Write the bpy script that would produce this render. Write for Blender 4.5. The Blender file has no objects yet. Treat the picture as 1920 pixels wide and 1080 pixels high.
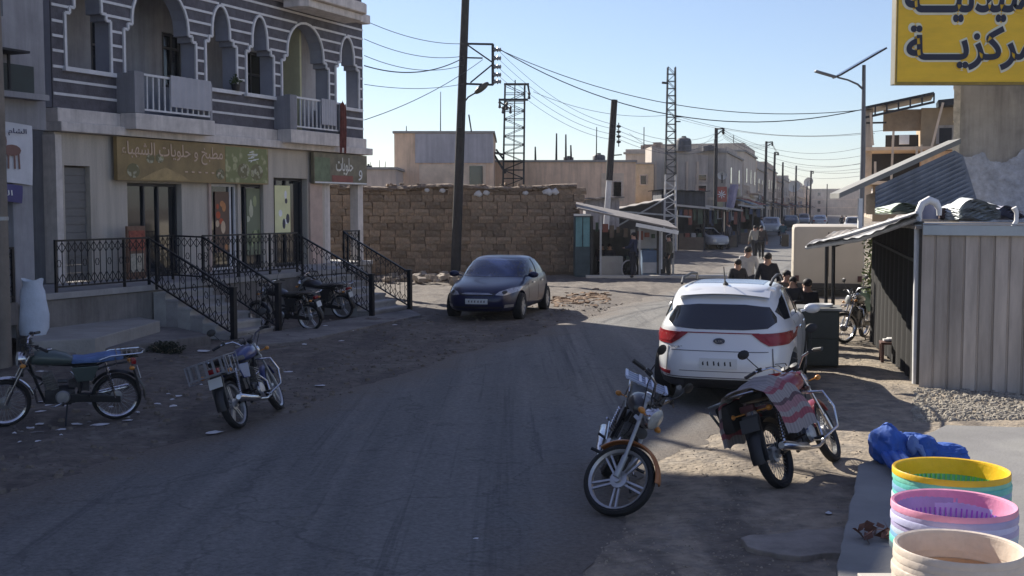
import bpy, bmesh, math, random
from mathutils import Vector, Matrix, noise
from mathutils.bvhtree import BVHTree
rnd = random.Random(7)
R = math.radians
sc = bpy.context.scene
COL = sc.collection

# ------------------------------------------------------------------ camera, sky, sun
F, H = 2200.0, 2.6
TH = math.atan(150 / F); CT, ST = math.cos(TH), math.sin(TH)
cam = bpy.data.objects.new('camera', bpy.data.cameras.new('camera'))
COL.objects.link(cam); sc.camera = cam
cam.data.sensor_width = 36; cam.data.lens = 36 * F / 1920
cam.data.clip_end = 6000; cam.data.clip_start = .1
cam.location = (0, 0, H); cam.rotation_euler = (math.pi/2 - TH, 0, 0)

SUN_AZ, SUN_EL = R(36), R(32)          # azimuth to the left of straight ahead
SD = Vector((-math.sin(SUN_AZ)*math.cos(SUN_EL), math.cos(SUN_AZ)*math.cos(SUN_EL), math.sin(SUN_EL)))
world = bpy.data.worlds.new('World'); sc.world = world; world.use_nodes = True
wn = world.node_tree; bgn = wn.nodes['Background']
sky = wn.nodes.new('ShaderNodeTexSky'); sky.sky_type = 'NISHITA'; sky.sun_disc = False
sky.sun_elevation = SUN_EL; sky.sun_rotation = -SUN_AZ
sky.air_density = 1.0; sky.dust_density = .35; sky.ozone_density = 3.0; sky.altitude = 300
veil = wn.nodes.new('ShaderNodeVectorMath'); veil.operation = 'ADD'; veil.inputs[1].default_value = (.95, .88, 1.6)   # thin even lilac veil over the whole sky
wn.links.new(sky.outputs[0], veil.inputs[0]); wn.links.new(veil.outputs[0], bgn.inputs[0]); bgn.inputs[1].default_value = 0.05
sun = bpy.data.objects.new('sun', bpy.data.lights.new('sun', 'SUN')); COL.objects.link(sun)
sun.data.energy = 4.5; sun.data.angle = R(.5); sun.data.color = (1, .93, .82)
sun.rotation_euler = (-SD).to_track_quat('-Z', 'Y').to_euler()
sc.view_settings.view_transform = 'Standard'; sc.view_settings.look = 'None'
sc.view_settings.exposure = 1.1; sc.view_settings.gamma = 1; sc.view_settings.use_curve_mapping = False

# ------------------------------------------------------------------ measuring helpers (photo point -> place in the world)
def ray(px, py):
    x = (px-960)/F; y = (540-py)/F
    return Vector((x, CT+y*ST, -ST+y*CT))
def G(px, py, z=0.):
    r = ray(px, py); t = (z-H)/r.z
    return Vector((r.x*t, r.y*t, z))
def AT(px, py, Y):
    r = ray(px, py); t = Y/r.y
    return Vector((r.x*t, Y, H+r.z*t))

# ------------------------------------------------------------------ materials
def mat(name, col, rough=.8, metal=0., var=.2, scale=2.5, bump=0., bscale=40., pos=False, rand=0., spec=.5, coat=0., stretch=None, col2=None, w2=.5, s2=.6, streak=0.):
    m = bpy.data.materials.new(name); m.use_nodes = True
    nt = m.node_tree; N, L = nt.nodes, nt.links
    b = N['Principled BSDF']
    b.inputs['Roughness'].default_value = rough; b.inputs['Metallic'].default_value = metal
    b.inputs['Specular IOR Level'].default_value = spec
    b.inputs['Coat Weight'].default_value = coat; b.inputs['Coat Roughness'].default_value = .05
    if pos: co = N.new('ShaderNodeNewGeometry').outputs['Position']
    else: co = N.new('ShaderNodeTexCoord').outputs['Object']
    if stretch:
        mp = N.new('ShaderNodeMapping'); mp.inputs['Scale'].default_value = stretch
        L.new(co, mp.inputs[0]); co2 = mp.outputs[0]
    else: co2 = co
    nz = N.new('ShaderNodeTexNoise'); nz.inputs['Scale'].default_value = scale; nz.inputs['Detail'].default_value = 6
    nz.inputs['Roughness'].default_value = .65
    L.new(co2, nz.inputs['Vector'])
    mr = N.new('ShaderNodeMapRange'); mr.inputs[1].default_value = .25; mr.inputs[2].default_value = .75
    mr.inputs[3].default_value = 1-var; mr.inputs[4].default_value = 1+var
    L.new(nz.outputs['Fac'], mr.inputs[0])
    fac = mr.outputs[0]
    if streak:
        ms = N.new('ShaderNodeMapping'); ms.inputs['Scale'].default_value = (2.6, 2.6, .22); L.new(co, ms.inputs[0])
        ns = N.new('ShaderNodeTexNoise'); ns.inputs['Scale'].default_value = 1.6; ns.inputs['Detail'].default_value = 7; ns.inputs['Roughness'].default_value = .7; L.new(ms.outputs[0], ns.inputs['Vector'])
        rs_ = N.new('ShaderNodeMapRange'); rs_.inputs[1].default_value = .42; rs_.inputs[2].default_value = .66; rs_.inputs[3].default_value = 1.06; rs_.inputs[4].default_value = 1-streak; L.new(ns.outputs['Fac'], rs_.inputs[0])
        mq = N.new('ShaderNodeMath'); mq.operation = 'MULTIPLY'; L.new(fac, mq.inputs[0]); L.new(rs_.outputs[0], mq.inputs[1]); fac = mq.outputs[0]
    if rand:
        oi = N.new('ShaderNodeObjectInfo'); r2 = N.new('ShaderNodeMapRange')
        r2.inputs[3].default_value = 1-rand; r2.inputs[4].default_value = 1+rand
        L.new(oi.outputs['Random'], r2.inputs[0])
        mu = N.new('ShaderNodeMath'); mu.operation = 'MULTIPLY'; L.new(fac, mu.inputs[0]); L.new(r2.outputs[0], mu.inputs[1]); fac = mu.outputs[0]
    mx = N.new('ShaderNodeVectorMath'); mx.operation = 'SCALE'
    mx.inputs[0].default_value = col[:3]
    if col2:
        n2 = N.new('ShaderNodeTexNoise'); n2.inputs['Scale'].default_value = s2; n2.inputs['Detail'].default_value = 4
        L.new(co, n2.inputs['Vector'])
        rr = N.new('ShaderNodeMapRange'); rr.inputs[1].default_value = w2-.08; rr.inputs[2].default_value = w2+.08
        L.new(n2.outputs['Fac'], rr.inputs[0])
        mc = N.new('ShaderNodeMix'); mc.data_type = 'RGBA'
        mc.inputs[6].default_value = (*col[:3], 1); mc.inputs[7].default_value = (*col2[:3], 1)
        L.new(rr.outputs[0], mc.inputs[0]); L.new(mc.outputs[2], mx.inputs[0])
    L.new(fac, mx.inputs['Scale'])
    L.new(mx.outputs[0], b.inputs['Base Color'])
    if bump:
        n3 = N.new('ShaderNodeTexNoise'); n3.inputs['Scale'].default_value = bscale; n3.inputs['Detail'].default_value = 5
        L.new(co2, n3.inputs['Vector'])
        bp = N.new('ShaderNodeBump'); bp.inputs['Strength'].default_value = min(1, bump); bp.inputs['Distance'].default_value = .02*max(1, bump)
        L.new(n3.outputs['Fac'], bp.inputs['Height']); L.new(bp.outputs[0], b.inputs['Normal'])
    return m
MT = {}
def mm(key, *a, **k):
    if key not in MT: MT[key] = mat(key, *a, **k)
    return MT[key]
black = mm('black plastic', (.018, .018, .02), .5, var=.3)
blackm = mm('black painted iron', (.015, .016, .02), .45, .3, var=.4, scale=8)
rubber = mm('tyre rubber', (.016, .016, .017), .85, var=.5, scale=9, bump=.3, bscale=60)
chrome = mm('chrome', (.55, .55, .57), .22, 1, var=.25, scale=10)
alloy = mm('alloy', (.42, .42, .43), .4, .8, var=.2, scale=12)
steel = mm('galvanised steel', (.33, .34, .35), .5, .6, var=.25, scale=5)
darkeng = mm('engine metal', (.06, .06, .065), .5, .6, var=.5, scale=14)
glass = mm('dark window glass', (.012, .015, .02), .06, 0, var=.2, spec=.9)
whitep = mm('white paint', (.7, .7, .69), .5, var=.12, scale=6)
concrete = mm('concrete', (.3, .285, .26), .92, var=.25, scale=1.6, bump=.5, bscale=18, pos=True)
concrete_d = mm('stained concrete', (.2, .185, .17), .92, var=.35, scale=1.3, bump=.5, bscale=18, pos=True, streak=.3, col2=(.13, .12, .115), w2=.55)
skinm = mm('skin', (.38, .22, .15), .6, var=.08)
hairm = mm('black hair', (.012, .01, .01), .7, var=.3, scale=30)

# ------------------------------------------------------------------ mesh builder
class MB:
    def __init__(s, M=None): s.v = []; s.f = []; s.M = M
    def add(s, vs, fs):
        n = len(s.v)
        if s.M is not None: vs = [s.M @ Vector(p) for p in vs]
        s.v += [tuple(p) for p in vs]; s.f += [tuple(i+n for i in f) for f in fs]; return s
    def box(s, x0, x1, y0, y1, z0, z1, m=None):
        vs = [Vector((x, y, z)) for z in (z0, z1) for x, y in ((x0, y0), (x1, y0), (x1, y1), (x0, y1))]
        if m is not None: vs = [m @ p for p in vs]
        return s.add(vs, [(3, 2, 1, 0), (4, 5, 6, 7), (0, 1, 5, 4), (1, 2, 6, 5), (2, 3, 7, 6), (3, 0, 4, 7)])
    def cbox(s, c, d, rot=None):
        m = Matrix.Translation(c) @ (rot.to_4x4() if rot is not None else Matrix())
        return s.box(-d[0]/2, d[0]/2, -d[1]/2, d[1]/2, -d[2]/2, d[2]/2, m)
    def bar(s, a, b, w, h=None, up=(0, 0, 1)):
        a = Vector(a); b = Vector(b); h = h or w; d = b-a; L = d.length
        if L < 1e-6: return s
        x = d/L; u = Vector(up)
        if abs(x.dot(u)) > .98: u = Vector((1, 0, 0))
        y = u.cross(x).normalized(); z = x.cross(y)
        m = Matrix((x, y, z)).transposed().to_4x4(); m.translation = (a+b)/2
        return s.box(-L/2, L/2, -w/2, w/2, -h/2, h/2, m)
    def tube(s, pts, r, n=8, cap=True, flat=1.):
        pts = [Vector(p) for p in pts]; k = len(pts)
        rs = r if isinstance(r, (list, tuple)) else [r]*k
        vs = []; ref = None
        for i, p in enumerate(pts):
            t = (pts[min(i+1, k-1)]-pts[max(i-1, 0)])
            t = t.normalized() if t.length > 1e-9 else Vector((0, 0, 1))
            if ref is None: ref = Vector((0, 0, 1)) if abs(t.z) < .9 else Vector((1, 0, 0))
            a = ref.cross(t)
            if a.length < 1e-5: a = Vector((0, 1, 0)).cross(t)
            a.normalize(); b = t.cross(a); ref = b
            for j in range(n):
                an = 2*math.pi*j/n
                vs.append(p+(a*math.cos(an)+b*math.sin(an)*flat)*rs[i])
        fs = [(i*n+j, i*n+(j+1) % n, (i+1)*n+(j+1) % n, (i+1)*n+j) for i in range(k-1) for j in range(n)]
        if cap: fs += [tuple(reversed(range(n))), tuple(range((k-1)*n, k*n))]
        return s.add(vs, fs)
    def lathe(s, prof, n=24, M=None, close=False, a0=0, a1=2*math.pi):
        M = M or Matrix(); k = len(prof); full = abs(a1-a0-2*math.pi) < 1e-6
        c = n if full else n+1
        vs = [M @ Vector((r*math.cos(a0+(a1-a0)*j/n), r*math.sin(a0+(a1-a0)*j/n), z)) for r, z in prof for j in range(c)]
        fs = []
        rng = range(k if close else k-1)
        for i in rng:
            i2 = (i+1) % k
            for j in range(n):
                j2 = (j+1) % c
                fs.append((i*c+j, i*c+j2, i2*c+j2, i2*c+j))
        return s.add(vs, fs)
    def prism(s, poly, z0, z1, m=None):
        n = len(poly); vs = [Vector((p[0], p[1], z)) for z in (z0, z1) for p in poly]
        if m is not None: vs = [m @ p for p in vs]
        return s.add(vs, [tuple(reversed(range(n))), tuple(range(n, 2*n))]+[(i, (i+1) % n, n+(i+1) % n, n+i) for i in range(n)])
    def ell(s, c, r, n=12, k=8, m=None):
        c = Vector(c); m = m or Matrix.Identity(3)
        vs = [c+m @ Vector((r[0]*math.sin(math.pi*i/k)*math.cos(2*math.pi*j/n), r[1]*math.sin(math.pi*i/k)*math.sin(2*math.pi*j/n), r[2]*math.cos(math.pi*i/k))) for i in range(k+1) for j in range(n)]
        return s.add(vs, [(i*n+j, (i+1)*n+j, (i+1)*n+(j+1) % n, i*n+(j+1) % n) for i in range(k) for j in range(n)])
    def sheet(s, fn, nu, nv, t=0):
        vs = [fn(i/nu, j/nv) for i in range(nu+1) for j in range(nv+1)]
        return s.add(vs, [(i*(nv+1)+j, (i+1)*(nv+1)+j, (i+1)*(nv+1)+j+1, i*(nv+1)+j+1) for i in range(nu) for j in range(nv)])
    def mesh(s, name):
        me = bpy.data.meshes.new(name); me.from_pydata(s.v, [], s.f); me.update(); return me
    def build(s, name, m, parent=None, smooth=False, bevel=0, weld=False):
        me = s.mesh(name)
        if weld or bevel:
            bm = bmesh.new(); bm.from_mesh(me)
            bmesh.ops.remove_doubles(bm, verts=bm.verts, dist=1e-5)
            if bevel:
                es = [e for e in bm.edges if len(e.link_faces) == 2 and e.calc_face_angle(0) > .5]
                bmesh.ops.bevel(bm, geom=es, offset=bevel, segments=2, profile=.6, affect='EDGES', clamp_overlap=True)
            bm.to_mesh(me); bm.free()
        if smooth:
            me.polygons.foreach_set('use_smooth', [True]*len(me.polygons))
            try: me.set_sharp_from_angle(angle=R(40))
            except Exception: pass
        me.materials.append(m)
        o = bpy.data.objects.new(name, me); COL.objects.link(o)
        if parent: o.parent = parent
        return o
def tag(o, label=None, cat=None, group=None, kind=None):
    if label: o['label'] = label
    if cat: o['category'] = cat
    if group: o['group'] = group
    if kind: o['kind'] = kind
    return o
def thing(name, label, cat, loc=(0, 0, 0), rz=0, group=None, lean=0):
    o = bpy.data.objects.new(name, None); COL.objects.link(o)
    o.location = loc; o.rotation_euler = (lean, 0, rz); o.empty_display_size = .3
    return tag(o, label, cat, group)
def copy_tree(o, parent=None):
    c = o.copy(); COL.objects.link(c); c.parent = parent
    for ch in list(o.children): copy_tree(ch, c)
    return c
RX = lambda a: Matrix.Rotation(a, 4, 'X')
RY = lambda a: Matrix.Rotation(a, 4, 'Y')
RZ = lambda a: Matrix.Rotation(a, 4, 'Z')
TR = Matrix.Translation

# ------------------------------------------------------------------ Arabic lettering (joined presentation forms)
AR = {'ا': (0xFE8D, 0), 'ب': (0xFE8F, 1), 'ة': (0xFE93, 0), 'ت': (0xFE95, 1), 'ح': (0xFEA1, 1), 'خ': (0xFEA5, 1), 'د': (0xFEA9, 0), 'ر': (0xFEAD, 0),
      'ز': (0xFEAF, 0), 'ش': (0xFEB5, 1), 'ص': (0xFEB9, 1), 'ط': (0xFEC1, 1), 'ك': (0xFED9, 1), 'ل': (0xFEDD, 1), 'م': (0xFEE1, 1), 'ه': (0xFEE9, 1),
      'و': (0xFEED, 0), 'ي': (0xFEF1, 1), 'ـ': (0x0640, 1), 'ء': (0xFE80, -1), 'ن': (0xFEE5, 1), 'ع': (0xFEC9, 1), 'ف': (0xFED1, 1), 'س': (0xFEB1, 1), 'ج': (0xFE9D, 1)}
def shape_ar(t):
    out = []
    for i, ch in enumerate(t):
        if ch not in AR: out.append(ch); continue
        base, dual = AR[ch]
        if ch == 'ـ': out.append(ch); continue
        prev = i > 0 and t[i-1] in AR and AR[t[i-1]][1] == 1 and dual >= 0
        nxt = i+1 < len(t) and t[i+1] in AR and AR[t[i+1]][1] >= 0 and dual == 1
        if dual == 1: out.append(chr(base+(3 if prev and nxt else 1 if prev else 2 if nxt else 0)))
        else: out.append(chr(base+(1 if prev else 0)) if dual == 0 else chr(base))
    return ''.join(reversed(out))
def glyph_mesh(body, size, ext, offset):
    cu = bpy.data.curves.new('lettering', 'FONT'); cu.body = body; cu.size = size; cu.extrude = ext; cu.offset = offset; cu.resolution_u = 3
    o = bpy.data.objects.new('tmp', cu); COL.objects.link(o); bpy.context.view_layer.update()
    me = bpy.data.meshes.new_from_object(o.evaluated_get(bpy.context.evaluated_depsgraph_get())); bpy.data.objects.remove(o); return me
def text(body, m, parent, M, size, width=None, ext=.004, name='lettering', offset=0.0, arabic=False, height=None):
    if arabic:
        vis = shape_ar(body); mx = lambda me: max(v.co.x for v in me.vertices); h0 = mx(glyph_mesh('H', size, 0, 0)); bm = bmesh.new()
        for i, ch in enumerate(vis):
            if ch == ' ': continue
            adv = mx(glyph_mesh(vis[:i]+'H', size, 0, 0))-h0
            g_ = glyph_mesh(ch, size, ext, offset); g_.transform(TR((adv, 0, .0012*(i % 2)))); bm.from_mesh(g_)
        me = bpy.data.meshes.new(name); bm.to_mesh(me); bm.free()
    else: me = glyph_mesh(body, size, ext, offset)
    xs = [v.co.x for v in me.vertices]; ys = [v.co.y for v in me.vertices]
    cx, cy = (min(xs)+max(xs))/2, (min(ys)+max(ys))/2
    k = width/(max(xs)-min(xs)) if width else 1
    ky = height/(max(ys)-min(ys)) if height else k
    me.transform(M @ Matrix.Diagonal((k, ky, 1, 1)) @ TR((-cx, -cy, 0)))
    me.materials.clear(); me.materials.append(m); me.name = name
    ob = bpy.data.objects.new(name, me); COL.objects.link(ob); ob.parent = parent
    return ob

# ------------------------------------------------------------------ ground and road
def interp(tab, y):
    if y <= tab[0][1]: a, b = tab[0], tab[1]
    elif y >= tab[-1][1]: a, b = tab[-2], tab[-1]
    else:
        for a, b in zip(tab, tab[1:]):
            if a[1] <= y <= b[1]: break
    return a[0]+(b[0]-a[0])*(y-a[1])/(b[1]-a[1])
LE = [(-7.3, 3), (-4.6, 10.4), (-3.55, 12.85), (-2.55, 15.46), (-.9, 20.5), (1.1, 25.8), (5.9, 39.4), (14.5, 71.5), (26, 114), (49.8, 200), (160, 600)]
RE = [(-1.2, 3), (.34, 8.3), (1.45, 12), (2.6, 14.4), (4.3, 18.0), (6.7, 25), (11.4, 44), (21.5, 75), (32.5, 114), (57, 200), (168, 600)]
def hgt(x, y):
    e = max(interp(LE, y)-x, x-interp(RE, y))       # >0 outside the road
    n = noise.fractal(Vector((x*1.1, y*1.1, 3)), 1., 2.1, 4)
    n2 = noise.noise(Vector((x*6, y*6, 1)))
    ramp = min(1, max(0, (e+.15)/.9))
    lf = 1.6 if x < interp(LE, y) else 1.
    z = -.03+ramp*(.045+.035*n*lf)+(.012*n2 if ramp > 0 else 0)
    if y > 120: z = -.05
    return z
def ticks(a, b, d): 
    r = []; x = a
    while x < b: r.append(x); x += d
    return r
xs = [-3000, -400, -100, -45, -25]+ticks(-16, 14, .13)+[14.5, 15.5, 17, 20, 25, 40, 100, 400, 3000]
ys = [-600, -60, -5, 1, 4]; y = 6.
while y < 75: ys.append(y); y += max(.09, .0095*y)
ys += [80, 90, 105, 130, 200, 400, 1000, 4000]
g = MB(); nx = len(xs)
g.add([(x, y, hgt(x, y) if (-20 < x < 20 and 3 < y < 80) else -.045) for y in ys for x in xs],
      [(j*nx+i, j*nx+i+1, (j+1)*nx+i+1, (j+1)*nx+i) for j in range(len(ys)-1) for i in range(nx-1)])
def ground_mat():
    m = mat('dirt and sand', (.1, .08, .065), .95, var=.5, scale=5, bump=1.6, bscale=16, pos=True)
    nt = m.node_tree; N, L = nt.nodes, nt.links
    b = N['Principled BSDF']; mxn = [n for n in N if n.type == 'VECT_MATH'][0]
    geo = [n for n in N if n.type == 'NEW_GEOMETRY'][0]
    # sandy side of the street right of the asphalt, darker soil on the left
    sep = N.new('ShaderNodeSeparateXYZ'); L.new(geo.outputs['Position'], sep.inputs[0])
    k = N.new('ShaderNodeMath'); k.operation = 'MULTIPLY_ADD'; k.inputs[1].default_value = -.36; L.new(sep.outputs['Y'], k.inputs[0]); L.new(sep.outputs['X'], k.inputs[2])
    nz = N.new('ShaderNodeTexNoise'); nz.inputs['Scale'].default_value = .5; nz.inputs['Detail'].default_value = 5; L.new(geo.outputs['Position'], nz.inputs['Vector'])
    k2 = N.new('ShaderNodeMath'); k2.operation = 'MULTIPLY_ADD'; k2.inputs[1].default_value = 3.; L.new(nz.outputs['Fac'], k2.inputs[0]); L.new(k.outputs[0], k2.inputs[2])
    k3 = N.new('ShaderNodeMath'); k3.operation = 'MULTIPLY_ADD'; k3.inputs[1].default_value = .06; L.new(sep.outputs['Y'], k3.inputs[0]); L.new(k2.outputs[0], k3.inputs[2])
    mr = N.new('ShaderNodeMapRange'); mr.inputs[1].default_value = -3.2; mr.inputs[2].default_value = -.8; L.new(k3.outputs[0], mr.inputs[0])
    mc = N.new('ShaderNodeMix'); mc.data_type = 'RGBA'; mc.inputs[6].default_value = (.115, .096, .08, 1); mc.inputs[7].default_value = (.27, .222, .165, 1)
    L.new(mr.outputs[0], mc.inputs[0])
    # pale dry patches and dark oily ones
    n4 = N.new('ShaderNodeTexNoise'); n4.inputs['Scale'].default_value = 2.2; n4.inputs['Detail'].default_value = 8; n4.inputs['Roughness'].default_value = .7
    L.new(geo.outputs['Position'], n4.inputs['Vector'])
    r4 = N.new('ShaderNodeMapRange'); r4.inputs[1].default_value = .48; r4.inputs[2].default_value = .62; r4.inputs[3].default_value = 0; r4.inputs[4].default_value = .7
    L.new(n4.outputs['Fac'], r4.inputs[0])
    m5 = N.new('ShaderNodeMix'); m5.data_type = 'RGBA'; m5.inputs[7].default_value = (.17, .15, .125, 1)
    L.new(r4.outputs[0], m5.inputs[0]); L.new(mc.outputs[2], m5.inputs[6]); n7 = N.new('ShaderNodeTexNoise'); n7.inputs['Scale'].default_value = .8; n7.inputs['Detail'].default_value = 8; n7.inputs['Distortion'].default_value = .6
    mp7 = N.new('ShaderNodeMapping'); mp7.inputs['Rotation'].default_value = (0, 0, R(24)); mp7.inputs['Scale'].default_value = (1.8, .35, 1); L.new(geo.outputs['Position'], mp7.inputs[0]); L.new(mp7.outputs[0], n7.inputs['Vector'])
    r7 = N.new('ShaderNodeMapRange'); r7.inputs[1].default_value = .5; r7.inputs[2].default_value = .6; r7.inputs[4].default_value = .6; L.new(n7.outputs['Fac'], r7.inputs[0])
    m8 = N.new('ShaderNodeMix'); m8.data_type = 'RGBA'; m8.inputs[7].default_value = (.06, .05, .045, 1); L.new(r7.outputs[0], m8.inputs[0]); L.new(m5.outputs[2], m8.inputs[6]); L.new(m8.outputs[2], mxn.inputs[0])
    return m
tag(g.build('ground', ground_mat(), smooth=True), kind='structure')

def road_mat():
    m = mat('worn asphalt', (.062, .062, .062), .85, var=.42, scale=22, bump=.8, bscale=70, pos=True)
    nt = m.node_tree; N, L = nt.nodes, nt.links
    mxn = [n for n in N if n.type == 'VECT_MATH'][0]; geo = [n for n in N if n.type == 'NEW_GEOMETRY'][0]
    mp = N.new('ShaderNodeMapping'); mp.inputs['Rotation'].default_value = (0, 0, R(22)); mp.inputs['Scale'].default_value = (1.6, .09, 1)
    L.new(geo.outputs['Position'], mp.inputs[0])
    nz = N.new('ShaderNodeTexNoise'); nz.inputs['Scale'].default_value = 1.3; nz.inputs['Detail'].default_value = 7; nz.inputs['Distortion'].default_value = .4
    L.new(mp.outputs[0], nz.inputs['Vector'])
    mr = N.new('ShaderNodeMapRange'); mr.inputs[1].default_value = .38; mr.inputs[2].default_value = .62; L.new(nz.outputs['Fac'], mr.inputs[0])
    mc = N.new('ShaderNodeMix'); mc.data_type = 'RGBA'; mc.inputs[6].default_value = (.112, .111, .109, 1); mc.inputs[7].default_value = (.16, .156, .149, 1)
    L.new(mr.outputs[0], mc.inputs[0])
    # dust blown over the asphalt: more with distance, where the road is almost sand coloured
    sep = N.new('ShaderNodeSeparateXYZ'); L.new(geo.outputs['Position'], sep.inputs[0])
    n2 = N.new('ShaderNodeTexNoise'); n2.inputs['Scale'].default_value = .35; n2.inputs['Detail'].default_value = 6; L.new(geo.outputs['Position'], n2.inputs['Vector'])
    a = N.new('ShaderNodeMath'); a.operation = 'MULTIPLY_ADD'; a.inputs[1].default_value = 14; L.new(n2.outputs['Fac'], a.inputs[0]); L.new(sep.outputs['Y'], a.inputs[2])
    r2 = N.new('ShaderNodeMapRange'); r2.inputs[1].default_value = 26; r2.inputs[2].default_value = 44; r2.inputs[3].default_value = .04; r2.inputs[4].default_value = .3
    L.new(a.outputs[0], r2.inputs[0])
    m5 = N.new('ShaderNodeMix'); m5.data_type = 'RGBA'; m5.inputs[7].default_value = (.2, .185, .155, 1)
    L.new(r2.outputs[0], m5.inputs[0]); L.new(mc.outputs[2], m5.inputs[6])
    last = m5.outputs[2]
    for (sx, sy, sc_, lo, hi, k, colr, rot) in ((2.2, .035, 1.0, .57, .63, .5, (.04, .041, .045, 1), 21), (3.1, .06, 1.7, .6, .66, .45, (.045, .045, .05, 1), 24), (1.2, .5, 2.2, .6, .68, .35, (.2, .18, .15, 1), 20), (1, 1, .9, .62, .7, .3, (.05, .05, .052, 1), 0)):
        mp2 = N.new('ShaderNodeMapping'); mp2.inputs['Rotation'].default_value = (0, 0, R(rot)); mp2.inputs['Scale'].default_value = (sx, sy, 1); mp2.inputs['Location'].default_value = (rot*3, 5, 0); L.new(geo.outputs['Position'], mp2.inputs[0])
        n6 = N.new('ShaderNodeTexNoise'); n6.inputs['Scale'].default_value = sc_; n6.inputs['Detail'].default_value = 9; n6.inputs['Roughness'].default_value = .6; L.new(mp2.outputs[0], n6.inputs['Vector'])
        r6 = N.new('ShaderNodeMapRange'); r6.inputs[1].default_value = lo; r6.inputs[2].default_value = hi; r6.inputs[4].default_value = k; L.new(n6.outputs['Fac'], r6.inputs[0])
        m7 = N.new('ShaderNodeMix'); m7.data_type = 'RGBA'; m7.inputs[7].default_value = colr; L.new(r6.outputs[0], m7.inputs[0]); L.new(last, m7.inputs[6]); last = m7.outputs[2]
    vo = N.new('ShaderNodeTexVoronoi'); vo.feature = 'DISTANCE_TO_EDGE'; vo.inputs['Scale'].default_value = .55; dn = N.new('ShaderNodeTexNoise'); dn.inputs['Scale'].default_value = 2.5; dn.inputs['Detail'].default_value = 6; L.new(geo.outputs['Position'], dn.inputs['Vector'])
    ad = N.new('ShaderNodeVectorMath'); ad.operation = 'MULTIPLY_ADD'; ad.inputs[1].default_value = (.9, .9, 0); L.new(dn.outputs['Color'], ad.inputs[0]); L.new(geo.outputs['Position'], ad.inputs[2]); L.new(ad.outputs[0], vo.inputs['Vector'])
    r8 = N.new('ShaderNodeMapRange'); r8.inputs[1].default_value = .004; r8.inputs[2].default_value = .014; r8.inputs[3].default_value = .35; r8.inputs[4].default_value = 0; L.new(vo.outputs['Distance'], r8.inputs[0])
    m9 = N.new('ShaderNodeMix'); m9.data_type = 'RGBA'; m9.inputs[7].default_value = (.03, .03, .032, 1); L.new(r8.outputs[0], m9.inputs[0]); L.new(last, m9.inputs[6])
    at_ = N.new('ShaderNodeAttribute'); at_.attribute_name = 'dust'; nd = N.new('ShaderNodeTexNoise'); nd.inputs['Scale'].default_value = 1.7; nd.inputs['Detail'].default_value = 9; nd.inputs['Roughness'].default_value = .7; L.new(geo.outputs['Position'], nd.inputs['Vector'])
    ma = N.new('ShaderNodeMath'); ma.operation = 'ADD'; L.new(at_.outputs['Fac'], ma.inputs[0]); L.new(nd.outputs['Fac'], ma.inputs[1])
    rd_ = N.new('ShaderNodeMapRange'); rd_.inputs[1].default_value = .75; rd_.inputs[2].default_value = 1.35; rd_.inputs[4].default_value = .9; L.new(ma.outputs[0], rd_.inputs[0])
    m10 = N.new('ShaderNodeMix'); m10.data_type = 'RGBA'; m10.inputs[7].default_value = (.135, .112, .09, 1); L.new(rd_.outputs[0], m10.inputs[0]); L.new(m9.outputs[2], m10.inputs[6]); L.new(m10.outputs[2], mxn.inputs[0])
    return m
r = MB(); ry = []; y = 2.
while y < 620: ry.append(y); y += max(.12, .012*y)
prev = None
def edge_n(y, k): return .1*math.sin(y*1.3+k)+.3*noise.fractal(Vector((k, y*.9, 0)), 1., 2.2, 4)
for i, y in enumerate(ry):
    a = interp(LE, y)-.15+edge_n(y, 2); b = interp(RE, y)+.15+edge_n(y, 9)
    r.v += [(a, y, -.012), (a+.25, y, 0), (a+.8, y, .006), (a+1.6, y, .012), ((a+b)/2, y, .02), (b-1.6, y, .012), (b-.8, y, .006), (b-.25, y, 0), (b, y, -.012)]
    if i: 
        o = (i-1)*9
        r.f += [(o+k, o+k+1, o+k+10, o+k+9) for k in range(8)]
road = tag(r.build('road', road_mat(), smooth=True), kind='structure')
dat = road.data.attributes.new('dust', 'FLOAT', 'POINT')
for i in range(len(r.v)): dat.data[i].value = (1., .75, .35, .08, 0, .08, .4, .8, 1.)[i % 9]

# pebbles and crumbs (stuff) on both shoulders
def scatter(name, mtl, n, area, s0, s1, flat=.5, seed=1, label=None):
    rr = random.Random(seed); b = MB()
    for _ in range(n):
        x, y = area(rr); s = rr.uniform(s0, s1)**1; 
        e = max(interp(LE, y)-x, x-interp(RE, y))
        z = max(0, hgt(x, y)) if e < 0 else hgt(x, y)
        a = rr.uniform(0, 6.28); k = rr.randint(4, 6)
        ring = [(x+s*rr.uniform(.6, 1)*math.cos(a+6.28*i/k), y+s*rr.uniform(.6, 1)*math.sin(a+6.28*i/k), z-.004) for i in range(k)]
        top = [(x+(p[0]-x)*.6, y+(p[1]-y)*.6, z+s*flat*rr.uniform(.6, 1)) for p in ring]
        b.add(ring+top, [tuple(range(k, 2*k))]+[(i, (i+1) % k, k+(i+1) % k, k+i) for i in range(k)])
    return b.build(name, mtl)
def left_area(rr):
    y = 8+rr.random()**1.6*24; e = interp(LE, y); return e-abs(rr.gauss(0, 2.6)), y
def right_area(rr):
    y = 8+rr.random()**1.5*16; e = interp(RE, y); return e+abs(rr.gauss(0, 1.3)), y
tag(scatter('gravel', mm('dark gravel', (.12, .105, .095), .9, var=.4, rand=0, scale=6, pos=True), 4200, left_area, .006, .028, seed=3), kind='stuff', label='dark crumbs of soil and gravel on the left shoulder', cat='gravel')
tag(scatter('stones', mm('brown clod', (.15, .125, .1), .95, var=.5, scale=9, pos=True), 520, left_area, .03, .075, .6, seed=13), kind='stuff', label='bigger clods and stones on the dark left shoulder', cat='stones')
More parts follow.
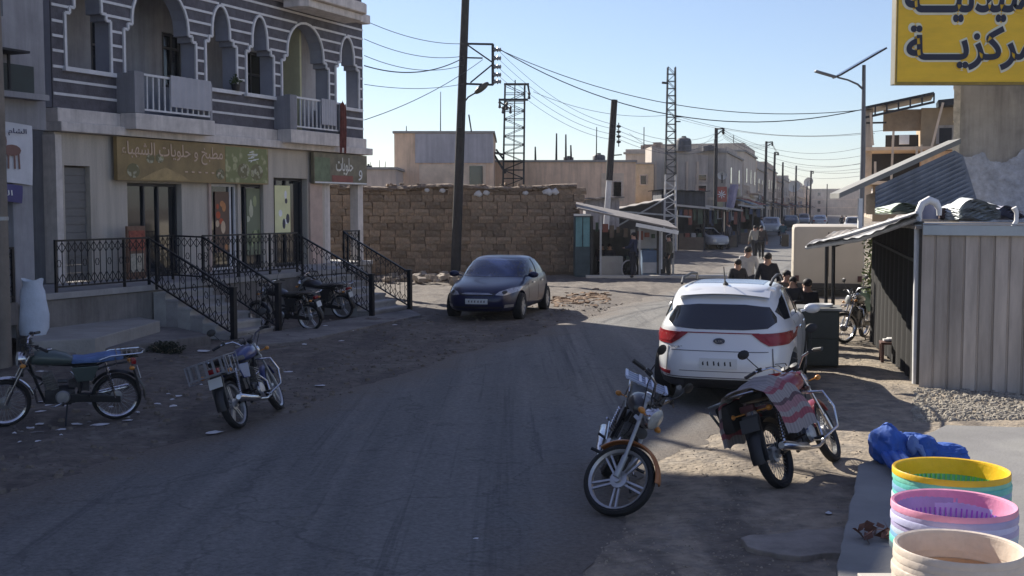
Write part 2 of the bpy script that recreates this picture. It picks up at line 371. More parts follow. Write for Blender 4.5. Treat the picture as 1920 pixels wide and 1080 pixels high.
tag(scatter('gravel', mm('sandy gravel', (.3, .25, .19), .9, var=.4, scale=6, pos=True), 2600, right_area, .005, .02, seed=4), kind='stuff', label='sandy gravel scattered on the right shoulder', cat='gravel')
def strip_area(rr): 
    p = G(rr.uniform(1712, 1990), rr.uniform(733, 792)); return p.x, p.y
tag(scatter('rubble_gravel', mm('limestone rubble', (.3, .27, .22), .9, var=.5, scale=9, pos=True), 2200, strip_area, .015, .05, .7, seed=5), kind='stuff', label='strip of pale limestone rubble at the foot of the metal shed', cat='rubble')
# ------------------------------------------------------------------ striped building on the left (local axes: s along the front, u outwards, z up)
C0 = Vector((-4.41, 35., 0)); DD = Vector((-.41, -.912, 0)); NN = Vector((.912, -.41, 0))
BR = math.atan2(-.912, -.41)
def fac(px, py, u=0):
    r_ = ray(px, py); t = (C0.dot(NN)+u)/r_.dot(NN); p = Vector((r_.x*t, r_.y*t, 0))-C0
    return p.dot(DD), H+r_.z*t
def wall_open(mb, s0, s1, z0, z1, u0, u1, ops):
    cur = s0
    for lo, hi in ops:                                   # hi: polyline (s,z) with s not decreasing
        a, b = hi[0][0], hi[-1][0]
        if a > cur: mb.box(cur, a, u0, u1, z0, z1)
        if lo > z0: mb.box(a, b, u0, u1, z0, lo)
        for (sa, za), (sb, zb) in zip(hi, hi[1:]):
            if abs(sa-sb) < 1e-6:
                mb.add([(sa, u0, za), (sa, u1, za), (sa, u1, zb), (sa, u0, zb)], [(0, 1, 2, 3)]); continue
            mb.add([(sa, u1, za), (sb, u1, zb), (sb, u1, z1), (sa, u1, z1), (sa, u0, za), (sb, u0, zb), (sb, u0, z1), (sa, u0, z1)],
                   [(0, 1, 2, 3), (7, 6, 5, 4), (4, 5, 1, 0), (3, 2, 6, 7)])
        cur = b
    if cur < s1: mb.box(cur, s1, u0, u1, z0, z1)
def arch_poly(a, b, zs, top, step=.13):
    """jamb width a..b up to zs, two corbel steps, then a round arch up to top"""
    w = b-a; st = min(step, w*.12); c = (a+b)/2; r_ = w/2-2*st; z2 = zs+.26
    pts = [(a, zs), (a+st, zs), (a+st, zs+.13), (a+2*st, zs+.13), (a+2*st, z2)]
    arch = [(c-r_*math.cos(math.pi*i/12), z2+(top-z2)*math.sin(math.pi*i/12)) for i in range(1, 12)]
    return pts+arch+[(b-2*st, z2), (b-2*st, zs+.13), (b-st, zs+.13), (b-st, zs), (b, zs)]
bld = thing('striped_building', 'two storey building with dark and white striped upper wall, arches and ground floor shops', 'building', C0, BR)
m_str = mm('dark facing stone', (.1, .096, .112), .8, var=.45, scale=3.5, bump=.4, bscale=25)
m_gran = mm('speckled render', (.5, .45, .385), .9, var=.3, scale=55, bump=.3, bscale=60, streak=.2)
m_grey = mm('grey loggia paint', (.33, .33, .35), .85, var=.2, scale=1.5, streak=.2)
m_cream = mm('cream trim', (.62, .57, .53), .8, var=.2, scale=4, streak=.2)
m_line = mm('white lines', (.66, .66, .67), .8, var=.15, scale=5)
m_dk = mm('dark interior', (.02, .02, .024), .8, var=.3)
m_sh = mm('dark shutters', (.045, .045, .05), .6, var=.3, scale=4)
OPS = [(.25, 1.5, 6.62, 7.52), (1.85, 4.1, 6.5, 7.6), (4.45, 5.62, 6.55, 7.5), (6.0, 7.2, 6.6, 7.52), (7.55, 9.95, 6.5, 7.64), (10.35, 11.65, 6.6, 7.55)]
ops = [(5.5 if (b-a) < 2 else 4.65, arch_poly(a, b, zs, tp)) for a, b, zs, tp in OPS]
w = MB(); wall_open(w, 0, 12, 4.65, 8.0, -.42, -.035, ops); w.build('wall', mm('blue grey reveal paint', (.3, .31, .36), .85, var=.15, scale=2), bld)
w = MB(); wall_open(w, 0, 12, 4.65, 8.0, -.034, 0, ops); w.build('stone_facing', m_str, bld)
# side wall of the loggia, open towards the sky at the front
w = MB(); w.box(0, .3, -9, -1.55, 4.65, 8.0); w.box(0, .3, -1.55, -.42, 4.65, 5.5); w.box(0, .3, -1.55, -.42, 7.3, 8.0); w.build('wall', m_grey, bld)
w = MB(); rec = [(4.65, [(2.7, 6.9), (3.9, 6.9)]), (5.6, [(6.2, 6.95), (6.9, 6.95)]), (4.65, [(8.2, 7.0), (9.3, 7.0)]), (5.5, [(10.2, 7.0), (11.2, 7.0)])]
wall_open(w, .3, 12, 4.65, 8.0, -1.75, -1.55, rec); w.build('wall', m_grey, bld)
w = MB(); w.box(11.75, 12, -9, -1.75, 4.6, 8.0); w.box(11.75, 12, -1.55, -.42, 4.65, 8.0); w.build('wall', m_grey, bld)
w = MB(); w.box(2.42, 2.5, -1.53, -.5, 4.66, 7.98); w.build('wall', mm('pale yellow paint', (.55, .53, .34), .85, var=.15), bld)
for a, b, z0, z1 in ((2.7, 3.9, 4.66, 6.9), (6.2, 6.9, 5.6, 6.95), (8.2, 9.3, 4.66, 7.0), (10.2, 11.2, 5.5, 7.0)):
    w = MB(); w.box(a+.01, b-.01, -1.66, -1.62, z0, z1-.01); o = w.build('window', glass, bld)
    w = MB(); 
    for s_ in (a+.04, (a+b)/2, b-.04): w.box(s_-.03, s_+.03, -1.615, -1.56, z0, z1-.01)
    for z in (z0+.04, z0+(z1-z0)*.72, z1-.05): w.box(a+.01, b-.01, -1.612, -1.57, z-.03, z+.03)
    w.build('frame', m_sh, o)
# a wooden shutter standing open in the fourth bay
w = MB()
for i in range(9): w.box(4.62, 4.98, -.9, -.87, 5.55+i*.14, 5.66+i*.14)
w.box(4.6, 4.63, -.91, -.86, 5.5, 6.82); w.box(4.97, 5.0, -.91, -.86, 5.5, 6.82); w.build('shutter', mm('brown wood', (.2, .1, .05), .7, var=.3, scale=8), bld)
# floors, cornices
w = MB(); w.box(0, 12, -9, .12, 4.36, 4.64); w.build('floor_slab', m_cream, bld, bevel=.02)
w = MB(); w.box(-.12, 12.05, -.2, .26, 4.16, 4.355); w.build('cornice', m_cream, bld, bevel=.02)
w = MB(); w.box(-.14, 12.05, -9, .2, 8.0, 8.26); w.build('cornice', m_cream, bld, bevel=.03)
w = MB(); w.box(0, 12, -.3, -.02, 8.26, 10.5); w.box(0, .3, -8.7, -.3, 8.26, 10.5); w.box(11.7, 12, -8.7, -.3, 8.26, 10.5); w.box(.3, 11.7, -8.98, -8.7, 8.26, 10.5)
w.build('parapet', m_str, bld)
w = MB(); w.box(.3, 11.7, -8.7, -.3, 8.3, 8.34); w.build('roof', concrete, bld)
w = MB(); w.box(.0, 12, -9, -8.7, 1, 4.36); w.box(.3, 11.75, -9, -8.7, 4.65, 8); w.box(11.7, 12, -8.7, -.3, 1.0, 4.3); w.build('back_wall', m_grey, bld)
# round balcony of the floor above
w = MB(); w.prism([(1.2, .2), (1.2, .75), (1.35, .98), (1.6, 1.05), (3.9, 1.05), (4.2, .95), (4.35, .7), (4.35, .2)], 8.02, 8.3); w.prism([(1.3, .2), (1.3, .7), (1.5, .9), (4.1, .9), (4.25, .7), (4.25, .2)], 7.82, 8.015)
w.build('upper_balcony', m_cream, bld, bevel=.03)
# unseen canopy added above the roof to cast a shade band on the street
w = MB(); w.box(8.75, 12.1, -6.2, -.35, 12.9, 13.1); w.build('added_shade_canopy', concrete, bld)
for s_, u_ in ((8.9, -.5), (11.6, -.5), (8.9, -6.0), (11.6, -6.0)): MB().box(s_-.06, s_+.06, u_-.06, u_+.06, 8.35, 12.89).build('added_canopy_post', steel, bld)
# white stripes, interrupted by the arches
def hi_at(hi, s_):
    for (a, za), (b, zb) in zip(hi, hi[1:]):
        if a <= s_ <= b and b-a > 1e-6: return za+(zb-za)*(s_-a)/(b-a)
    return 0
for z in (4.93, 5.21, 5.48, 5.8, 6.1, 6.4, 6.72, 7.0, 7.28, 7.56, 7.82):
    w = MB(); cur = .02; segs = []; k = 0; N_ = 1200; on = False
    for i in range(N_+1):
        s_ = .01+11.98*i/N_
        blocked = any((lo < z < hi_at(hi, s_)+.05) and hi[0][0]-.05 < s_ < hi[-1][0]+.05 for lo, hi in ops) or any(lo < z and hi[0][0]-.05 < s_ < hi[-1][0]+.05 and z < hi[0][1]+.02 for lo, hi in ops)
        if z < 5.5 and (1.95 < s_ < 4.45 or 7.55 < s_ < 10.2): blocked = True
        if not blocked and not on: a = s_; on = True
        if (blocked or i == N_) and on:
            on = False
            if s_-a > .05: w.box(a, s_, .002, .022, z-.027, z+.027)
    if w.v: w.build('stripe', m_line, bld)
for (lo, hi) in ops:
    w = MB(); a, b = hi[0][0], hi[-1][0]
    pl = [(a, lo)]+hi+[(b, lo)]
    for (sa, za), (sb, zb) in zip(pl, pl[1:]):
        if abs(sa-sb)+abs(za-zb) > 1e-6: w.bar((sa, .02, za), (sb, .02, zb), .06, .05, up=(0, 1, 0))
    if lo > 5: w.box(a-.08, b+.08, .0, .1, lo-.09, lo-.002)
    w.build('arch_trim', m_line, bld)
# balconies
def balcony(s0, s1, label_sheet, sheet, hanging=None):
    z0, z1 = 4.66, 5.52; U = .52
    w = MB(); w.box(s0-.03, s1+.03, .125, U+.04, 4.3, 4.65); w.build('balcony_slab', m_cream, bld, bevel=.02)
    w = MB(); w.box(s0, s0+.08, .0, U, z0, z1); w.build('balcony_side', m_grey, bld, bevel=.01); w = MB(); w.box(s1-.12, s1, .0, U-.2, z0, z1); w.box(s1-.3, s1, U-.2, U, z0, z1+.03); w.build('balcony_side', mm('balcony concrete', (.26, .26, .28), .85, var=.15, streak=.2), bld, bevel=.01)
    w = MB(); w.box(s0+.08, s1-.3, U-.06, U, z1-.05, z1); w.box(s0+.08, s1-.3, U-.05, U-.01, z0+.06, z0+.1)
    n = int((s1-s0-.4)/.19)
    for i in range(n+1):
        s_ = s0+.1+i*.19; w.box(s_-.014, s_+.014, U-.045, U-.015, z0+.1, z1-.05)
    w.build('balcony_railing', m_line, bld)
    if sheet:
        w = MB(); w.sheet(lambda a, b: Vector((sheet[0]+(sheet[1]-sheet[0])*a, U+.035+.012*math.sin(a*40), z0+.2+(z1-z0-.16)*b)), 40, 4)
        o = w.build('hanging_sheet', mm('grey cloth sheet', (.42, .42, .45), .9, var=.1), None, smooth=True); o.location = C0; o.rotation_euler = (0, 0, BR); tag(o, label_sheet, 'sheet')
    return
balcony(7.6, 10.2, 'pale grey sheet hung over the railing of the left hand balcony', (7.68, 9.1))
balcony(1.95, 4.45, 'small pale sheet hung over the railing of the right hand balcony', (2.3, 3.05))
w = MB(); w.sheet(lambda a, b: Vector((1.86+.32*a, .58+.02*math.sin(a*18+b*3), 4.2+1.32*b-.08*math.sin(a*9))), 16, 6)
o = w.build('hanging_cloth', mm('dark red cloth', (.14, .05, .04), .95, var=.5, scale=7), None, smooth=True); o.location = C0; o.rotation_euler = (0, 0, BR); tag(o, 'dark red patterned cloth hanging at the right end of the balcony', 'cloth')
# plants and shoes on the sill: small pot
o = thing('flower_pot', 'small dark flower pot with a plant on the sill between the arches', 'plant pot', C0+DD*6.1+NN*.06+Vector((0, 0, 5.5)), BR)
MB().lathe([(.0, 0), (.09, 0), (.12, .16), (.1, .16), (.0, .12)], 12).build('pot', black, o, smooth=True)
def leaves(mb, c, rad, n, size, rr, squash=(1, 1, 1)):
    for _ in range(n):
        d = Vector((rr.gauss(0, 1), rr.gauss(0, 1), rr.gauss(0, 1))); d.normalize(); d *= rr.random()**.45
        p = Vector(c)+Vector((d.x*rad*squash[0], d.y*rad*squash[1], d.z*rad*squash[2]))
        a = Vector((rr.gauss(0, 1), rr.gauss(0, 1), rr.gauss(0, .7))).normalized(); b = a.cross(Vector((rr.gauss(0, 1), rr.gauss(0, 1), rr.gauss(0, 1)))).normalized()
        s_ = size*rr.uniform(.6, 1.3)
        mb.add([p-a*s_, p+b*s_*.4, p+a*s_, p-b*s_*.4], [(0, 1, 2, 3)])
leaf = mm('green leaves', (.06, .09, .035), .7, var=.5, scale=9)
w = MB(); leaves(w, (0, 0, .25), .16, 90, .05, rnd); w.build('leaves', leaf, o)

# ---- ground floor
w = MB()
gops = [(1.05, [(2.95, 3.4), (4.5, 3.4)]), (1.05, [(4.95, 3.2), (5.9, 3.2)]), (1.05, [(6.02, 3.2), (7.1, 3.2)]), (1.05, [(8.13, 3.16), (9.93, 3.16)]), (1.05, [(11.03, 3.48), (11.75, 3.48)])]
wall_open(w, 2.1, 12, 1.05, 4.15, -.3, 0, gops); w.build('wall', m_gran, bld)
w = MB(); w.box(0, 2.1, -.3, 0, 3.4, 4.15); w.box(1.8, 2.1, -8.7, -.3, 1.05, 4.15); w.box(0, .25, -9, -2.0, 1.05, 4.15); w.build('wall', m_gran, bld)
for s0 in (.02, 1.8):
    w = MB(); w.box(s0, s0+.28, -.29, -.01, 1.05, 3.4); w.build('column', m_cream, bld, bevel=.015)
for s0, s1 in ((2.3, 2.9), (7.12, 7.2)):
    w = MB(); w.box(s0, s1, .002, .06, 1.05, 3.3); w.build('pilaster', mm('pinkish render', (.5, .38, .32), .9, var=.2), bld)
w = MB(); w.box(11.85, 12.02, -.3, .05, 1.05, 4.1); w.build('pilaster', m_cream, bld)
def shopdoor(s0, s1, z1, rec, frame, name='shop_door', split=(.5,), mglass=glass):
    w = MB(); w.box(s0+.01, s1-.01, -rec-.03, -rec, 1.06, z1-.01); o = w.build(name, mglass, bld)
    w = MB()
    for k in (0,)+tuple(split)+(1,): s_ = s0+.03+(s1-s0-.06)*k; w.box(s_-.025, s_+.025, -rec+.002, -rec+.05, 1.06, z1-.01)
    for z in (1.1, z1-.04): w.box(s0+.01, s1-.01, -rec+.004, -rec+.045, z-.03, z+.03)
    w.build('frame', frame, o); return o
shopdoor(8.13, 9.93, 3.16, .2, m_sh, split=(.35, .62))
shopdoor(6.02, 7.1, 3.2, .12, m_line, 'shop_window', split=(.18,))
shopdoor(4.95, 5.9, 3.2, .14, m_sh, 'shop_window', split=(.7,))
shopdoor(2.95, 4.5, 3.4, .22, m_sh, split=(.5, .8))
w = MB(); 
for i in range(14): w.box(11.04, 11.74, -.16, -.13+.012*(i % 2), 1.07+i*.17, 1.235+i*.17)
w.build('roller_shutter', mm('grey shutter', (.17, .165, .16), .7, var=.15), bld)
# posters and display behind / on the glass
def poster(s0, s1, z0, z1, u, cols, label, name='poster', cat='poster', seed=1):
    o = thing(name, label, cat, C0, BR); rr = random.Random(seed)
    w = MB(); w.box(s0, s1, u, u+.012, z0, z1); w.build('panel', mm('poster '+label[:9], cols[0], .7, var=.1), o)
    for k, c in enumerate(cols[1:]):
        w = MB()
        for _ in range(3):
            sa = rr.uniform(s0+.03, s1-.2*(s1-s0)); za = rr.uniform(z0+.03, z1-.25*(z1-z0)); uu = u+.0135+.0015*k+.0004*_
            a_, b_ = rr.uniform(.15, .35)*(s1-s0), rr.uniform(.08, .22)*(z1-z0)
            n = 10; w.add([(min(s1-.01, sa+a_/2+a_/2*math.cos(6.28*i/n)), uu, min(z1-.01, za+b_/2+b_/2*math.sin(6.28*i/n))) for i in range(n)], [tuple(range(n))])
        w.build('printed_shape', mm('print %.2f %.2f %.2f' % c, c, .7, var=.2), o)
    return o
poster(6.18, 6.8, 1.5, 3.0, -.1, [(.16, .1, .07), (.5, .1, .04), (.6, .45, .3), (.55, .25, .1)], 'red and cream poster in the shop window under the long sign', seed=2)
poster(4.98, 5.55, 1.4, 3.1, -.1, [(.2, .22, .14), (.5, .5, .36), (.1, .14, .06), (.35, .38, .2)], 'pale green tall poster with round white shapes beside the right hand door', seed=5)
poster(3.55, 4.25, 1.9, 3.2, -.16, [(.75, .74, .42), (.8, .8, .8), (.06, .06, .08)], 'bright yellow and white notice inside the right hand shop door', seed=8)  # bright door opening: its light is put into the panel's pale colours
# goods by the left door
def crate_stack(loc, rz, label, col, n=3, s=(.4, .3, .28), name='crate', cat='crate', group=None):
    pass
o = thing('display_board', 'brown display board with pictures leaning by the left shop door', 'board', C0+DD*10.2+NN*.45+Vector((0, 0, 1.06)), BR)
MB().box(-.28, .28, -.03, .03, 0, 1.15).build('board', mm('brown board', (.2, .11, .07), .7, var=.4, scale=7), o, bevel=.01)
w = MB(); w.box(-.2, .2, .032, .045, .15, .55); w.build('picture', mm('cream print', (.5, .44, .33), .7, var=.5, scale=12), o)
w = MB(); w.box(-.24, .24, .032, .045, .62, 1.05); w.build('picture', mm('dark red print', (.3, .08, .05), .7, var=.6, scale=14), o)
# long shop sign
sg = thing('shop_sign', 'long brown and green shop sign with cream Arabic lettering over the shops', 'sign', C0, BR)
def print_mat(name, base, cols, scale):
    m = bpy.data.materials.new(name); m.use_nodes = True; nt = m.node_tree; N, L = nt.nodes, nt.links; b = N['Principled BSDF']; b.inputs['Roughness'].default_value = .55
    tc = N.new('ShaderNodeTexCoord'); vo = N.new('ShaderNodeTexVoronoi'); vo.inputs['Scale'].default_value = scale; L.new(tc.outputs['Object'], vo.inputs['Vector'])
    nz = N.new('ShaderNodeTexNoise'); nz.inputs['Scale'].default_value = scale*.8; nz.inputs['Detail'].default_value = 3; L.new(tc.outputs['Object'], nz.inputs['Vector'])
    cr = N.new('ShaderNodeValToRGB'); e = cr.color_ramp.elements; e[0].color = (*cols[0], 1); e[0].position = .3; e[1].color = (*cols[-1], 1); e[1].position = .75
    for i, c in enumerate(cols[1:-1]): x = e.new(.3+.45*(i+1)/(len(cols)-1)); x.color = (*c, 1)
    mx = N.new('ShaderNodeMath'); mx.operation = 'MULTIPLY_ADD'; mx.inputs[1].default_value = .5; L.new(vo.outputs['Distance'], mx.inputs[0]); L.new(nz.outputs['Fac'], mx.inputs[2])
    L.new(mx.outputs[0], cr.inputs[0]); L.new(cr.outputs[0], b.inputs['Base Color']); return m
MB().box(5.0, 10.43, .1, .2, 3.2, 4.14).build('sign_board', mm('brown sign print', (.27, .19, .08), .6, var=.35, scale=1.8), sg)
m_green = print_mat('green food print', None, [(.12, .13, .05), (.3, .31, .12), (.42, .4, .22), (.2, .21, .08)], 5)
MB().box(5.03, 6.75, .202, .206, 3.23, 4.1).build('green_print', m_green, sg)
w = MB()
for s_, z_, rr_ in ((5.5, 3.5, .26), (6.05, 3.52, .24), (6.95, 3.42, .17), (9.95, 3.42, .2), (9.4, 3.7, .13), (9.1, 3.72, .13)):
    w.add([(s_+rr_*math.cos(6.28*i/20), .207+.0002*s_, z_+rr_*.8*math.sin(6.28*i/20)) for i in range(20)], [tuple(range(20))])
w.build('plate_print', print_mat('dish print', None, [(.05, .06, .03), (.3, .3, .12), (.45, .42, .3), (.16, .14, .06)], 9), sg)
w = MB(); w.add([(9.75, .2055, 3.23), (8.05, .2055, 3.23), (8.4, .2055, 3.38), (8.9, .2055, 3.52), (9.3, .2055, 3.4)], [(0, 1, 2, 3, 4)]); w.build('pyramid_print', mm('tan print', (.4, .28, .12), .6, var=.3, scale=6), sg)
LM = Matrix(((-1, 0, 0, 0), (0, 0, 1, 0), (0, 1, 0, 0), (0, 0, 0, 1)))          # text plane -> wall plane, readable from the street
cream_l = mm('cream lettering', (.6, .44, .32), .7, var=.12)
text('مطبخ و حلويات الشهباء', cream_l, sg, TR((8.58, .21, 3.84)) @ LM, .5, width=3.45, height=.44, arabic=True, offset=.003)
text('- - - - - -', cream_l, sg, TR((7.6, .21, 3.44)) @ LM, .3, width=1.3, height=.03)
w = MB()
for a in range(9): w.bar((5.75+.12*math.sin(a*2.4), .209, 3.75+.03*a), (5.55+.14*math.cos(a*1.7), .209, 3.78+.03*a), .02, .004, up=(0, 1, 0))
w.build('squiggle_print', whitep, sg)
s2 = thing('shop_sign', 'shorter grey and red shop sign with white lettering at the right corner of the building', 'sign', C0, BR)
MB().box(.12, 2.9, .1, .19, 3.27, 4.13).build('sign_board', mm('grey sign print', (.17, .15, .1), .6, var=.5, scale=3), s2)
MB().box(2.1, 2.86, .192, .196, 3.35, 4.0).build('green_print', mm('teal print', (.15, .19, .11), .6, var=.4, scale=4), s2)
MB().box(.9, 2.0, .192, .196, 3.3, 3.52).build('red_print', mm('red print', (.24, .08, .06), .6, var=.3, scale=4), s2)
text('حلويات', mm('white lettering', (.7, .68, .62), .6, var=.1), s2, TR((1.35, .2, 3.78)) @ LM, .4, width=.9, height=.5, arabic=True, offset=.004)
text('و', whitep, s2, TR((.5, .2, 3.55)) @ LM, .4, width=.2, height=.3, arabic=True)
MB().box(.14, 2.85, .192, .197, 3.29, 3.33).build('white_band', whitep, s2)

# ---- raised platform, stairs, railings
plat = thing('shop_platform', 'raised grey tiled platform with two flights of stairs in front of the shops', 'platform', C0, BR)
m_tile = mm('grey floor tile', (.3, .29, .28), .75, var=.25, scale=3, bump=.2, bscale=30)
w = MB(); w.box(3.3, 14.6, -.02, 2.0, .93, 1.05); w.box(0, 3.3, -3, -.02, .93, 1.05); w.box(0, 3.3, -.02, .3, .93, 1.05); w.build('platform_floor', m_tile, plat, bevel=.01)
w = MB(); w.box(3.35, 14.6, 1.7, 1.95, 0, .92); w.box(0, .2, -9, .2, 0, .92); w.box(0, 3.3, .02, .25, 0, .92); w.box(3.35, 3.5, .25, 1.7, 0, .92)
w.build('plinth_wall', concrete_d, plat)
def stairs(s0, s1):
    n = 6; run = 1.85; 
    for i in range(n):
        z1 = 1.05-(i+1)*.15-.0; u0 = 2.002+i*run/n; u1 = u0+run/n+.03
        w = MB(); w.box(s0, s1, u0, u1, z1-.06, z1); w.box(s0+.002, s1-.002, u0, u1-.03, 0 if i > 1 else .2, z1-.062); w.build('step', m_tile if i % 2 else mm('worn tread', (.36, .35, .33), .8, var=.2, scale=4), plat, bevel=.008)
stairs(9.95, 11.45); stairs(4.3, 6.15)
def railing(pts, label, posts=True, last_big=True):
    """pts: list of (s,u,zfoot)"""
    o = thing('railing', label, 'railing', C0, BR)
    w = MB()
    for a, b in zip(pts, pts[1:]):
        a = Vector(a); b = Vector(b); w.bar(a+Vector((0, 0, .95)), b+Vector((0, 0, .95)), .055, .035); 
    w.build('handrail', blackm, o)
    w = MB()
    for a, b in zip(pts, pts[1:]):
        a = Vector(a); b = Vector(b); w.bar(a+Vector((0, 0, .1)), b+Vector((0, 0, .1)), .04, .03)
    w.build('bottom_rail', blackm, o)
    for k, p in enumerate(pts):
        p = Vector(p); big = last_big and k == len(pts)-1
        w = MB(); t = .05 if big else .022; ft = min(p.z, 0) if big else 0
        w.box(p.x-t, p.x+t, p.y-t, p.y+t, p.z-(.1 if big else 0), p.z+(1.0 if big else .97)); 
        if big: w.box(p.x-.06, p.x+.06, p.y-.06, p.y+.06, p.z+1.0, p.z+1.03)
        w.build('post', blackm, o)
    w = MB()
    for a, b in zip(pts, pts[1:]):
        a = Vector(a); b = Vector(b); L = (b-a).length; n = max(1, int(L/.15)); 
        for i in range(n+1):
            p = a.lerp(b, (i+.0)/n); q = a.lerp(b, min(1, (i+.5)/n)); 
            w.bar(p+Vector((0, 0, .1)), p+Vector((0, 0, .94)), .013)
            if i < n:   # hourglass scroll between the bars
                e = a.lerp(b, (i+1)/n)
                for z0, z1 in ((.12, .34), (.72, .92)):
                    zm = (z0+z1)/2
                    w.bar(p+Vector((0, 0, z0)), q+Vector((0, 0, zm)), .011); w.bar(e+Vector((0, 0, z0)), q+Vector((0, 0, zm)), .011)
                    w.bar(p+Vector((0, 0, z1)), q+Vector((0, 0, zm)), .011); w.bar(e+Vector((0, 0, z1)), q+Vector((0, 0, zm)), .011)
                if i % 2 == 0:
                    for k in range(6):
                        a0, a1 = 6.283*k/6, 6.283*(k+1)/6; d = (e-a).normalized()*.05
                        w.bar(q+d*math.cos(a0)+Vector((0, 0, .53+.07*math.sin(a0))), q+d*math.cos(a1)+Vector((0, 0, .53+.07*math.sin(a1))), .01)
    tag(w.build('balusters', blackm, o), kind='stuff')
    return o
zt = 1.05
railing([(13.96, 1.95, zt), (12.2, 1.95, zt), (11.5, 1.95, zt), (11.45, 2.1, zt-.1), (11.35, 3.92, .02)], 'black wrought iron railing along the platform and down the left side of the near stairs')
railing([(10.35, 1.2, zt), (9.9, 1.2, zt), (9.9, 2.02, zt-.02), (9.9, 3.95, .02)], 'black wrought iron stair railing on the right side of the near stairs')
railing([(9.8, 1.95, zt), (8.6, 1.95, zt), (7.4, 1.95, zt), (6.3, 1.95, zt), (6.22, 2.05, zt-.1), (6.2, 3.98, .02)], 'black railing between the two stairs, running down the left side of the far stairs')
railing([(3.45, 1.95, zt), (4.2, 1.95, zt), (4.24, 2.1, zt-.1), (4.22, 3.9, .02)], 'black wrought iron railing at the far right end of the platform')
# low slabs in front of the left part
def slab(name, pxs, z, label, mtl=concrete, th=.2, bev=.02):
    pts = [G(px, py, z) for px, py in pxs]; w = MB(); w.prism([(p.x, p.y) for p in pts][::-1] if False else [(p.x, p.y) for p in pts], z-th, z)
    o = w.build(name, mtl, bevel=bev)
    return o
tag(slab('concrete_slab', [(178, 634), (300, 601), (250, 592), (110, 596), (40, 612), (60, 640)], .42, '', concrete, .45), 'upper broken concrete slab under the white sack', 'slab')
tag(slab('concrete_slab', [(180, 655), (395, 628), (310, 608), (170, 622), (70, 645), (90, 668)], .2, '', concrete_d, .24), 'lower broken concrete slab in front of the upper one', 'slab')
tag(slab('sidewalk', [(560, 640), (790, 590), (765, 578), (450, 632), (440, 650)], .05, '', concrete_d, .1, .01), kind='structure')
# sack
p = G(62, 628, .42)
o = thing('sack', 'tall white woven sack standing on the slab against the left railing', 'sack', p, R(20))
w = MB(); n = 16
prof = [(.0, 0), (.2, .0), (.235, .12), (.23, .35), (.2, .6), (.19, .75), (.15, .86), (.17, .93)]
vs = []
for k, (r_, z) in enumerate(prof):
    for j in range(n):
        a = 6.283*j/n; rr_ = r_*(1+.08*math.sin(3*a+z*7)+.04*math.sin(7*a-z*20)); zz = z+(.055*abs(math.cos(a+.5))**3 if k == len(prof)-1 else 0)
        vs.append((rr_*math.cos(a)*1.05+.03*math.sin(z*3), rr_*math.sin(a)*.7, zz))
w.add(vs, [(k*n+j, k*n+(j+1) % n, (k+1)*n+(j+1) % n, (k+1)*n+j) for k in range(len(prof)-1) for j in range(n)])
w.build('sack_body', mm('white woven plastic', (.55, .6, .68), .7, var=.12, scale=5, bump=.3, bscale=30), o, smooth=True)

# ------------------------------------------------------------------ neighbouring building at the left edge
nb = thing('grey_building', 'plain blue grey building at the left edge with posters on its corner column', 'building', C0, BR)
m_nb = mm('blue grey render', (.29, .285, .3), .9, var=.22, scale=1.2, bump=.2, bscale=20, streak=.2)
UN = 1.95
w = MB(); w.box(14.45, 14.9, UN-.5, UN, .3, 4.0); w.build('column', m_nb, nb, bevel=.02)
w = MB(); wall_open(w, 14.9, 40, 0, 4.0, UN-1.3, UN-1.1, [(.9, [(15.6, 3.4), (16.6, 3.4)])]); w.build('wall', m_nb, nb)
MB().box(15.62, 16.58, UN-1.28, UN-1.22, .9, 3.4).build('door', mm('grey door', (.2, .2, .21), .6, var=.15), nb)
w = MB(); wall_open(w, 14.1, 40, 4.0, 10.6, UN-.3, UN, [(5.9, [(15.0, 8.2), (15.5, 8.2)])]); w.box(14.1, 14.35, UN-7, UN-.3, 4.0, 10.6); w.box(12.15, 40, UN-7.3, UN-7, 0, 10.6); w.box(12.06, 14.1, UN-2.9, UN-2.6, 0, 10.6); w.box(14.35, 40, UN-7, UN-.3, 3.8, 3.99); w.build('wall', m_nb, nb)
MB().box(15.02, 15.48, UN-.2, UN-.15, 5.9, 8.2).build('window', glass, nb)
MB().box(14.4, 15.9, UN+.01, UN+.05, 4.62, 5.1).build('dark_panel', mm('dark green panel', (.02, .035, .035), .6, var=.3), nb)
w = MB(); w.box(14.3, 40, UN+.002, UN+.3, 4.5, 4.6); w.box(14.05, 40, UN+.002, UN+.12, 8.4, 8.55); w.build('ledge', m_nb, nb)
w = MB(); w.box(14.9, 15.8, UN+.002, UN+.5, 5.25, 5.29); w.box(15.0, 15.04, UN+.1, UN+.14, 4.65, 5.25); w.build('awning', m_dk, nb)
w = MB(); w.box(14.1, 40, UN-7.3, UN, 10.61, 10.7); w.build('roof', concrete, nb)
railing([(14.95, UN, .95), (16.2, UN, .95)], 'black wrought iron railing piece beside the column at the left edge', last_big=False)
w = MB(); w.box(14.9, 40, UN-1.09, UN+.05, .55, .94); w.box(14.2, 14.9, UN-.02, UN+.0, 0, .9)
o = w.build('porch_floor', concrete_d, nb)
bn = thing('banner', 'white banner with printed animals tied to the column at the left edge', 'banner', C0, BR)
def cloth(s0, s1, z0, z1, u): 
    return lambda a, b: Vector((s0+(s1-s0)*a, u+.03*math.sin(a*5+b*2), z0+(z1-z0)*b+.05*math.sin(a*3)))
w = MB(); w.sheet(cloth(14.5, 16.1, 3.0, 4.05, UN+.05), 12, 6); w.build('banner_cloth', mm('banner white', (.6, .6, .63), .8, var=.12, scale=3), bn, smooth=True)
w = MB()
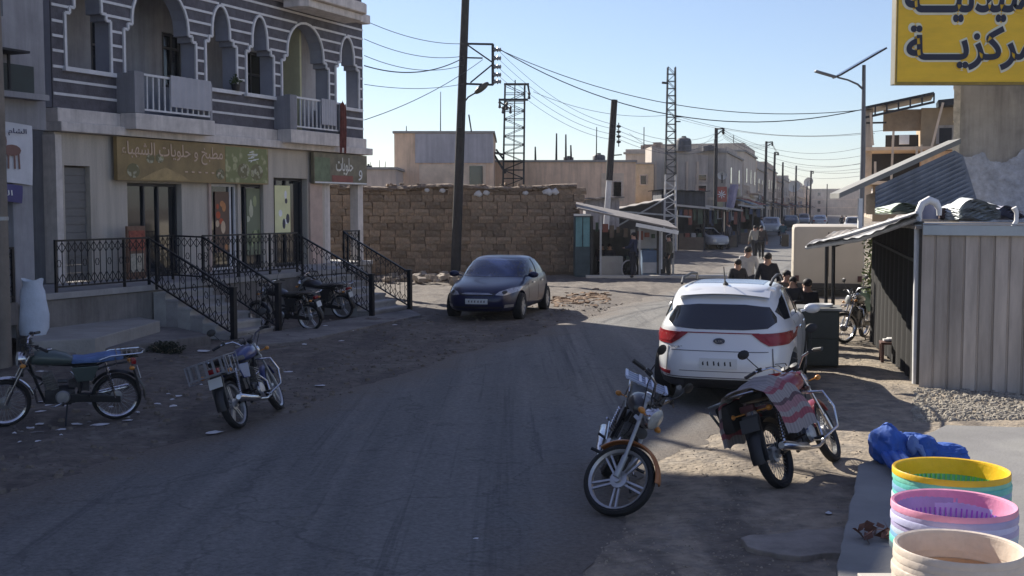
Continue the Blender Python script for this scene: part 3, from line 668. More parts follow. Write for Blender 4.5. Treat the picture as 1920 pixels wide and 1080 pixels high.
def blob(w, s_, z_, a, b, u, n=12): w.add([(s_+a*math.cos(6.28*i/n), u, z_+b*math.sin(6.28*i/n)) for i in range(n)], [tuple(range(n))])
blob(w, 14.98, 3.6, .2, .1, UN+.1); blob(w, 15.15, 3.75, .06, .12, UN+.101)
for ds in (-.14, -.05, .08, .15): w.bar((14.98+ds, UN+.1, 3.55), (14.98+ds*1.1, UN+.1, 3.28), .035, .004, up=(0, 1, 0))
w.build('horse_print', mm('brown print', (.2, .11, .09), .8, var=.2), bn)
w = MB(); blob(w, 15.65, 3.62, .25, .04, UN+.105); 
for ds in (-.2, -.1, .02, .12, .22): w.bar((15.65+ds, UN+.105, 3.62), (15.65+ds, UN+.105, 3.82), .05, .004, up=(0, 1, 0))
w.build('skyline_print', mm('maroon print', (.12, .05, .08), .8, var=.2), bn)
text('الشام', whitep if False else mm('dark print', (.05, .05, .09), .8), bn, TR((14.85, UN+.1, 3.92)) @ LM, .3, width=.4, height=.13, arabic=True)
b2 = thing('banner', 'violet blue banner strip with white lettering just below the white banner', 'banner', C0, BR)
w = MB(); w.sheet(cloth(14.75, 16.1, 2.68, 2.99, UN+.05), 12, 3); w.build('banner_cloth', mm('violet banner', (.09, .08, .2), .8, var=.12), b2, smooth=True)
text('الشهباء', whitep, b2, TR((15.4, UN+.1, 2.85)) @ LM, .3, width=.8, height=.12, arabic=True)
# lattice screen by the door
w = MB()
for i in range(9):
    z = 1.1+i*.25
    w.bar((15.0, UN-1.05, z), (15.5, UN-1.05, z+.25), .03, .02, up=(0, 1, 0)); w.bar((15.5, UN-1.05, z), (15.0, UN-1.05, z+.25), .03, .02, up=(0, 1, 0))
w.build('lattice_screen', m_line, nb)
# a row of further left houses carrying on out of view is part of the same frontage (their roofs shade the road)

# ------------------------------------------------------------------ near left concrete pole
p = G(6, 690)
o = thing('utility_pole', 'weathered tan concrete pole cut by the left edge of the picture', 'pole', p, 0)
MB().tube([(0, 0, -.3), (.02, 0, 4.5), (-.02, 0, 10)], [.14, .12, .09], 12).build('shaft', mm('tan pole concrete', (.2, .17, .14), .9, var=.3, scale=2, bump=.4, bscale=15), o, smooth=True)
MB().tube([(0, 0, 2.4), (0, 0, 2.46)], .15, 12).build('clamp', steel, o)
# ------------------------------------------------------------------ stone block wall
WY = 45.6
wl = thing('block_wall', 'long wall of rough brown stone blocks behind the dark blue car', 'wall', (-8.6, WY, 0), 0)
m_blk = mm('rough brown block', (.31, .22, .15), .95, var=.6, scale=4, bump=1, bscale=14, rand=.26, col2=(.19, .145, .105), w2=.5, s2=3.3)
def rough_block(sx, sy, sz, seed):
    bm = bmesh.new(); bmesh.ops.create_cube(bm, size=1)
    bmesh.ops.subdivide_edges(bm, edges=bm.edges, cuts=1, use_grid_fill=True)
    rr = random.Random(seed)
    for v in bm.verts:
        c = sum(1 for q in v.co if abs(abs(q)-.5) < .01)
        v.co *= (1, 1, .99, .965)[c]
        v.co.x = v.co.x*sx+rr.uniform(-.018, .018); v.co.y = v.co.y*sy-(.045*rr.random() if v.co.y < 0 else 0); v.co.z = v.co.z*sz+rr.uniform(-.012, .012)
    me = bpy.data.meshes.new('block'); bm.to_mesh(me); bm.free(); me.materials.append(m_blk); return me
blk = [rough_block(.56, .3, .262, k) for k in range(4)]+[rough_block(.42, .3, .262, 9+k) for k in range(3)]
cnt = 0
for row in range(12):
    x = -.28*(row % 2)
    while x < 11.05:
        k = rnd.choice((0, 1, 2, 3, 0, 1, 4, 5, 6)); wd = .57 if k < 4 else .43
        if row == 11 and rnd.random() < .2: x += wd; continue
        o = bpy.data.objects.new('block', blk[k]); COL.objects.link(o); o.parent = wl
        o.location = (x+wd/2, rnd.uniform(-.02, .02), .12+.135+row*.272); o.rotation_euler = (rnd.uniform(-.02, .02), rnd.uniform(-.012, .012), rnd.uniform(-.03, .03)); x += wd+.012; cnt += 1
w = MB(); w.box(-.3, 11.0, -.1, .12, -.1, 3.3); w.build('mortar', mm('mortar', (.17, .125, .09), .95, var=.4, scale=8), wl)
w = MB(); rr = random.Random(4)
def cap(a, b):
    x = -.3+11.4*a; t = 2*math.pi*b; r_ = 1+.35*noise.noise(Vector((x*2.5, math.cos(t)*1.5, math.sin(t)*1.5)))+.2*noise.noise(Vector((x*8, b*9, 0)))
    return Vector((x, .24*r_*math.cos(t)-.02, 3.37+.06*math.sin(x*1.3)+(.12*r_)*math.sin(t)))
w.sheet(cap, 160, 10); w.build('mud_coping', mm('dry mud', (.17, .125, .09), .95, var=.5, scale=6, bump=1, bscale=18), wl)
w = MB()
for i in range(60):
    x = rnd.uniform(-.2, 11); s_ = rnd.uniform(.04, .12); w.cbox((x, rnd.uniform(-.1, .1), 3.42+.05*math.sin(x*1.7)+rnd.uniform(0, .08)), (s_*2, s_, s_*.9), RZ(rnd.uniform(0, 3)).to_3x3() @ RX(rnd.uniform(-.5, .5)).to_3x3())
tag(w.build('coping_rubble', m_blk, wl, bevel=.015), kind='stuff')
bagm = mm('white plastic bag', (.5, .5, .52), .6, var=.15)
bags = []
for i, (bx, bs) in enumerate([(5.3, .1), (5.9, .12), (7.3, .16), (7.6, .13), (9.1, .12), (10.0, .2), (10.25, .17), (1.2, .12)]):
    w = MB(); w.ell((0, 0, 0), (bs, bs*.6, bs*.8), 8, 6)
    w.v = [(x*(1+.3*math.sin(z*30+x*20)), y, z*(1+.25*math.sin(x*25))) for x, y, z in w.v]
    o = w.build('plastic_bag', bagm, smooth=True); o.location = (-8.6+bx, WY-.17, 3.2+rnd.uniform(-.05, .12)); tag(o, 'white plastic scrap on the block wall top, %s from the left' % {5.3: 'second', 5.9: 'third', 7.3: 'fourth', 7.6: 'fifth', 9.1: 'sixth', 10.0: 'biggest, seventh', 10.25: 'last', 1.2: 'first'}[bx], 'plastic bag', 'plastic scraps on the wall top')
# mound of rubble at the wall's left foot
w = MB()
for i in range(160):
    x = rnd.gauss(-2.6, 1.6); y = 41.5+rnd.gauss(0, .9); s_ = rnd.uniform(.05, .17)
    w.cbox((x, y, max(0, .25-abs(x+2.6)*.08)*rnd.random()+s_*.3), (s_*2, s_*1.3, s_), RZ(rnd.uniform(0, 3)).to_3x3() @ RX(rnd.uniform(-.5, .5)).to_3x3())
tag(w.build('rubble', mm('grey rubble', (.26, .22, .18), .95, var=.5, scale=4, pos=True), bevel=.01), 'heap of grey rubble and stones at the foot of the block wall', 'rubble', kind='stuff')

# ------------------------------------------------------------------ houses behind the wall
m_tan = mm('tan house render', (.72, .52, .36), .9, var=.22, scale=.8, bump=.3, bscale=6, streak=.2)
m_tan2 = mm('grey tan render', (.55, .46, .38), .9, var=.2, scale=.7, bump=.3, bscale=6, streak=.2)
m_lite = mm('pale block work', (.66, .52, .38), .9, var=.25, scale=1.5)
def boxhouse(name, label, pxl, pxr, pyt, Y, depth, m, rz=0, zt=None, cat='building', x1=None):
    a = AT(pxl, pyt, Y); b = AT(pxr, pyt, Y)
    o = thing(name, label, cat, (a.x, Y, 0), rz); W = b.x-a.x; h_ = zt or a.z
    MB().box(0, W, 0, depth, -.1, h_).build('wall', m, o, bevel=0)
    MB().box(-.08, W+.08, -.08, depth+.08, h_+.003, h_+.12).build('roof_edge', concrete, o)
    return o, W, h_
def window(o, x, y, z, w_, h_, m=glass, frame=True):
    MB().box(x, x+w_, y-.035, y+.05, z, z+h_).build('window', m, o) if not frame else None
    if frame:
        f = MB(); f.box(x-.06, x, y-.06, y-.003, z-.06, z+h_+.06); f.box(x+w_, x+w_+.06, y-.06, y-.003, z-.06, z+h_+.06); f.box(x, x+w_, y-.06, y-.003, z+h_, z+h_+.06); f.box(x, x+w_, y-.08, y-.003, z-.06, z)
        q = f.build('window', m_tan2, o); MB().box(x+.005, x+w_-.005, y-.03, y-.008, z+.005, z+h_-.005).build('pane', m, q)
h1, W1, z1 = boxhouse('tan_house', 'tan house with a tall grey concrete upper part behind the block wall', 739, 925, 250, 62, 9, m_tan)
MB().box(1.1, W1+.004, -.06, -.004, z1-1.55, z1-.02).build('upper_panel', mm('grey cement', (.42, .4, .41), .9, var=.15, scale=1, streak=.2), h1)
MB().box(1.3, W1-.4, -.05, -.003, z1-3.2, z1-1.62).build('lower_panel', m_lite, h1)
MB().box(3.95, 4.65, -.09, -.052, z1-2.7, z1-1.7).build('window', glass, h1)
h2, W2, z2 = boxhouse('long_low_house', 'long low orange tan house behind the block wall with iron rods on its roof', 926, 1192, 304, 68, 8, m_tan)
window(h2, 6.9, 0, 3.2, .45, .9, mm('dark pane', (.05, .05, .05), .3)); MB().box(6.2, 7.5, -.03, -.003, 3.0, 4.6).build('pale_panel', m_lite, h2)
h3, W3, z3 = boxhouse('low_house', 'low pale grey house at the far left behind the block wall', 640, 742, 318, 58, 8, m_tan2)
h4, W4, z4 = boxhouse('low_house', 'yellowish low house between the long tan house and the grey block', 1190, 1226, 308, 80, 8, mm('sandy render', (.5, .4, .27), .9, var=.2))
window(h4, .4, 0, 4.2, .4, .6)
# rods, tanks, aerials on roofs
def rod(px, pyt, pyb, Y, label, r_=.035, group='iron rods and aerials on the roofs'):
    a = AT(px, pyb, Y); b = AT(px+rnd.uniform(-1, 1), pyt, Y)
    w = MB(); w.tube([a, b], [r_, r_*.6], 5); tag(w.build('roof_rod', blackm), label, 'rod', group)
for px, yt, s_ in ((1004, 275, 'first'), (1043, 250, 'second'), (1061, 252, 'third'), (1071, 272, 'fourth'), (1118, 238, 'tall')):
    rod(px, yt, 304, 69, {'first': 'short thick rod at the left of the long tan roof', 'second': 'dark rod in the middle of the long tan roof', 'third': 'rod above the small box on the long tan roof', 'fourth': 'short thin rod right of the small box on the long tan roof', 'tall': 'tall thin aerial over the dome shaped tank'}[s_], .07 if s_ != 'tall' else .04)
rod(826, 172, 248, 64, 'tall thin aerial on the tan house with the grey upper part', .03)
rod(762, 236, 249, 64, 'very short thin rod at the left of the tan house roof', .03)
for px, yt in ((695, 304), (712, 300), (722, 303), (686, 306)): rod(px, yt, 318, 59, 'short thin rod on the low grey house, %s from the left' % {695: 'second', 712: 'third', 722: 'last', 686: 'first'}[px], .02, 'thin rods on the low grey house')
def tank(px, py, Y, r_, h_, label, dome=False):
    a = AT(px, py, Y); o = thing('water_tank', label, 'water tank', a)
    w = MB(); w.lathe([(0, 0), (r_, 0), (r_, h_*.7), (r_*.85, h_*.9), (r_*.3, h_), (0, h_)] if dome else [(0, 0), (r_, 0), (r_, h_), (0, h_)], 14); w.build('tank_body', mm('dark tank', (.07, .07, .075), .6, var=.3), o, smooth=True)
    MB().lathe([(0, h_+.002), (r_*.3, h_+.002), (r_*.3, h_+.08), (0, h_+.08)], 10).build('lid', black, o)
mm('dark tank', (.07, .07, .075), .6, var=.3)
tank(1123, 303, 70, .38, .42, 'dark dome shaped water tank on the long tan roof', True)
tank(1282, 284, 84, .55, 1.0, 'black dome shaped water tank on the grey block beside the lattice mast', True)
tank(1066, 303, 70, .3, .25, 'small dark box tank between the rods on the tan roof')
tank(691, 318, 59, .18, .2, 'tiny dark tank on the low grey house')
tank(1331, 283, 88, .6, .35, 'flat dark tank at the right of the grey block roof')

# ------------------------------------------------------------------ street rows far away
m_far = [mm('far grey render', (.42, .37, .32), .9, var=.25, scale=.5, streak=.22), mm('far tan render', (.5, .4, .31), .9, var=.25, scale=.5, streak=.22), mm('far pale render', (.55, .47, .38), .9, var=.2, scale=.5, streak=.22), mm('far brown render', (.34, .26, .2), .9, var=.3, scale=.5, streak=.22)]
SL = math.atan(.275)
def frontL(y): return .275*y-8.2
def street_house(y0, y1, zt, m, label, floors=2, W=9, nwin=3, stair=None, x_off=0, side=-1, parapet=.5, front=True):
    xb = frontL(y0)+x_off
    if side > 0: xb = .275*y0+9+x_off
    L = (y1-y0)/math.cos(SL)
    o = thing('street_house', label, 'house', (xb, y0, 0), -SL)          # local +y runs along the street, -x away from it on the left row
    sx = -W if side < 0 else W; x0, x1 = min(0, sx), max(0, sx)
    MB().box(x0, x1, 0, L, -.1, zt).build('wall', m, o)
    MB().box(x0-.15, x1+.15, -.15, L+.02, zt+.003, zt+.15).build('roof_edge', concrete, o)
    fh = zt/floors
    w = MB(); w.box(x0-.1, x1+.25, -.1, L+.01, fh-.15, fh+.05)
    if floors > 2: w.box(x0-.1, x1+.25, -.1, L+.01, 2*fh-.15, 2*fh+.03)
    w.build('ledge', m_far[2], o)
    fx = .02 if side < 0 else -.02
    for fl in range(floors):
        for k in range(nwin):
            yy = L*(k+.5)/nwin; ww = min(1.2, L/nwin*.4); hh = 1.3 if fl else 2.2; zz = fl*fh+(1.1 if fl else .2)
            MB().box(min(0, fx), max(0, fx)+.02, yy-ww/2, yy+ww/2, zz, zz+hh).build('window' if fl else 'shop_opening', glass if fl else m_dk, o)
        if front:
            for k in range(2):
                xx = x0+(x1-x0)*(.3+.4*k); zz = fl*fh+1.2
                MB().box(xx-.5, xx+.5, -.03, .02, zz, zz+1.1).build('window', glass, o)
    rr = random.Random(int(y0)*3)
    if side < 0:
        for k in range(max(2, int(L/5))):
            ya = rr.uniform(0, L-3.5); zz = rr.uniform(2.5, 3.0); dd = rr.uniform(1.0, 2.0); c_ = rr.choice([(.08, .09, .12), (.2, .18, .16), (.3, .1, .07), (.09, .14, .2), (.35, .33, .3), (.05, .05, .06)])
            w = MB(); w.add([(.2, ya, zz+.5), (.2, ya+3.2, zz+.5), (.2+dd, ya+3.2, zz), (.2+dd, ya, zz), (.2, ya, zz+.56), (.2, ya+3.2, zz+.56), (.2+dd, ya+3.2, zz+.06), (.2+dd, ya, zz+.06)], [(3, 2, 1, 0), (4, 5, 6, 7), (0, 1, 5, 4), (2, 3, 7, 6), (1, 2, 6, 5), (3, 0, 4, 7)]); w.build('awning', mm('awning %.2f %.2f %.2f' % c_, c_, .8, var=.3), o)
            if rr.random() < .6: c2_ = rr.choice([(.2, .09, .07), (.3, .27, .18), (.1, .13, .2), (.35, .35, .35)]); MB().box(.16, .3, ya+.3, ya+2.7, zz+.7, zz+1.3).build('shop_sign_board', mm('board %.2f %.2f %.2f' % c2_, c2_, .7, var=.3), o)
        for k in range(4):
            xx, yy, hh = rr.uniform(x0+.5, x1-1.2), rr.uniform(.3, L-1.5), rr.uniform(.3, .9)
            MB().box(xx, xx+rr.uniform(.6, 1.4), yy, yy+rr.uniform(.6, 1.8), zt+.15, zt+.15+hh).build('roof_box', rr.choice([m_far[0], m_far[3], MT['dark tank']]), o)
        MB().box(x0, x1, -.05, .15, zt+.15, zt+.15+rr.uniform(.2, .7)).build('parapet', m, o); MB().box(x1-.15, x1+.02, .15, L*rr.uniform(.5, .95), zt+.15, zt+.15+rr.uniform(.3, .9)).build('parapet', m, o)
        for k in range(3): xx, yy = rr.uniform(x0+.3, x1-.3), rr.uniform(.3, L-.3); MB().box(xx, xx+.06, yy, yy+.06, zt+.15, zt+rr.uniform(1, 2.4)).build('roof_rod', blackm, o)
    # balcony
    if floors > 1 and side < 0:
        w = MB(); w.box(.27, 1.1, L*.15, L*.6, fh+.05, fh+.17); 
        for k in range(8): yy = L*.15+L*.45*k/7; w.box(1.04, 1.08, yy-.02, yy+.02, fh+.17, fh+1.0)
        w.box(1.03, 1.09, L*.15, L*.6, fh+1.0, fh+1.05); w.build('balcony', m_far[1], o)
    if stair: MB().box(x0+stair[0], x0+stair[1], .5, 3, zt+.15, zt+stair[2]).build('stair_head', m, o)
    return o
street_house(88, 103, 6.7, m_far[0], 'grey two storey block behind the lattice mast with small paired windows', W=7.6, nwin=2)
street_house(105, 121, 7.6, m_far[2], 'tall grey house with a roof stair head in the middle of the left row', W=9, stair=(6.2, 8, .8))
street_house(122, 140, 6.6, m_far[0], 'narrow grey house with uneven parapet along the far left row', W=8, nwin=3, stair=(5, 7, .8))
street_house(141, 163, 7.3, m_far[1], 'brownish house with balconies along the far left row', W=8, nwin=4)
street_house(164, 186, 6.3, m_far[3], 'darker brown house farther along the left row', W=8, nwin=4, stair=(5, 7, .8))
street_house(187, 212, 7.0, m_far[0], 'grey house with a white roof dish far along the left row', W=9, nwin=4, stair=(4, 6, .9))
street_house(214, 250, 6.8, m_far[1], 'far hazy house row front after the white dish', floors=3, W=9, nwin=5)
street_house(252, 300, 7.6, m_far[0], 'far pale three storey house near the street end', floors=3, W=12, nwin=5, stair=(6, 10, 2))
street_house(302, 380, 8.0, m_far[2], 'farthest visible pale house of the left row', floors=3, W=16, nwin=6)
street_house(200, 240, 5.0, m_far[3], 'low brown house at the far right of the street', W=9, nwin=4, side=1, front=True)
street_house(242, 300, 7.0, m_far[0], 'grey green house at the end of the street on the right', W=12, nwin=4, side=1)
street_house(302, 400, 9, m_far[1], 'last pale house on the right closing the street', W=40, nwin=4, side=1)
street_house(400, 440, 8.5, m_far[0], 'long far house closing the view across the street end', W=60, nwin=3, x_off=46, floors=3)
# small blocks between the mast and the row
o = thing('stair_block', 'tall dark edged concrete stair block left of the lattice mast', 'building', AT(1222, 274, 84).xy.to_3d(), 0)
zt_ = AT(1222, 274, 84).z
w = MB(); w.add([(0, 0, 0), (4.0, 0, 0), (4.0, 0, zt_-.7), (0, 0, zt_), (0, 4, 0), (4.0, 4, 0), (4.0, 4, zt_-.7), (0, 4, zt_)], [(0, 1, 2, 3), (1, 5, 6, 2), (5, 4, 7, 6), (4, 0, 3, 7), (3, 2, 6, 7)]); w.build('wall', m_far[0], o)
for k in range(2): window(o, 3.2, 0, 4.55-k*.75, .7, .4)
for k in range(5): MB().box(.2+.75*k, .35+.75*k, -.12, -.003, 2.5, 5.9).build('pilaster', m_far[1], o)
# satellite dishes
def dish(px, py, Y, r_, label):
    o = thing('satellite_dish', label, 'satellite dish', AT(px, py, Y), rnd.uniform(-.4, .4))
    MB(RX(R(115))).lathe([(r_*math.sin(a/8*1.0), r_*.35*(1-math.cos(a/8*1.2))) for a in range(9)], 16).build('reflector', whitep, o, smooth=True)
    w = MB(); w.tube([(0, .05, -r_*1.4), (0, 0, 0)], .05, 6); w.tube([(0, 0, 0), (0, -r_*.8, .15)], .02, 5); w.build('mast', blackm, o)
dish(1354, 328, 87.6, .42, 'white satellite dish on the wall of the grey house above the red sign')
dish(1488, 348, 205, 1.3, 'white satellite dish on a roof far along the street')
dish(1515, 340, 240, 1.2, 'pale round dish on the roof near the far poles')

# ------------------------------------------------------------------ market stalls, sheds and the kiosk on the left side of the street
tin = mm('rusty tin sheet', (.2, .18, .165), .7, .2, var=.35, scale=2.5, bump=.3, bscale=9)
tarp = mm('dark tarpaulin', (.03, .035, .045), .8, var=.4, scale=1.2, bump=.6, bscale=3)
def shed(name, label, pxl, pxr, pyb, Y, depth, zl, zr, mw, mr, over=.25, cat='shed', open_=False):
    a = AT(pxl, pyb, Y); b = AT(pxr, pyb, Y); W = b.x-a.x
    o = thing(name, label, cat, (a.x, Y, 0))
    w = MB()
    if open_:
        w.box(0, .1, 0, depth, 0, zl-.05); w.box(W-.1, W, 0, depth, 0, zr-.05); w.box(.1, W-.1, depth-.1, depth, 0, min(zl, zr)-.05)
    else:
        w.add([(0, 0, 0), (W, 0, 0), (W, 0, zr), (0, 0, zl), (0, depth, 0), (W, depth, 0), (W, depth, zr), (0, depth, zl)], [(0, 1, 2, 3), (1, 5, 6, 2), (5, 4, 7, 6), (4, 0, 3, 7)])
    w.build('wall', mw, o)
    w = MB(); n = int(W/.25)
    for i in range(n):
        xa, xb = -over+(W+2*over)*i/n, -over+(W+2*over)*(i+1)/n; za = zl+(zr-zl)*i/n+.04*(i % 2); zb = zl+(zr-zl)*(i+1)/n+.04*((i+1) % 2)
        w.add([(xa, -over*1.5, za), (xb, -over*1.5, zb), (xb, depth+over, zb), (xa, depth+over, za), (xa, -over*1.5, za+.05), (xb, -over*1.5, zb+.05), (xb, depth+over, zb+.05), (xa, depth+over, za+.05)], [(3, 2, 1, 0), (4, 5, 6, 7), (0, 1, 5, 4), (2, 3, 7, 6)])
    w.build('roof', mr, o)
    return o, W
sh1, w1_ = shed('tarpaulin_shed', 'large black tarpaulin covered shed behind the lattice mast', 1240, 1322, 400, 74, 5, 3.7, 3.6, mm('weathered tarpaulin', (.055, .06, .075), .8, var=.5, scale=1.2, bump=.8, bscale=3, streak=.5), tarp)
sh2, w2_ = shed('tin_shed', 'dark shed with a tilted sheet roof right of the leaning pole', 1150, 1240, 420, 60, 4, 2.4, 3.0, mm('dark boards', (.05, .045, .045), .9, var=.4), tin)
w = MB(); w.bar((.2, -.4, 1.7), (3.0, -.4, 3.3), .25, .06); w.bar((0, -.45, 2.45), (3.9, -.45, 2.15), .1, .08); w.build('loose_beam', steel, sh2)
sh3, w3_ = shed('board_fence_hut', 'hut of grey upright boards left of the leaning pole', 1098, 1160, 400, 58, 2, 3.0, 3.1, mm('grey boards', (.3, .28, .28), .9, var=.3), tin)
for i in range(8): MB().box(.02+i*.21, .19+i*.21, -.04, -.002, .1, 2.95+.02*(i % 3)).build('board', mm('grey boards', (.3, .28, .28), .9), sh3)
# kiosk
lin2 = lambda a, b, t: a+(b-a)*t
goods0 = [mm('goods red', (.2, .07, .05), .7, var=.3), mm('goods white', (.3, .3, .3), .7, var=.2), mm('goods green', (.05, .08, .055), .7, var=.3), mm('goods brown', (.13, .1, .075), .8, var=.3)]
KY = 44.2
K = thing('kiosk', 'open street kiosk with a sloping sheet roof and white front edge', 'kiosk', (0, KY, 0))
def kx(px, d=0): return (px-960)/F*(KY+d)*1.0
xl, xr = kx(1112), kx(1264)
w = MB(); w.box(xl, xr, 2.4, 2.5, 0, 1.75); w.box(xl-.1, xl, 0, 2.5, 0, 2.3); w.build('wall', mm('kiosk dark wall', (.07, .065, .06), .9, var=.4), K)
w = MB(); n = 16
for i in range(n):
    xa, xb = xl-.6+(xr-xl+.7)*i/n, xl-.6+(xr-xl+.7)*(i+1)/n; f = lambda x: 2.55-(x-xl+.6)*.205
    w.add([(xa, -.35, f(xa)), (xb, -.35, f(xb)), (xb, 2.6, f(xb)+.25), (xa, 2.6, f(xa)+.25), (xa, -.35, f(xa)+.06), (xb, -.35, f(xb)+.06), (xb, 2.6, f(xb)+.31), (xa, 2.6, f(xa)+.31)], [(3, 2, 1, 0), (4, 5, 6, 7), (0, 1, 5, 4), (2, 3, 7, 6), (1, 2, 6, 5), (4, 7, 3, 0)])
w.build('roof', tin, K)
w = MB(); w.bar((kx(1190), -.4, 1.98), (xr+.1, -.4, 1.68), .05, .14); w.build('roof_edge', whitep, K)
for px in (1126, 1199, 1237, 1262):
    zt_ = 2.5-(kx(px)-xl+.6)*.205
    MB().box(kx(px)-.035, kx(px)+.035, -.1, -.03, 0, zt_).build('post', mm('grey white post', (.4, .4, .4), .8, var=.3) if px != 1262 else steel, K)
MB().box(kx(1127), kx(1168), -.05, .5, .08, .78).build('counter', mm('beige counter', (.36, .34, .3), .8, var=.15), K, bevel=.02)
MB().box(kx(1205), kx(1232), .1, .7, .05, 1.0).build('display_cabinet', mm('blue cabinet', (.1, .16, .26), .6, var=.2), K, bevel=.02)
MB().box(kx(1206), kx(1231), .05, .09, .15, .55).build('cabinet_door', mm('pale cabinet front', (.4, .42, .45), .6, var=.2), K)
w = MB(); w.box(kx(1200), kx(1236), .8, .84, 1.05, 1.85); w.build('window', mm('milky pane', (.33, .34, .36), .3, var=.2), K)
w = MB(); w.box(kx(1236), kx(1242), -.05, 0, .3, 1.7); w.build('side_board', whitep, K)
rr = random.Random(3)
for k in range(10): xx = lin2(xl+.1, xr-.3, k/10); zz_ = 2.3-(xx-xl+.6)*.205-.1; MB().box(xx, xx+rr.uniform(.08, .22), .1, .25, zz_-rr.uniform(.15, .5), zz_).build('hung_goods', rr.choice([goods0[q_] for q_ in range(4)]), K)
for k in range(6): xx = rr.uniform(xl+.2, xr-.5); MB().box(xx, xx+.35, 1.6, 2.1, 0, rr.uniform(.4, 1.2)).build('goods_box', rr.choice(goods0), K)
MB().prism([(xl-.3, -.9), (xr+3, -.9), (xr+3, -.35), (xl-.3, -.35)], .0, .1).build('step', mm('pale kerb stone', (.5, .46, .4), .9, var=.15), K, bevel=.01)
wh = thing('cart_wheel', 'pale wheelbarrow wheel leaning beside the kiosk counter', 'wheel', (kx(1178), KY-.3, .33), R(25))
MB(RX(R(90))).lathe([(.3, -.03), (.34, -.02), (.34, .02), (.3, .03)], 24, close=True).build('tyre', mm('pale tyre', (.4, .38, .36), .8), wh, smooth=True)
w = MB()
for k in range(6): a = math.pi*k/6; w.bar((-.3*math.cos(a), 0, -.3*math.sin(a)), (.3*math.cos(a), 0, .3*math.sin(a)), .02)
w.build('spokes', blackm, wh)
tq = thing('metal_door_booth', 'narrow turquoise sheet metal booth at the right end of the block wall', 'booth', (kx(1078), KY-.1, 0))
ww_ = kx(1106)-kx(1078)
m_tq = mm('turquoise paint', (.12, .25, .27), .6, .2, var=.3, scale=3)
w = MB(); w.box(0, ww_, 0, 1.2, .02, 2.3); w.build('booth_body', mm('dark teal lower', (.05, .075, .085), .8, var=.4, scale=3), tq)
for k in range(2): MB().box(.02+k*ww_/2, ww_/2-.02+k*ww_/2, -.03, -.003, 1.15, 2.25).build('panel', m_tq, tq, bevel=.008)
MB().box(-.05, ww_+.03, -.08, .1, 2.305, 2.38).build('roof_edge', whitep, tq)
# stalls along the street, beyond
goods = [mm('goods red', (.2, .07, .05), .7, var=.3), mm('goods white', (.3, .3, .3), .7, var=.2), mm('goods green', (.05, .08, .055), .7, var=.3), mm('goods blue', (.05, .07, .14), .7, var=.3), mm('goods brown', (.13, .1, .075), .8, var=.3)]
for i, (pxa, pxb, pyb, Y, zt_, lab) in enumerate([(1326, 1356, 466, 74, 2.7, 'dark market stall with white crates on its roof beside the white pick-up'), (1358, 1384, 462, 78, 2.6, 'market stall under a pale sheet, second from the white pick-up'),
        (1386, 1412, 456, 86, 2.8, 'narrow dark market stall, third from the white pick-up'), (1404, 1426, 449, 96, 2.8, 'market stall nearest the far white truck'), (1270, 1322, 470, 72.5, 2.75, 'widest dark stall behind the small parked pick-up truck')]):
    o, W = shed('market_stall', lab, pxa, pxb, pyb, Y, 3, zt_, zt_-.2, mm('stall dark', (.04, .04, .045), .9, var=.4), tarp if i % 2 else tin, cat='stall', open_=True)
    MB().box(.1, W-.1, 0, .8, 0, .8).build('counter', goods[4], o)
    MB().bar((-.2, -.42, zt_+.03), (W+.2, -.42, zt_-.17), .05, .12).build('roof_edge', mm('dusty white edge', (.45, .44, .42), .8, var=.3), o)
    rr = random.Random(i)
    for k in range(5): xx = .1+(W-.3)*k/5; MB().box(xx, xx+rr.uniform(.12, .35), -.1, .1, zt_-.25-rr.uniform(.3, 1.0), zt_-.25).build('hung_goods', rr.choice(goods), o)
    for k in range(4):
        q = thing('crate', '%s crate on the counter of the %s' % (('leftmost', 'second', 'third', 'rightmost')[k], lab.split(',')[0].split(' beside')[0].split(' under')[0] if i != 1 else 'stall under the pale sheet'), 'crate', (o.location.x+.25+k*W/4.5, Y+.3, .8), 0, 'crates on the market stalls'); MB().box(-.14, .14, -.2, .2, 0, .25).build('crate_body', goods[(i+k) % 5], q)
rs = thing('sign_board', 'red sign board with a white flower shape above a yellow panel beside the dark pole', 'sign', AT(1353, 368, 80).xy.to_3d(), 0)
zz = AT(1353, 370, 80).z
MB().box(-.38, .36, 0, .12, zz-.3, zz+.72).build('red_board', mm('red orange print', (.36, .1, .07), .6, var=.4, scale=3), rs)
MB().box(-.36, .1, 0, .1, zz-1.15, zz-.32).build('yellow_board', mm('cream yellow board', (.42, .38, .24), .7, var=.2), rs)
w = MB()
for k in range(8): a = .785*k; w.bar((0, -.01, zz+.2), (.27*math.cos(a), -.01, zz+.2+.27*math.sin(a)), .06, .01, up=(0, 1, 0))
w.build('flower_print', whitep, rs)
w = MB(); w.box(-.36, -.3, .02, .1, 0, zz-1.17); w.box(.27, .33, .02, .1, 0, zz-.32); w.build('leg', blackm, rs)
vb = thing('hanging_fabric', 'pale violet fabric hanging from a frame right of the red sign', 'cloth', AT(1372, 345, 80).xy.to_3d(), 0)
w = MB(); w.sheet(lambda a, b: Vector((a*.6+.3*(1-b)-.4, .1*math.sin(a*8), 4.2-1.6*b)), 10, 6); w.build('fabric', mm('violet fabric', (.3, .27, .36), .9, var=.3), vb, smooth=True)

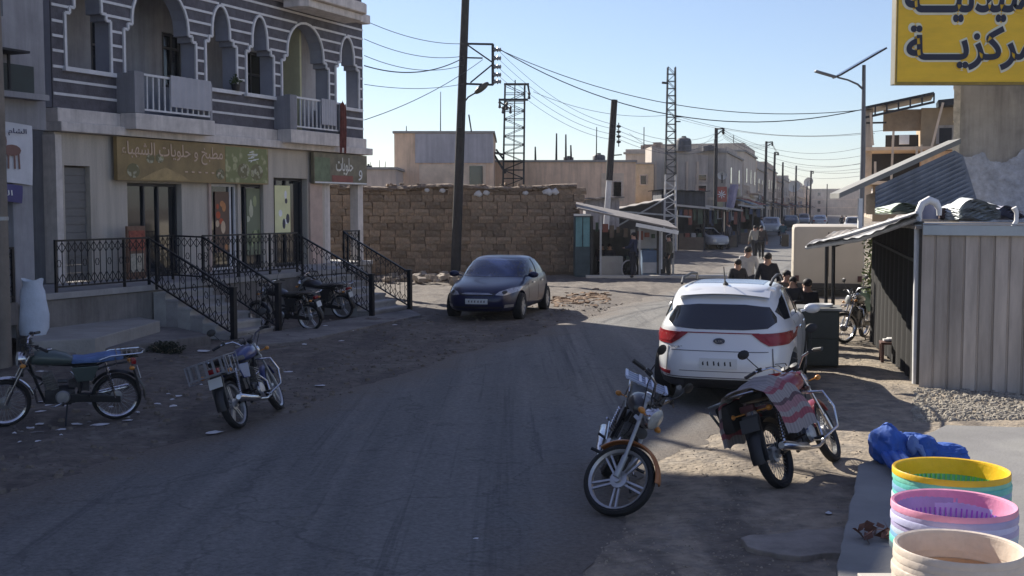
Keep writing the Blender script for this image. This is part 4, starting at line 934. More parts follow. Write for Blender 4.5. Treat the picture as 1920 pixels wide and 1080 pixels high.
# ------------------------------------------------------------------ poles, masts, lamps, wires
m_pole = mm('dark pole', (.03, .028, .028), .85, var=.4, scale=4, bump=.4, bscale=20)
def lin(a, b, t): return a+(b-a)*t
PB = G(853, 522); PTx = AT(875, -60, PB.y)
o = thing('utility_pole', 'tall dark utility pole with a bracket of insulators in front of the block wall', 'pole', PB)
tl = PTx-PB
MB().tube([(0, 0, -.3), tl*.5, tl], [.19, .165, .14], 14).build('shaft', m_pole, o, smooth=True)
def lp(px, py, dy=0): return AT(px, py, PB.y+dy)-PB
w = MB(); w.bar(lp(872, 82), lp(925, 83), .07); w.bar(lp(868, 157), lp(925, 159), .07); w.bar(lp(924, 83), lp(924, 159), .1); w.bar(lp(876, 84), lp(922, 116), .05); w.bar(lp(922, 122), lp(882, 155), .05); w.bar(lp(868, 108), lp(905, 109), .05)
w.build('bracket', blackm, o)
for k, py in enumerate((93, 109, 125, 140, 153)):
    q = MB(TR(lp(933, py)) @ RY(R(90))); q.lathe([(0, -.16), (.05, -.16), (.09, -.1), (.05, -.05), (.1, 0), (.05, .05), (.08, .12), (0, .14)], 10); q.build('insulator', mm('glass insulator', (.2, .22, .24), .3, var=.3), o, smooth=True)
w = MB(); w.tube([lp(866, 198), lp(878, 182), lp(895, 172)], .03, 6); w.build('lamp_arm', blackm, o)
q = MB(TR(lp(903, 165)) @ RY(R(-38))); q.ell((0, 0, 0), (.33, .14, .12), 10, 8); q.build('lamp_head', mm('lamp head', (.06, .06, .05), .5), o, smooth=True)
MB().bar(lp(879, 215), lp(884, 247), .05).build('stay', blackm, o)
MB().box(lp(858, 225).x, lp(858, 225).x+.16, -.25, -.19, lp(858, 240).z, lp(858, 212).z).build('junction_box', black, o)
def lattice(name, label, pxl, pxr, pxlb, pxrb, pyt, pyb, Y, nb_, mid, mlo, mhi, split=0):
    o = thing(name, label, 'mast', (AT((pxlb+pxrb)/2, pyb, Y).x, Y, 0)); bx = o.location
    A = AT(pxl, pyt, Y)-bx; B_ = AT(pxr, pyt, Y)-bx; zb = 0
    Ab = AT(pxlb, pyb, Y)-bx; Bb = AT(pxrb, pyb, Y)-bx
    Ab = Ab+(Ab-A)*((Ab.z)/(A.z-Ab.z)); Bb = Bb+(Bb-B_)*((Bb.z)/(B_.z-Bb.z)); Wd = (B_-A).length
    parts = {}
    def P_(u, t, back=0):                                   # u 0..1 across, t 0..1 up
        return lin(lin(Ab, A, t), lin(Bb, B_, t), u)+Vector((0, back*Wd, 0))
    sp = split
    for (t0, t1, m) in ((0, sp, mlo), (sp, 1, mhi)):
        if t1-t0 < .01: continue
        w = MB()
        for u, bk in ((0, 0), (1, 0), (0, 1), (1, 1)): w.bar(P_(u, t0, bk), P_(u, t1, bk), Wd*.06+.03)
        w.build('leg', m, o)
        w = MB(); n0, n1 = int(nb_*t0), int(nb_*t1)
        for i in range(n0, n1):
            a, b = i/nb_, (i+1)/nb_
            for bk in (0, 1):
                w.bar(P_(0, a, bk), P_(1, a, bk), .035)
                w.bar(P_(i % 2, a, bk), P_(1-i % 2, b, bk), .03)
                if mid: w.bar(P_(.5, a, 0), P_(.5, b, 0), .06)
            w.bar(P_(0, a, 0), P_(0, b, 1), .03); w.bar(P_(1, a, 0), P_(1, b, 1), .03)
        w.build('lattice_bracing', m, o)
    return o, bx
M1, b1 = lattice('lattice_mast', 'wide dark lattice mast with cross arms behind the long tan house', 947, 984, 943, 982, 158, 350, 66, 20, True, steel, blackm, 0)
w = MB(); l1 = lambda px, py: AT(px, py, 65.5)-b1
w.bar(l1(945, 158), l1(992, 158), .12); w.bar(l1(990, 160), l1(993, 178), .1); w.bar(l1(935, 187), l1(990, 187), .12); w.bar(l1(935, 190), l1(958, 205), .08); w.bar(l1(966, 150), l1(966, 160), .06)
w.build('cross_arm', blackm, M1)
for px, py in ((937, 195), (943, 205), (950, 198), (957, 205), (992, 178)):
    q = MB(TR(l1(px, py))); q.lathe([(0, -.25), (.09, -.2), (.05, 0), (.1, .1), (0, .2)], 8); q.build('insulator', black, M1)
sb = MB(); sb.bar(l1(925, 288), l1(948, 325), .12); sb.bar(l1(920, 285), l1(945, 290), .12); sb.bar(l1(930, 280), l1(945, 300), .1); sb.build('loose_stay', blackm, M1)
M2, b2_ = lattice('lattice_mast', 'tall narrow ladder like mast, dark above and pale below, beside the kiosk', 1253, 1267, 1246, 1268, 125, 440, 70, 26, False, mm('pale galvanised', (.5, .5, .5), .6, .2), blackm, .42)
w = MB(); l2 = lambda px, py: AT(px, py, 69.6)-b2_
w.bar(l2(1241, 155), l2(1253, 156), .12); w.bar(l2(1266, 219), l2(1278, 219), .07); w.bar(l2(1266, 228), l2(1276, 228), .07); w.build('cross_arm', blackm, M2)
def pole(pxt, pyt, pxb, pyb, Y, r_, label, arm=None, lower=None):
    b = AT(pxb, pyb, Y); t = AT(pxt, pyt, Y); d = t-b; base = b+d*(-b.z/d.z)
    o = thing('utility_pole', label, 'pole', base)
    v = t-base
    if lower: 
        MB().tube([v*0, v*lower], [r_*1.05, r_], 10).build('shaft_lower', mm('pale galvanised', (.5, .5, .5)), o, smooth=True)
        MB().tube([v*lower*1.0, v], [r_*1.25, r_*1.1], 10).build('shaft_upper', m_pole, o, smooth=True)
    else: MB().tube([v*0, v], [r_, r_*.8], 10).build('shaft', m_pole, o, smooth=True)
    if arm:
        w = MB(); q = lambda px, py: AT(px, py, Y)-base
        a, bpx = arm; w.bar(q(pxt, pyt+2), q(pxt+a, pyt+1), r_*.7); w.bar(q(pxt+a, pyt), q(pxt+a, pyt+bpx), r_*.6); w.bar(q(pxt, pyt+bpx+4), q(pxt+a, pyt+3), r_*.5); w.build('bracket', blackm, o)
        for k in range(3):
            z = MB(TR(q(pxt+a*(1.0), pyt+3+k*bpx/3))); z.lathe([(0, -.1), (.12, -.05), (.06, 0), (.12, .05), (0, .12)], 8); z.build('insulator', black, o)
    return o
o = pole(1152, 187, 1138, 402, 52, .13, 'leaning pole with a dark upper half and a pale lower half behind the kiosk', lower=.52)
q = lambda px, py: AT(px, py, 52)-o.location
w = MB(); w.bar(q(1160, 230), q(1160, 275), .04); w.bar(q(1140, 292), q(1166, 290), .05); w.build('bracket', blackm, o)
for py in (237, 247, 256, 266): MB(TR(q(1160, py))).lathe([(0, -.08), (.1, -.03), (.1, .03), (0, .08)], 8).build('insulator', black, o)
pole(1343, 240, 1341, 400, 78, .14, 'dark street pole standing beside the red sign', arm=(13, 10))
pole(1437, 265, 1433, 420, 118, .15, 'dark pole with a short arm, second along the left row', arm=(11, 6))
pole(1453, 285, 1448, 420, 132, .15, 'dark pole with a lamp, third along the left row', arm=(6, 3))
pole(1468, 304, 1466, 415, 150, .14, 'thin pole close behind the third pole of the left row')
pole(1493, 311, 1491, 410, 185, .17, 'thin pole standing over the far cars')
pole(1521, 320, 1518, 410, 215, .2, 'farthest dark pole with a thick top', arm=(4, 3))
pole(1513, 335, 1512, 410, 260, .17, 'faint thin pole left of the farthest thick one')
pole(1551, 345, 1550, 400, 330, .17, 'tiny far pole near the end of the street')
# solar street lamp
LY = 40.
lb = AT(1613, 420, LY); o = thing('solar_street_lamp', 'slim grey street lamp with a tilted solar panel on top', 'street lamp', (lb.x, LY, 0)); bs = o.location
q = lambda px, py, dy=0: AT(px, py, LY+dy)-bs
m_gp = mm('grey lamp paint', (.13, .14, .16), .5, .4, var=.15)
MB().tube([(0, 0, 0), q(1618, 300), q(1620, 122)], [.1, .085, .06], 12).build('pole', m_gp, o, smooth=True)
MB().tube([q(1619, 168), q(1608, 158), q(1590, 150), q(1570, 145)], [.04, .035, .03, .03], 8).build('arm', m_gp, o, smooth=True)
c = q(1548, 139); MB(TR(c) @ RY(R(16))).cbox((0, 0, 0), (.75, .25, .07)).build('lamp_head', m_gp, o, bevel=.02)
a, b = q(1577, 142, -.5), q(1664, 91, -.5); d = b-a
for k, (mt, off, th) in enumerate(((black, 0, .05), (mm('solar cells', (.02, .025, .05), .2, var=.2), .04, .02))):
    w = MB(); n_ = Vector((-d.z, 0, d.x)).normalized(); a2 = a+n_*off; b2q = b+n_*off; wd = Vector((0, 1.0, 0)); hh = n_*th
    w.add([a2, b2q, b2q+wd, a2+wd, a2+hh, b2q+hh, b2q+wd+hh, a2+wd+hh], [(3, 2, 1, 0), (4, 5, 6, 7), (0, 1, 5, 4), (1, 2, 6, 5), (2, 3, 7, 6), (3, 0, 4, 7)]); w.build('solar_panel' if k == 0 else 'solar_cells', mt, o)
# wires
def wire(pa, pb, sag, r_, label, group='overhead cables', n=22):
    pa = Vector(pa); pb = Vector(pb)
    pts = [pa.lerp(pb, i/n)-Vector((0, 0, sag*4*(i/n)*(1-i/n))) for i in range(n+1)]
    tag(MB().tube(pts, r_*.58, 4, cap=False).build('overhead_cable', blackm), label, 'cable', group)
PY = PB.y
LA = 'overhead cable between the striped building and the tall dark pole'
for (y0, y1, s_, r_, lab) in ((38, 82, .2, .018, 'uppermost cable from the striped building to the tall dark pole'), (73, 105, .25, .018, 'second cable from the top between the striped building and the tall dark pole'), (104, 122, .3, .018, 'third cable from the top between the striped building and the dark pole'),
        (123, 108, .35, .03, 'thick cable rising from the striped building to the dark pole bracket'), (158, 157, .15, .016, 'nearly level thin cable from the striped building to the lower bracket'), (225, 112, .2, .02, 'steep cable climbing from the striped building to the dark pole')):
    wire(AT(683, y0, 35.3), AT(870 if y0 < 200 else 905, y1, PY-.1), s_, r_, lab)
wire(AT(936, 92, PY), AT(1618, 205, LY), 1.3, .028, 'lower of the two thick cables sagging from the tall dark pole to the street lamp')
wire(AT(936, 93, PY), AT(1618, 206, LY), .9, .022, 'upper of the two thick cables sagging from the tall dark pole to the street lamp')
for i, (py, ye) in enumerate(((94, 240), (110, 248), (126, 258), (141, 268))):
    wire(AT(934, py, PY), AT(1160, ye-5, 52), .5, .014, '%s of the four thin cables from the tall dark pole down to the leaning pole' % ('uppermost', 'second', 'third', 'lowest')[i], 'cables from the dark pole to the leaning pole')
wire(AT(1000, 172, 65), AT(1252, 216, 70), .5, .02, 'thin cable between the two lattice masts')
wire(AT(1268, 217, 70), AT(1700, 237, 60), .8, .02, 'thin cable from the ladder like mast out to the right')
for i, ye in enumerate((240, 250, 258, 266)):
    wire(AT(1160, ye-5, 52), AT(1356, ye+3, 78), .7, .016, '%s of the four thin cables from the leaning pole to the street pole' % ('uppermost', 'second', 'third', 'lowest')[i], 'cables between the leaning pole and the street pole')
for i in range(4):
    wire(AT(1356, 243+i*4, 78), AT(1448, 266+i*2, 118), .6, .02, '%s of four far cables between the pole by the red sign and the next pole' % ('uppermost', 'second', 'third', 'lowest')[i], 'far cables of the left row')
    wire(AT(1448, 266+i*2, 118), AT(1459, 287+i, 132), .1, .02, '%s of four short far cables between the second and third poles of the left row' % ('uppermost', 'second', 'third', 'lowest')[i], 'far cables of the left row')
    wire(AT(1356, 243+i*5, 78), AT(1640, 270+i*16, 70), 1.0, .016, '%s faint cable fanning from the pole by the red sign to the unfinished building' % ('uppermost', 'second', 'third', 'lowest')[i], 'faint cables crossing the sky')
wire(AT(1268, 222, 70), AT(1640, 250, 55), .5, .016, 'faint cable above the others towards the scaffolded building', 'faint cables crossing the sky')
for i, (ya, yb) in enumerate(((302, 301), (318, 326), (305, 312))): wire(AT(1470, ya, 150), AT(1640, yb, 60), .6, .02, '%s low dark cable behind the street lamp' % ('level uppermost', 'drooping lowest', 'middle')[i], 'low cables behind the street lamp')
wire(AT(1180, 250, 55), AT(1345, 246, 78), 1.2, .016, 'drooping cable right of the leaning pole')
# ------------------------------------------------------------------ right side: metal shed, awning, concrete building, yellow sign
sa, sb_ = G(1716, 728), G(1920, 742); sdir = (sb_-sa).normalized(); SRZ = math.atan2(sdir.y, sdir.x)
S = thing('metal_shed', 'shed of vertical brown grey metal panels at the right with a steel edge beam', 'shed', sa, SRZ)
m_pan = mm('brown grey metal panel', (.47, .415, .36), .75, .0, spec=.25, var=.22, scale=1.8, bump=.15, bscale=5, rand=.16, stretch=(3, 3, .5), streak=.2)
HS = 2.3
for i in range(18):
    x = .05+i*.196; w = MB()
    w.prism([(x, 0), (x+.16, 0), (x+.172, .022), (x+.19, .022), (x+.19, .04), (x+.165, .04), (x+.155, .018), (x, .018)][::1], .02, HS-.03*rnd.random()*0)
    w.build('panel', m_pan, S)
w = MB(); w.box(.0, 3.6, .045, .1, .05, HS); w.build('wall', mm('shed inner wall', (.04, .04, .04), .9), S)
w = MB(); w.box(.06, 2.0, -.05, .0, HS-.09, HS+.06); w.box(.06, 2.0, -.07, .0, HS+.065, HS+.085); w.build('edge_beam', mm('zinc beam', (.42, .46, .5), .35, .7, var=.15), S, bevel=.01)
w = MB(); w.box(2.02, 3.6, -.03, .0, HS-.12, HS+.0); w.build('edge_beam', m_pan, S)
w = MB(); w.prism([(-.05, .03), (3.6, .03), (4.2, 5.6), (-1.75, 5.6)], HS+.0, HS+.04); w.build('roof', tin, S)
# drape standing in for the open stall; its shade is put into the colour
w = MB(); n = 60
SI = Matrix.Rotation(-SRZ, 3, 'Z'); s_a = SI @ (Vector((5.9, 16.95, 0))-sa); s_b = SI @ (Vector((6.95, 22.6, 0))-sa); w.sheet(lambda a, b: s_a.lerp(s_b, a)+Vector((.05*math.sin(a*70)*(1-.3*b), 0, .04+2.25*b)), 90, 4); w.build('stall_shade_drape', mm('drape with stall shade', (.007, .006, .006), .9, var=.5, scale=3), S, smooth=True)
w = MB(); w.box(.08, 3.6, 5.3, 5.42, 0, 2.2); w.build('wall', m_pan, S)
# white pipe with a hook at the top
p0 = G(1717, 722); q = lambda px, py, dy=0: AT(px, py, p0.y+dy)-p0
o = thing('white_pipe', 'white pipe with a hooked top standing at the corner of the metal shed', 'pipe', p0)
pts = [Vector((0, 0, 0)), q(1721, 420), q(1722, 398), q(1729, 382), q(1742, 375), q(1755, 380), q(1761, 392), q(1761, 404)]
MB().tube(pts[:3]+pts[3:], [.055, .05, .05, .055, .06, .055, .04, .035], 10).build('pipe', whitep, o, smooth=True)
MB().tube([q(1722, 421), q(1722, 415)], .075, 10).build('clamp', black, o)
# awning: crooked sheets on two posts
A_ = thing('awning', 'sagging layered sheet awning on two thin black posts beside the metal shed', 'awning', (0, 0, 0))
def aw(px, py, Y): return AT(px, py, Y)
c1, c2 = aw(1512, 462, 19.2), aw(1722, 406, 17.0)
c3, c4 = aw(1560, 440, 23.5), aw(1700, 402, 23.5)
for k in range(5):
    t0, t1 = k/5-.03, (k+1)/5+.03; dz = .02*(k % 2)+rnd.uniform(0, .03)
    def fn(a, b, t0=t0, t1=t1, dz=dz):
        t = t0+(t1-t0)*b; e = c1.lerp(c3, t); f = c2.lerp(c4, t); p = e.lerp(f, a); p.z += dz+.03*math.sin(a*9+t*7)+.012*math.sin(a*60)-.07*math.sin(a*3.1); return p
    w = MB(); w.sheet(fn, 50, 3); n0 = len(w.v); w.v += [(x, y, z-.02) for x, y, z in w.v]; w.f += [tuple(i+n0 for i in reversed(f)) for f in w.f]
    w.build('roof_sheet', tin if k % 2 else mm('grey roofing felt', (.14, .14, .15), .9, var=.5, scale=5, bump=.5, bscale=15), A_, smooth=True)
w = MB(); w.tube([c1+Vector((0, 0, -.02)), c1.lerp(c2, .5)+Vector((0, 0, -.1)), c2+Vector((0, 0, -.03))], [.03, .05, .04], 8); w.tube([c1+Vector((.1, .05, .04)), c1.lerp(c2, .4)+Vector((0, .05, 0)), c2+Vector((0, .06, .05))], [.02, .04, .03], 8)
w.build('edge_roll', mm('grey plastic sheet', (.3, .31, .33), .5, var=.4, scale=6), A_, smooth=True)
for px, pyb, pyt in ((1563, 655, 452), (1550, 640, 458)):
    g0 = G(px-2, pyb); t = AT(px, pyt, g0.y); MB().tube([g0, t], .035, 8).build('post', blackm, A_)
w = MB(); w.bar(AT(1640, 452, 19), AT(1722, 492, 17.1), .04); w.bar(AT(1563, 462, 21.6), AT(1700, 420, 20), .04); w.build('brace', blackm, A_)
# junk on the shed roof
RZ0 = HS+.05
def roofpt(px, py, Y): return AT(px, py, Y)
def heap(name, label, cat, px, py, Y, r_, m, seed, n=14, sq=.5):
    c = AT(px, py, Y); o = thing(name, label, cat, c); rr = random.Random(seed)
    w = MB()
    for i in range(n):
        w.sheet(lambda a, b, k=i: Vector(((a-.5)*r_[0]*2+rr.uniform(-.004, .004), (b-.5)*r_[1]*2, r_[2]*(k+1)/n*(1-abs(a-.5)**2*2.2)+.05*math.sin(a*7+k+b*3)*r_[2]*3)), 14, 4)
    w.build('folds', m, o, smooth=True); return o
heap('folded_tarpaulin', 'folded pale green white tarpaulin lying on the shed roof', 'tarpaulin', 1817, 412, 17.6, (.31, .4, .3), mm('pale tarpaulin', (.62, .65, .65), .6, var=.45, scale=9), 3)
heap('plastic_sheet', 'crumpled pale plastic sheet on the awning roof beside the pipe', 'plastic sheet', 1690, 402, 18.5, (.3, .4, .17), mm('pale green plastic', (.6, .66, .56), .5, var=.5, scale=9), 4, n=7)
heap('violet_bag', 'grey violet bag lying right of the folded tarpaulin on the shed roof', 'bag', 1878, 412, 17.6, (.22, .3, .2), mm('violet grey plastic', (.34, .34, .42), .5, var=.4, scale=8), 5, n=7)
c = AT(1742, 398, 17.8); o = thing('bucket', 'bluish grey box behind the hooked pipe on the shed roof', 'bucket', c-Vector((0, 0, .1))); MB().lathe([(0, 0), (.13, 0), (.16, .24), (.15, .24), (.12, .02), (0, .02)], 14).build('bucket_body', mm('bluish plastic', (.25, .26, .36), .5, var=.2), o, smooth=True)
c = AT(1768, 402, 17.9); MB(TR(c)).cbox((0, 0, .02), (.16, .3, .16)).build('can', mm('dark red can', (.07, .04, .04), .6)).name = 'metal_can'
tag(bpy.data.objects['metal_can'], 'dark metal can between the hooked pipe and the folded tarpaulin', 'can')
c = AT(1900, 425, 16.6); o = thing('plastic_elbow', 'white curved plastic pipe piece at the right end of the shed roof', 'pipe', c)
MB().tube([(-.1, 0, -.08), (-.02, 0, -.03), (.04, 0, .08), (.04, 0, .2), (.0, 0, .27)], [.03, .035, .03, .03, .04], 10).build('pipe', whitep, o, smooth=True)
# corrugated gable behind the shed
GY = 20.9
gb = thing('corrugated_annex', 'lean-to with a dark blue corrugated wall and a steep sheet roof edge', 'building', (0, GY, 0))
def gq(px, py, dy=0): v = AT(px, py, GY+dy); return Vector((v.x, dy, v.z))
m_cor = mm('blue grey corrugated', (.2, .22, .265), .6, .0, var=.3, scale=2, streak=.3)
poly = [gq(1641, 402), gq(1838, 402), gq(1838, 395), gq(1806, 292), gq(1790, 282), gq(1641, 350)]
w = MB(); w.add(poly, [tuple(range(6))]); w.build('wall', m_cor, gb)
w = MB()
for i in range(16):                                     # ribs parallel to the roof slope
    y0 = 352+i*9; 
    a, b = (1641, y0), (1838, y0-197*.46+0)
    def clipx(px, py): 
        top = 350-(px-1641)*.456 if px < 1790 else (282+(px-1790)*.6 if px < 1806 else 292+(px-1806)*3.2); return py > top+3 and py < 401
    pts = [gq(a[0]+(b[0]-a[0])*t/30, a[1]+(b[1]-a[1])*t/30, -.02) for t in range(31) if clipx(a[0]+(b[0]-a[0])*t/30, a[1]+(b[1]-a[1])*t/30)]
    if len(pts) > 1: w.bar(pts[0], pts[-1], .035, .05, up=(0, 1, 0))
w.build('corrugation', m_cor, gb)
w = MB()
e = [gq(1570, 372), gq(1797, 270)]
a, b = e; dv = Vector((0, .5, 0)); up = Vector((0, 0, .09)); f_ = Vector((0, -.12, 0))
w.add([a+f_, b+f_, b+dv, a+dv, a+f_+up, b+f_+up, b+dv+up, a+dv+up], [(3, 2, 1, 0), (4, 5, 6, 7), (0, 1, 5, 4), (1, 2, 6, 5), (2, 3, 7, 6), (3, 0, 4, 7)]); w.build('roof', mm('pale sheet edge', (.2, .2, .19), .7, .0, var=.2), gb)
MB().bar(gq(1613, 372), gq(1612, 428), .07).build('post', whitep, gb)
MB().add([gq(1641, 402, .1), gq(1624, 402, .1), gq(1624, 366, .1), gq(1641, 360, .1)], [(0, 1, 2, 3)]).build('brick_panel', mm('orange brick panel', (.4, .3, .2), .9, var=.5, scale=6), gb)
# concrete building behind the sign
CY = 21.8
cb = thing('concrete_building', 'stained raw concrete building behind the yellow sign', 'building', (AT(1790, 200, CY).x, CY, 0), R(-21))
MB().box(.06, 9, 0, 8, 0, 9.5).build('wall', mm('raw stained concrete', (.4, .36, .31), .92, var=.3, scale=.9, bump=.5, bscale=9, streak=.3, col2=(.2, .185, .165), w2=.6, s2=1.1), cb)
cq = lambda px, py: AT(px, py, CY).z
w = MB(); rr = random.Random(3)
for i in range(20):
    za, zb = .3+i*.3, .3+(i+1)*.3; w.box(-.02+rr.uniform(-.015, .015), .1, -.03, .4, za, zb)
w.build('corner_strip', mm('cream crumbling edge', (.6, .52, .4), .9, var=.35, scale=8, bump=.8, bscale=20), cb)
n = 120; tops = [cq(0, 296+26*noise.fractal(Vector((i*.07, 2, 0)), 1., 2., 5)) for i in range(n+1)]
w = MB(); 
for i in range(n):
    xa, xb = .12+i*.032, .12+(i+1)*.032
    w.add([(xa, -.07, 1.2), (xb, -.07, 1.2), (xb, -.07, tops[i+1]), (xa, -.07, tops[i]), (xa, 0, 1.2), (xb, 0, 1.2), (xb, 0, tops[i+1]), (xa, 0, tops[i])], [(0, 1, 2, 3), (3, 2, 6, 7)])
w.build('plaster_coat', mm('rough pale plaster', (.42, .43, .47), .9, var=.4, scale=7, bump=3, bscale=6), cb)
# the yellow pharmacy sign
SY = 19.6
sx0 = AT(1677, 158, SY); sx1 = AT(2010, 157, SY); z0_, z1_ = sx0.z, AT(1700, -75, SY).z
ys_ = thing('shop_sign', 'big yellow sign with dark blue Arabic lettering above the metal shed', 'sign', (sx0.x, SY, z0_))
WS = sx1.x-sx0.x; HSg = z1_-z0_
m_yel = mm('yellow sign face', (.85, .52, .02), .5, var=.14, scale=1.3, stretch=(1, 1, 4))
MB().box(0, WS, 0, .22, 0, HSg).build('sign_box', mm('sign box grey edge', (.18, .17, .13), .6, var=.3), ys_, bevel=.01)
MB().box(.03, WS-.03, -.006, -.001, .03, HSg-.03).build('sign_face', m_yel, ys_)
w = MB(); w.box(.0, WS, -.02, -.007, -.01, .035); w.box(0, .035, -.02, -.007, .036, HSg); w.build('sign_frame', mm('dirty yellow frame', (.3, .2, .03), .6, var=.4, scale=4), ys_)
navy = mm('navy lettering', (.01, .012, .035), .5, var=.1); pale = mm('pale outline', (.75, .72, .55), .6, var=.1)
FM = Matrix(((1, 0, 0, 0), (0, 0, -1, 0), (0, 1, 0, 0), (0, 0, 0, 1)))
def sgn(txt, pxl, pxr, pyt, pyb):
    a = AT(pxl, pyt, SY); b = AT(pxr, pyb, SY); c = (a+b)/2-ys_.location
    W_, H_ = b.x-a.x, a.z-b.z
    text(txt, pale, ys_, TR((c.x, -.012, c.z)) @ FM, .6, width=W_+.09, height=H_+.09, arabic=True, offset=.034, ext=.003, name='lettering_outline')
    text(txt, navy, ys_, TR((c.x, -.02, c.z)) @ FM, .6, width=W_, height=H_, arabic=True, offset=.016, ext=.004)
sgn('المركزيـــة', 1700, 1985, 48, 132)
sgn('الصيدليـــة', 1697, 1985, -52, 42)
w = MB(); w.box(WS*.6, WS*.6+.08, .222, CY-SY-.01, .5, .6); w.box(WS*.6, WS*.6+.08, .222, CY-SY-.01, 1.3, 1.4); w.box(.95*WS, .95*WS+.08, .222, CY-SY-.01, .5, .6); w.build('bracket', blackm, ys_)
# building with scaffolding
XY = 55.
fx0 = AT(1622, 300, XY)
sc_b = thing('unfinished_building', 'unfinished brown building with open floors and props seen under the yellow sign', 'building', (fx0.x, XY, 0), R(-17))
def xq(px, py): v = AT(px, py, XY); return v.x-fx0.x, v.z
m_brn = mm('brown raw block', (.3, .23, .16), .9, var=.3, scale=1.5, bump=.4, bscale=8)
def xbox(pxl, pxr, pyt, pyb, y0, y1, name, m):
    a, zt_ = xq(pxl, pyt); b, zb = xq(pxr, pyb); return MB().box(a, b, y0, y1, zb, zt_).build(name, m, sc_b)
xbox(1622, 1800, 278, 284, -1, 8, 'floor_slab', m_lite); xbox(1622, 1800, 340, 346, -.4, 8, 'floor_slab', m_lite)
xbox(1655, 1722, 206, 246, .3, .5, 'wall', m_brn); xbox(1722, 1800, 205, 277, -.02, 6, 'wall', mm('ochre wall', (.36, .27, .17), .9, var=.25, scale=1.2)); xbox(1722, 1800, 285, 339, -.02, 6, 'wall', m_tan)
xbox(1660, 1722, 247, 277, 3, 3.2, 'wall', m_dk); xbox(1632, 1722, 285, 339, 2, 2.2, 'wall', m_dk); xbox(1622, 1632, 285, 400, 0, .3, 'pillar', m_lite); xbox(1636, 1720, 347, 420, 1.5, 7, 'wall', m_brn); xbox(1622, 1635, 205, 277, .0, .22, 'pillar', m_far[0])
xbox(1748, 1779, 238, 272, -.1, -.021, 'window', m_far[0]); xbox(1753, 1774, 243, 271, -.14, -.102, 'pane', m_dk)
w = MB(); a, za = xq(1620, 206); b, zb = xq(1742, 182); w.bar((a, .5, za), (b, .5, zb), 3.2, .12, up=(0, 0, 1)); w.bar((a, -1.1, za-.45), (b, -1.1, zb-.4), .1, .1)
for k in range(7): t = k/6; w.bar((a+(b-a)*t, -1.1, za+(zb-za)*t), (a+(b-a)*t, -1.1, za+(zb-za)*t-.45), .07)
w.bar((b+.2, 0, zb-.45), (b+1.4, 0, zb-.35), 2, .3); w.build('roof_frame', blackm, sc_b)
for pxa, ya, pxb, yb in ((1632, 215, 1636, 275), (1640, 305, 1640, 340), (1672, 250, 1668, 338), (1712, 278, 1712, 300), (1720, 275, 1720, 300), (1757, 200, 1735, 290)):
    a, za = xq(pxa, ya); b, zb = xq(pxb, yb); MB().bar((a, -1.2, za), (b, -1.2, zb), .1).build('prop', m_lite, sc_b)
a, za = xq(1624, 232); b, zb = xq(1660, 232); MB().bar((a, -.5, za), (b, -.5, za), .08).build('rail', blackm, sc_b)
xbox(1683, 1700, 255, 272, -.3, -.1, 'boiler', whitep)

# ------------------------------------------------------------------ concrete apron and its lip
apr = [G(*p, .2) for p in ((1611, 872), (1640, 858), (1773, 797), (2150, 806), (2500, 1500), (1500, 1500), (1560, 1120), (1584, 986))]
al = []
for a_, b_ in zip(apr, apr[1:]+apr[:1]):
    for k in range(10): q_ = a_.lerp(b_, k/10); al.append((q_.x+.03*noise.noise(q_*5), q_.y+.035*noise.noise(q_*6+Vector((3, 1, 0)))))
w = MB(); w.prism(al, -.1, .2); tag(w.build('pavement', mm('smooth concrete', (.23, .225, .21), .85, var=.2, scale=1.5, bump=.25, bscale=30, pos=True, col2=(.19, .185, .18), w2=.5), bevel=.012), kind='structure')
lip = [G(*p, .07) for p in ((1385, 1005), (1450, 992), (1583, 984), (1590, 1004), (1640, 1030), (1500, 1038), (1420, 1030))]
ll = []
for a_, b_ in zip(lip, lip[1:]+lip[:1]):
    for k in range(7): q_ = a_.lerp(b_, k/7); ll.append((q_.x+.05*noise.noise(q_*4), q_.y+.09*noise.noise(q_*5+Vector((3, 1, 0)))))
w = MB(); w.prism(ll, -.1, .055); tag(w.build('concrete_lip', mm('dusty concrete', (.24, .21, .18), .95, var=.35, scale=4, bump=.8, bscale=14, pos=True), bevel=.012), 'low worn concrete lip in front of the pavement corner', 'slab')

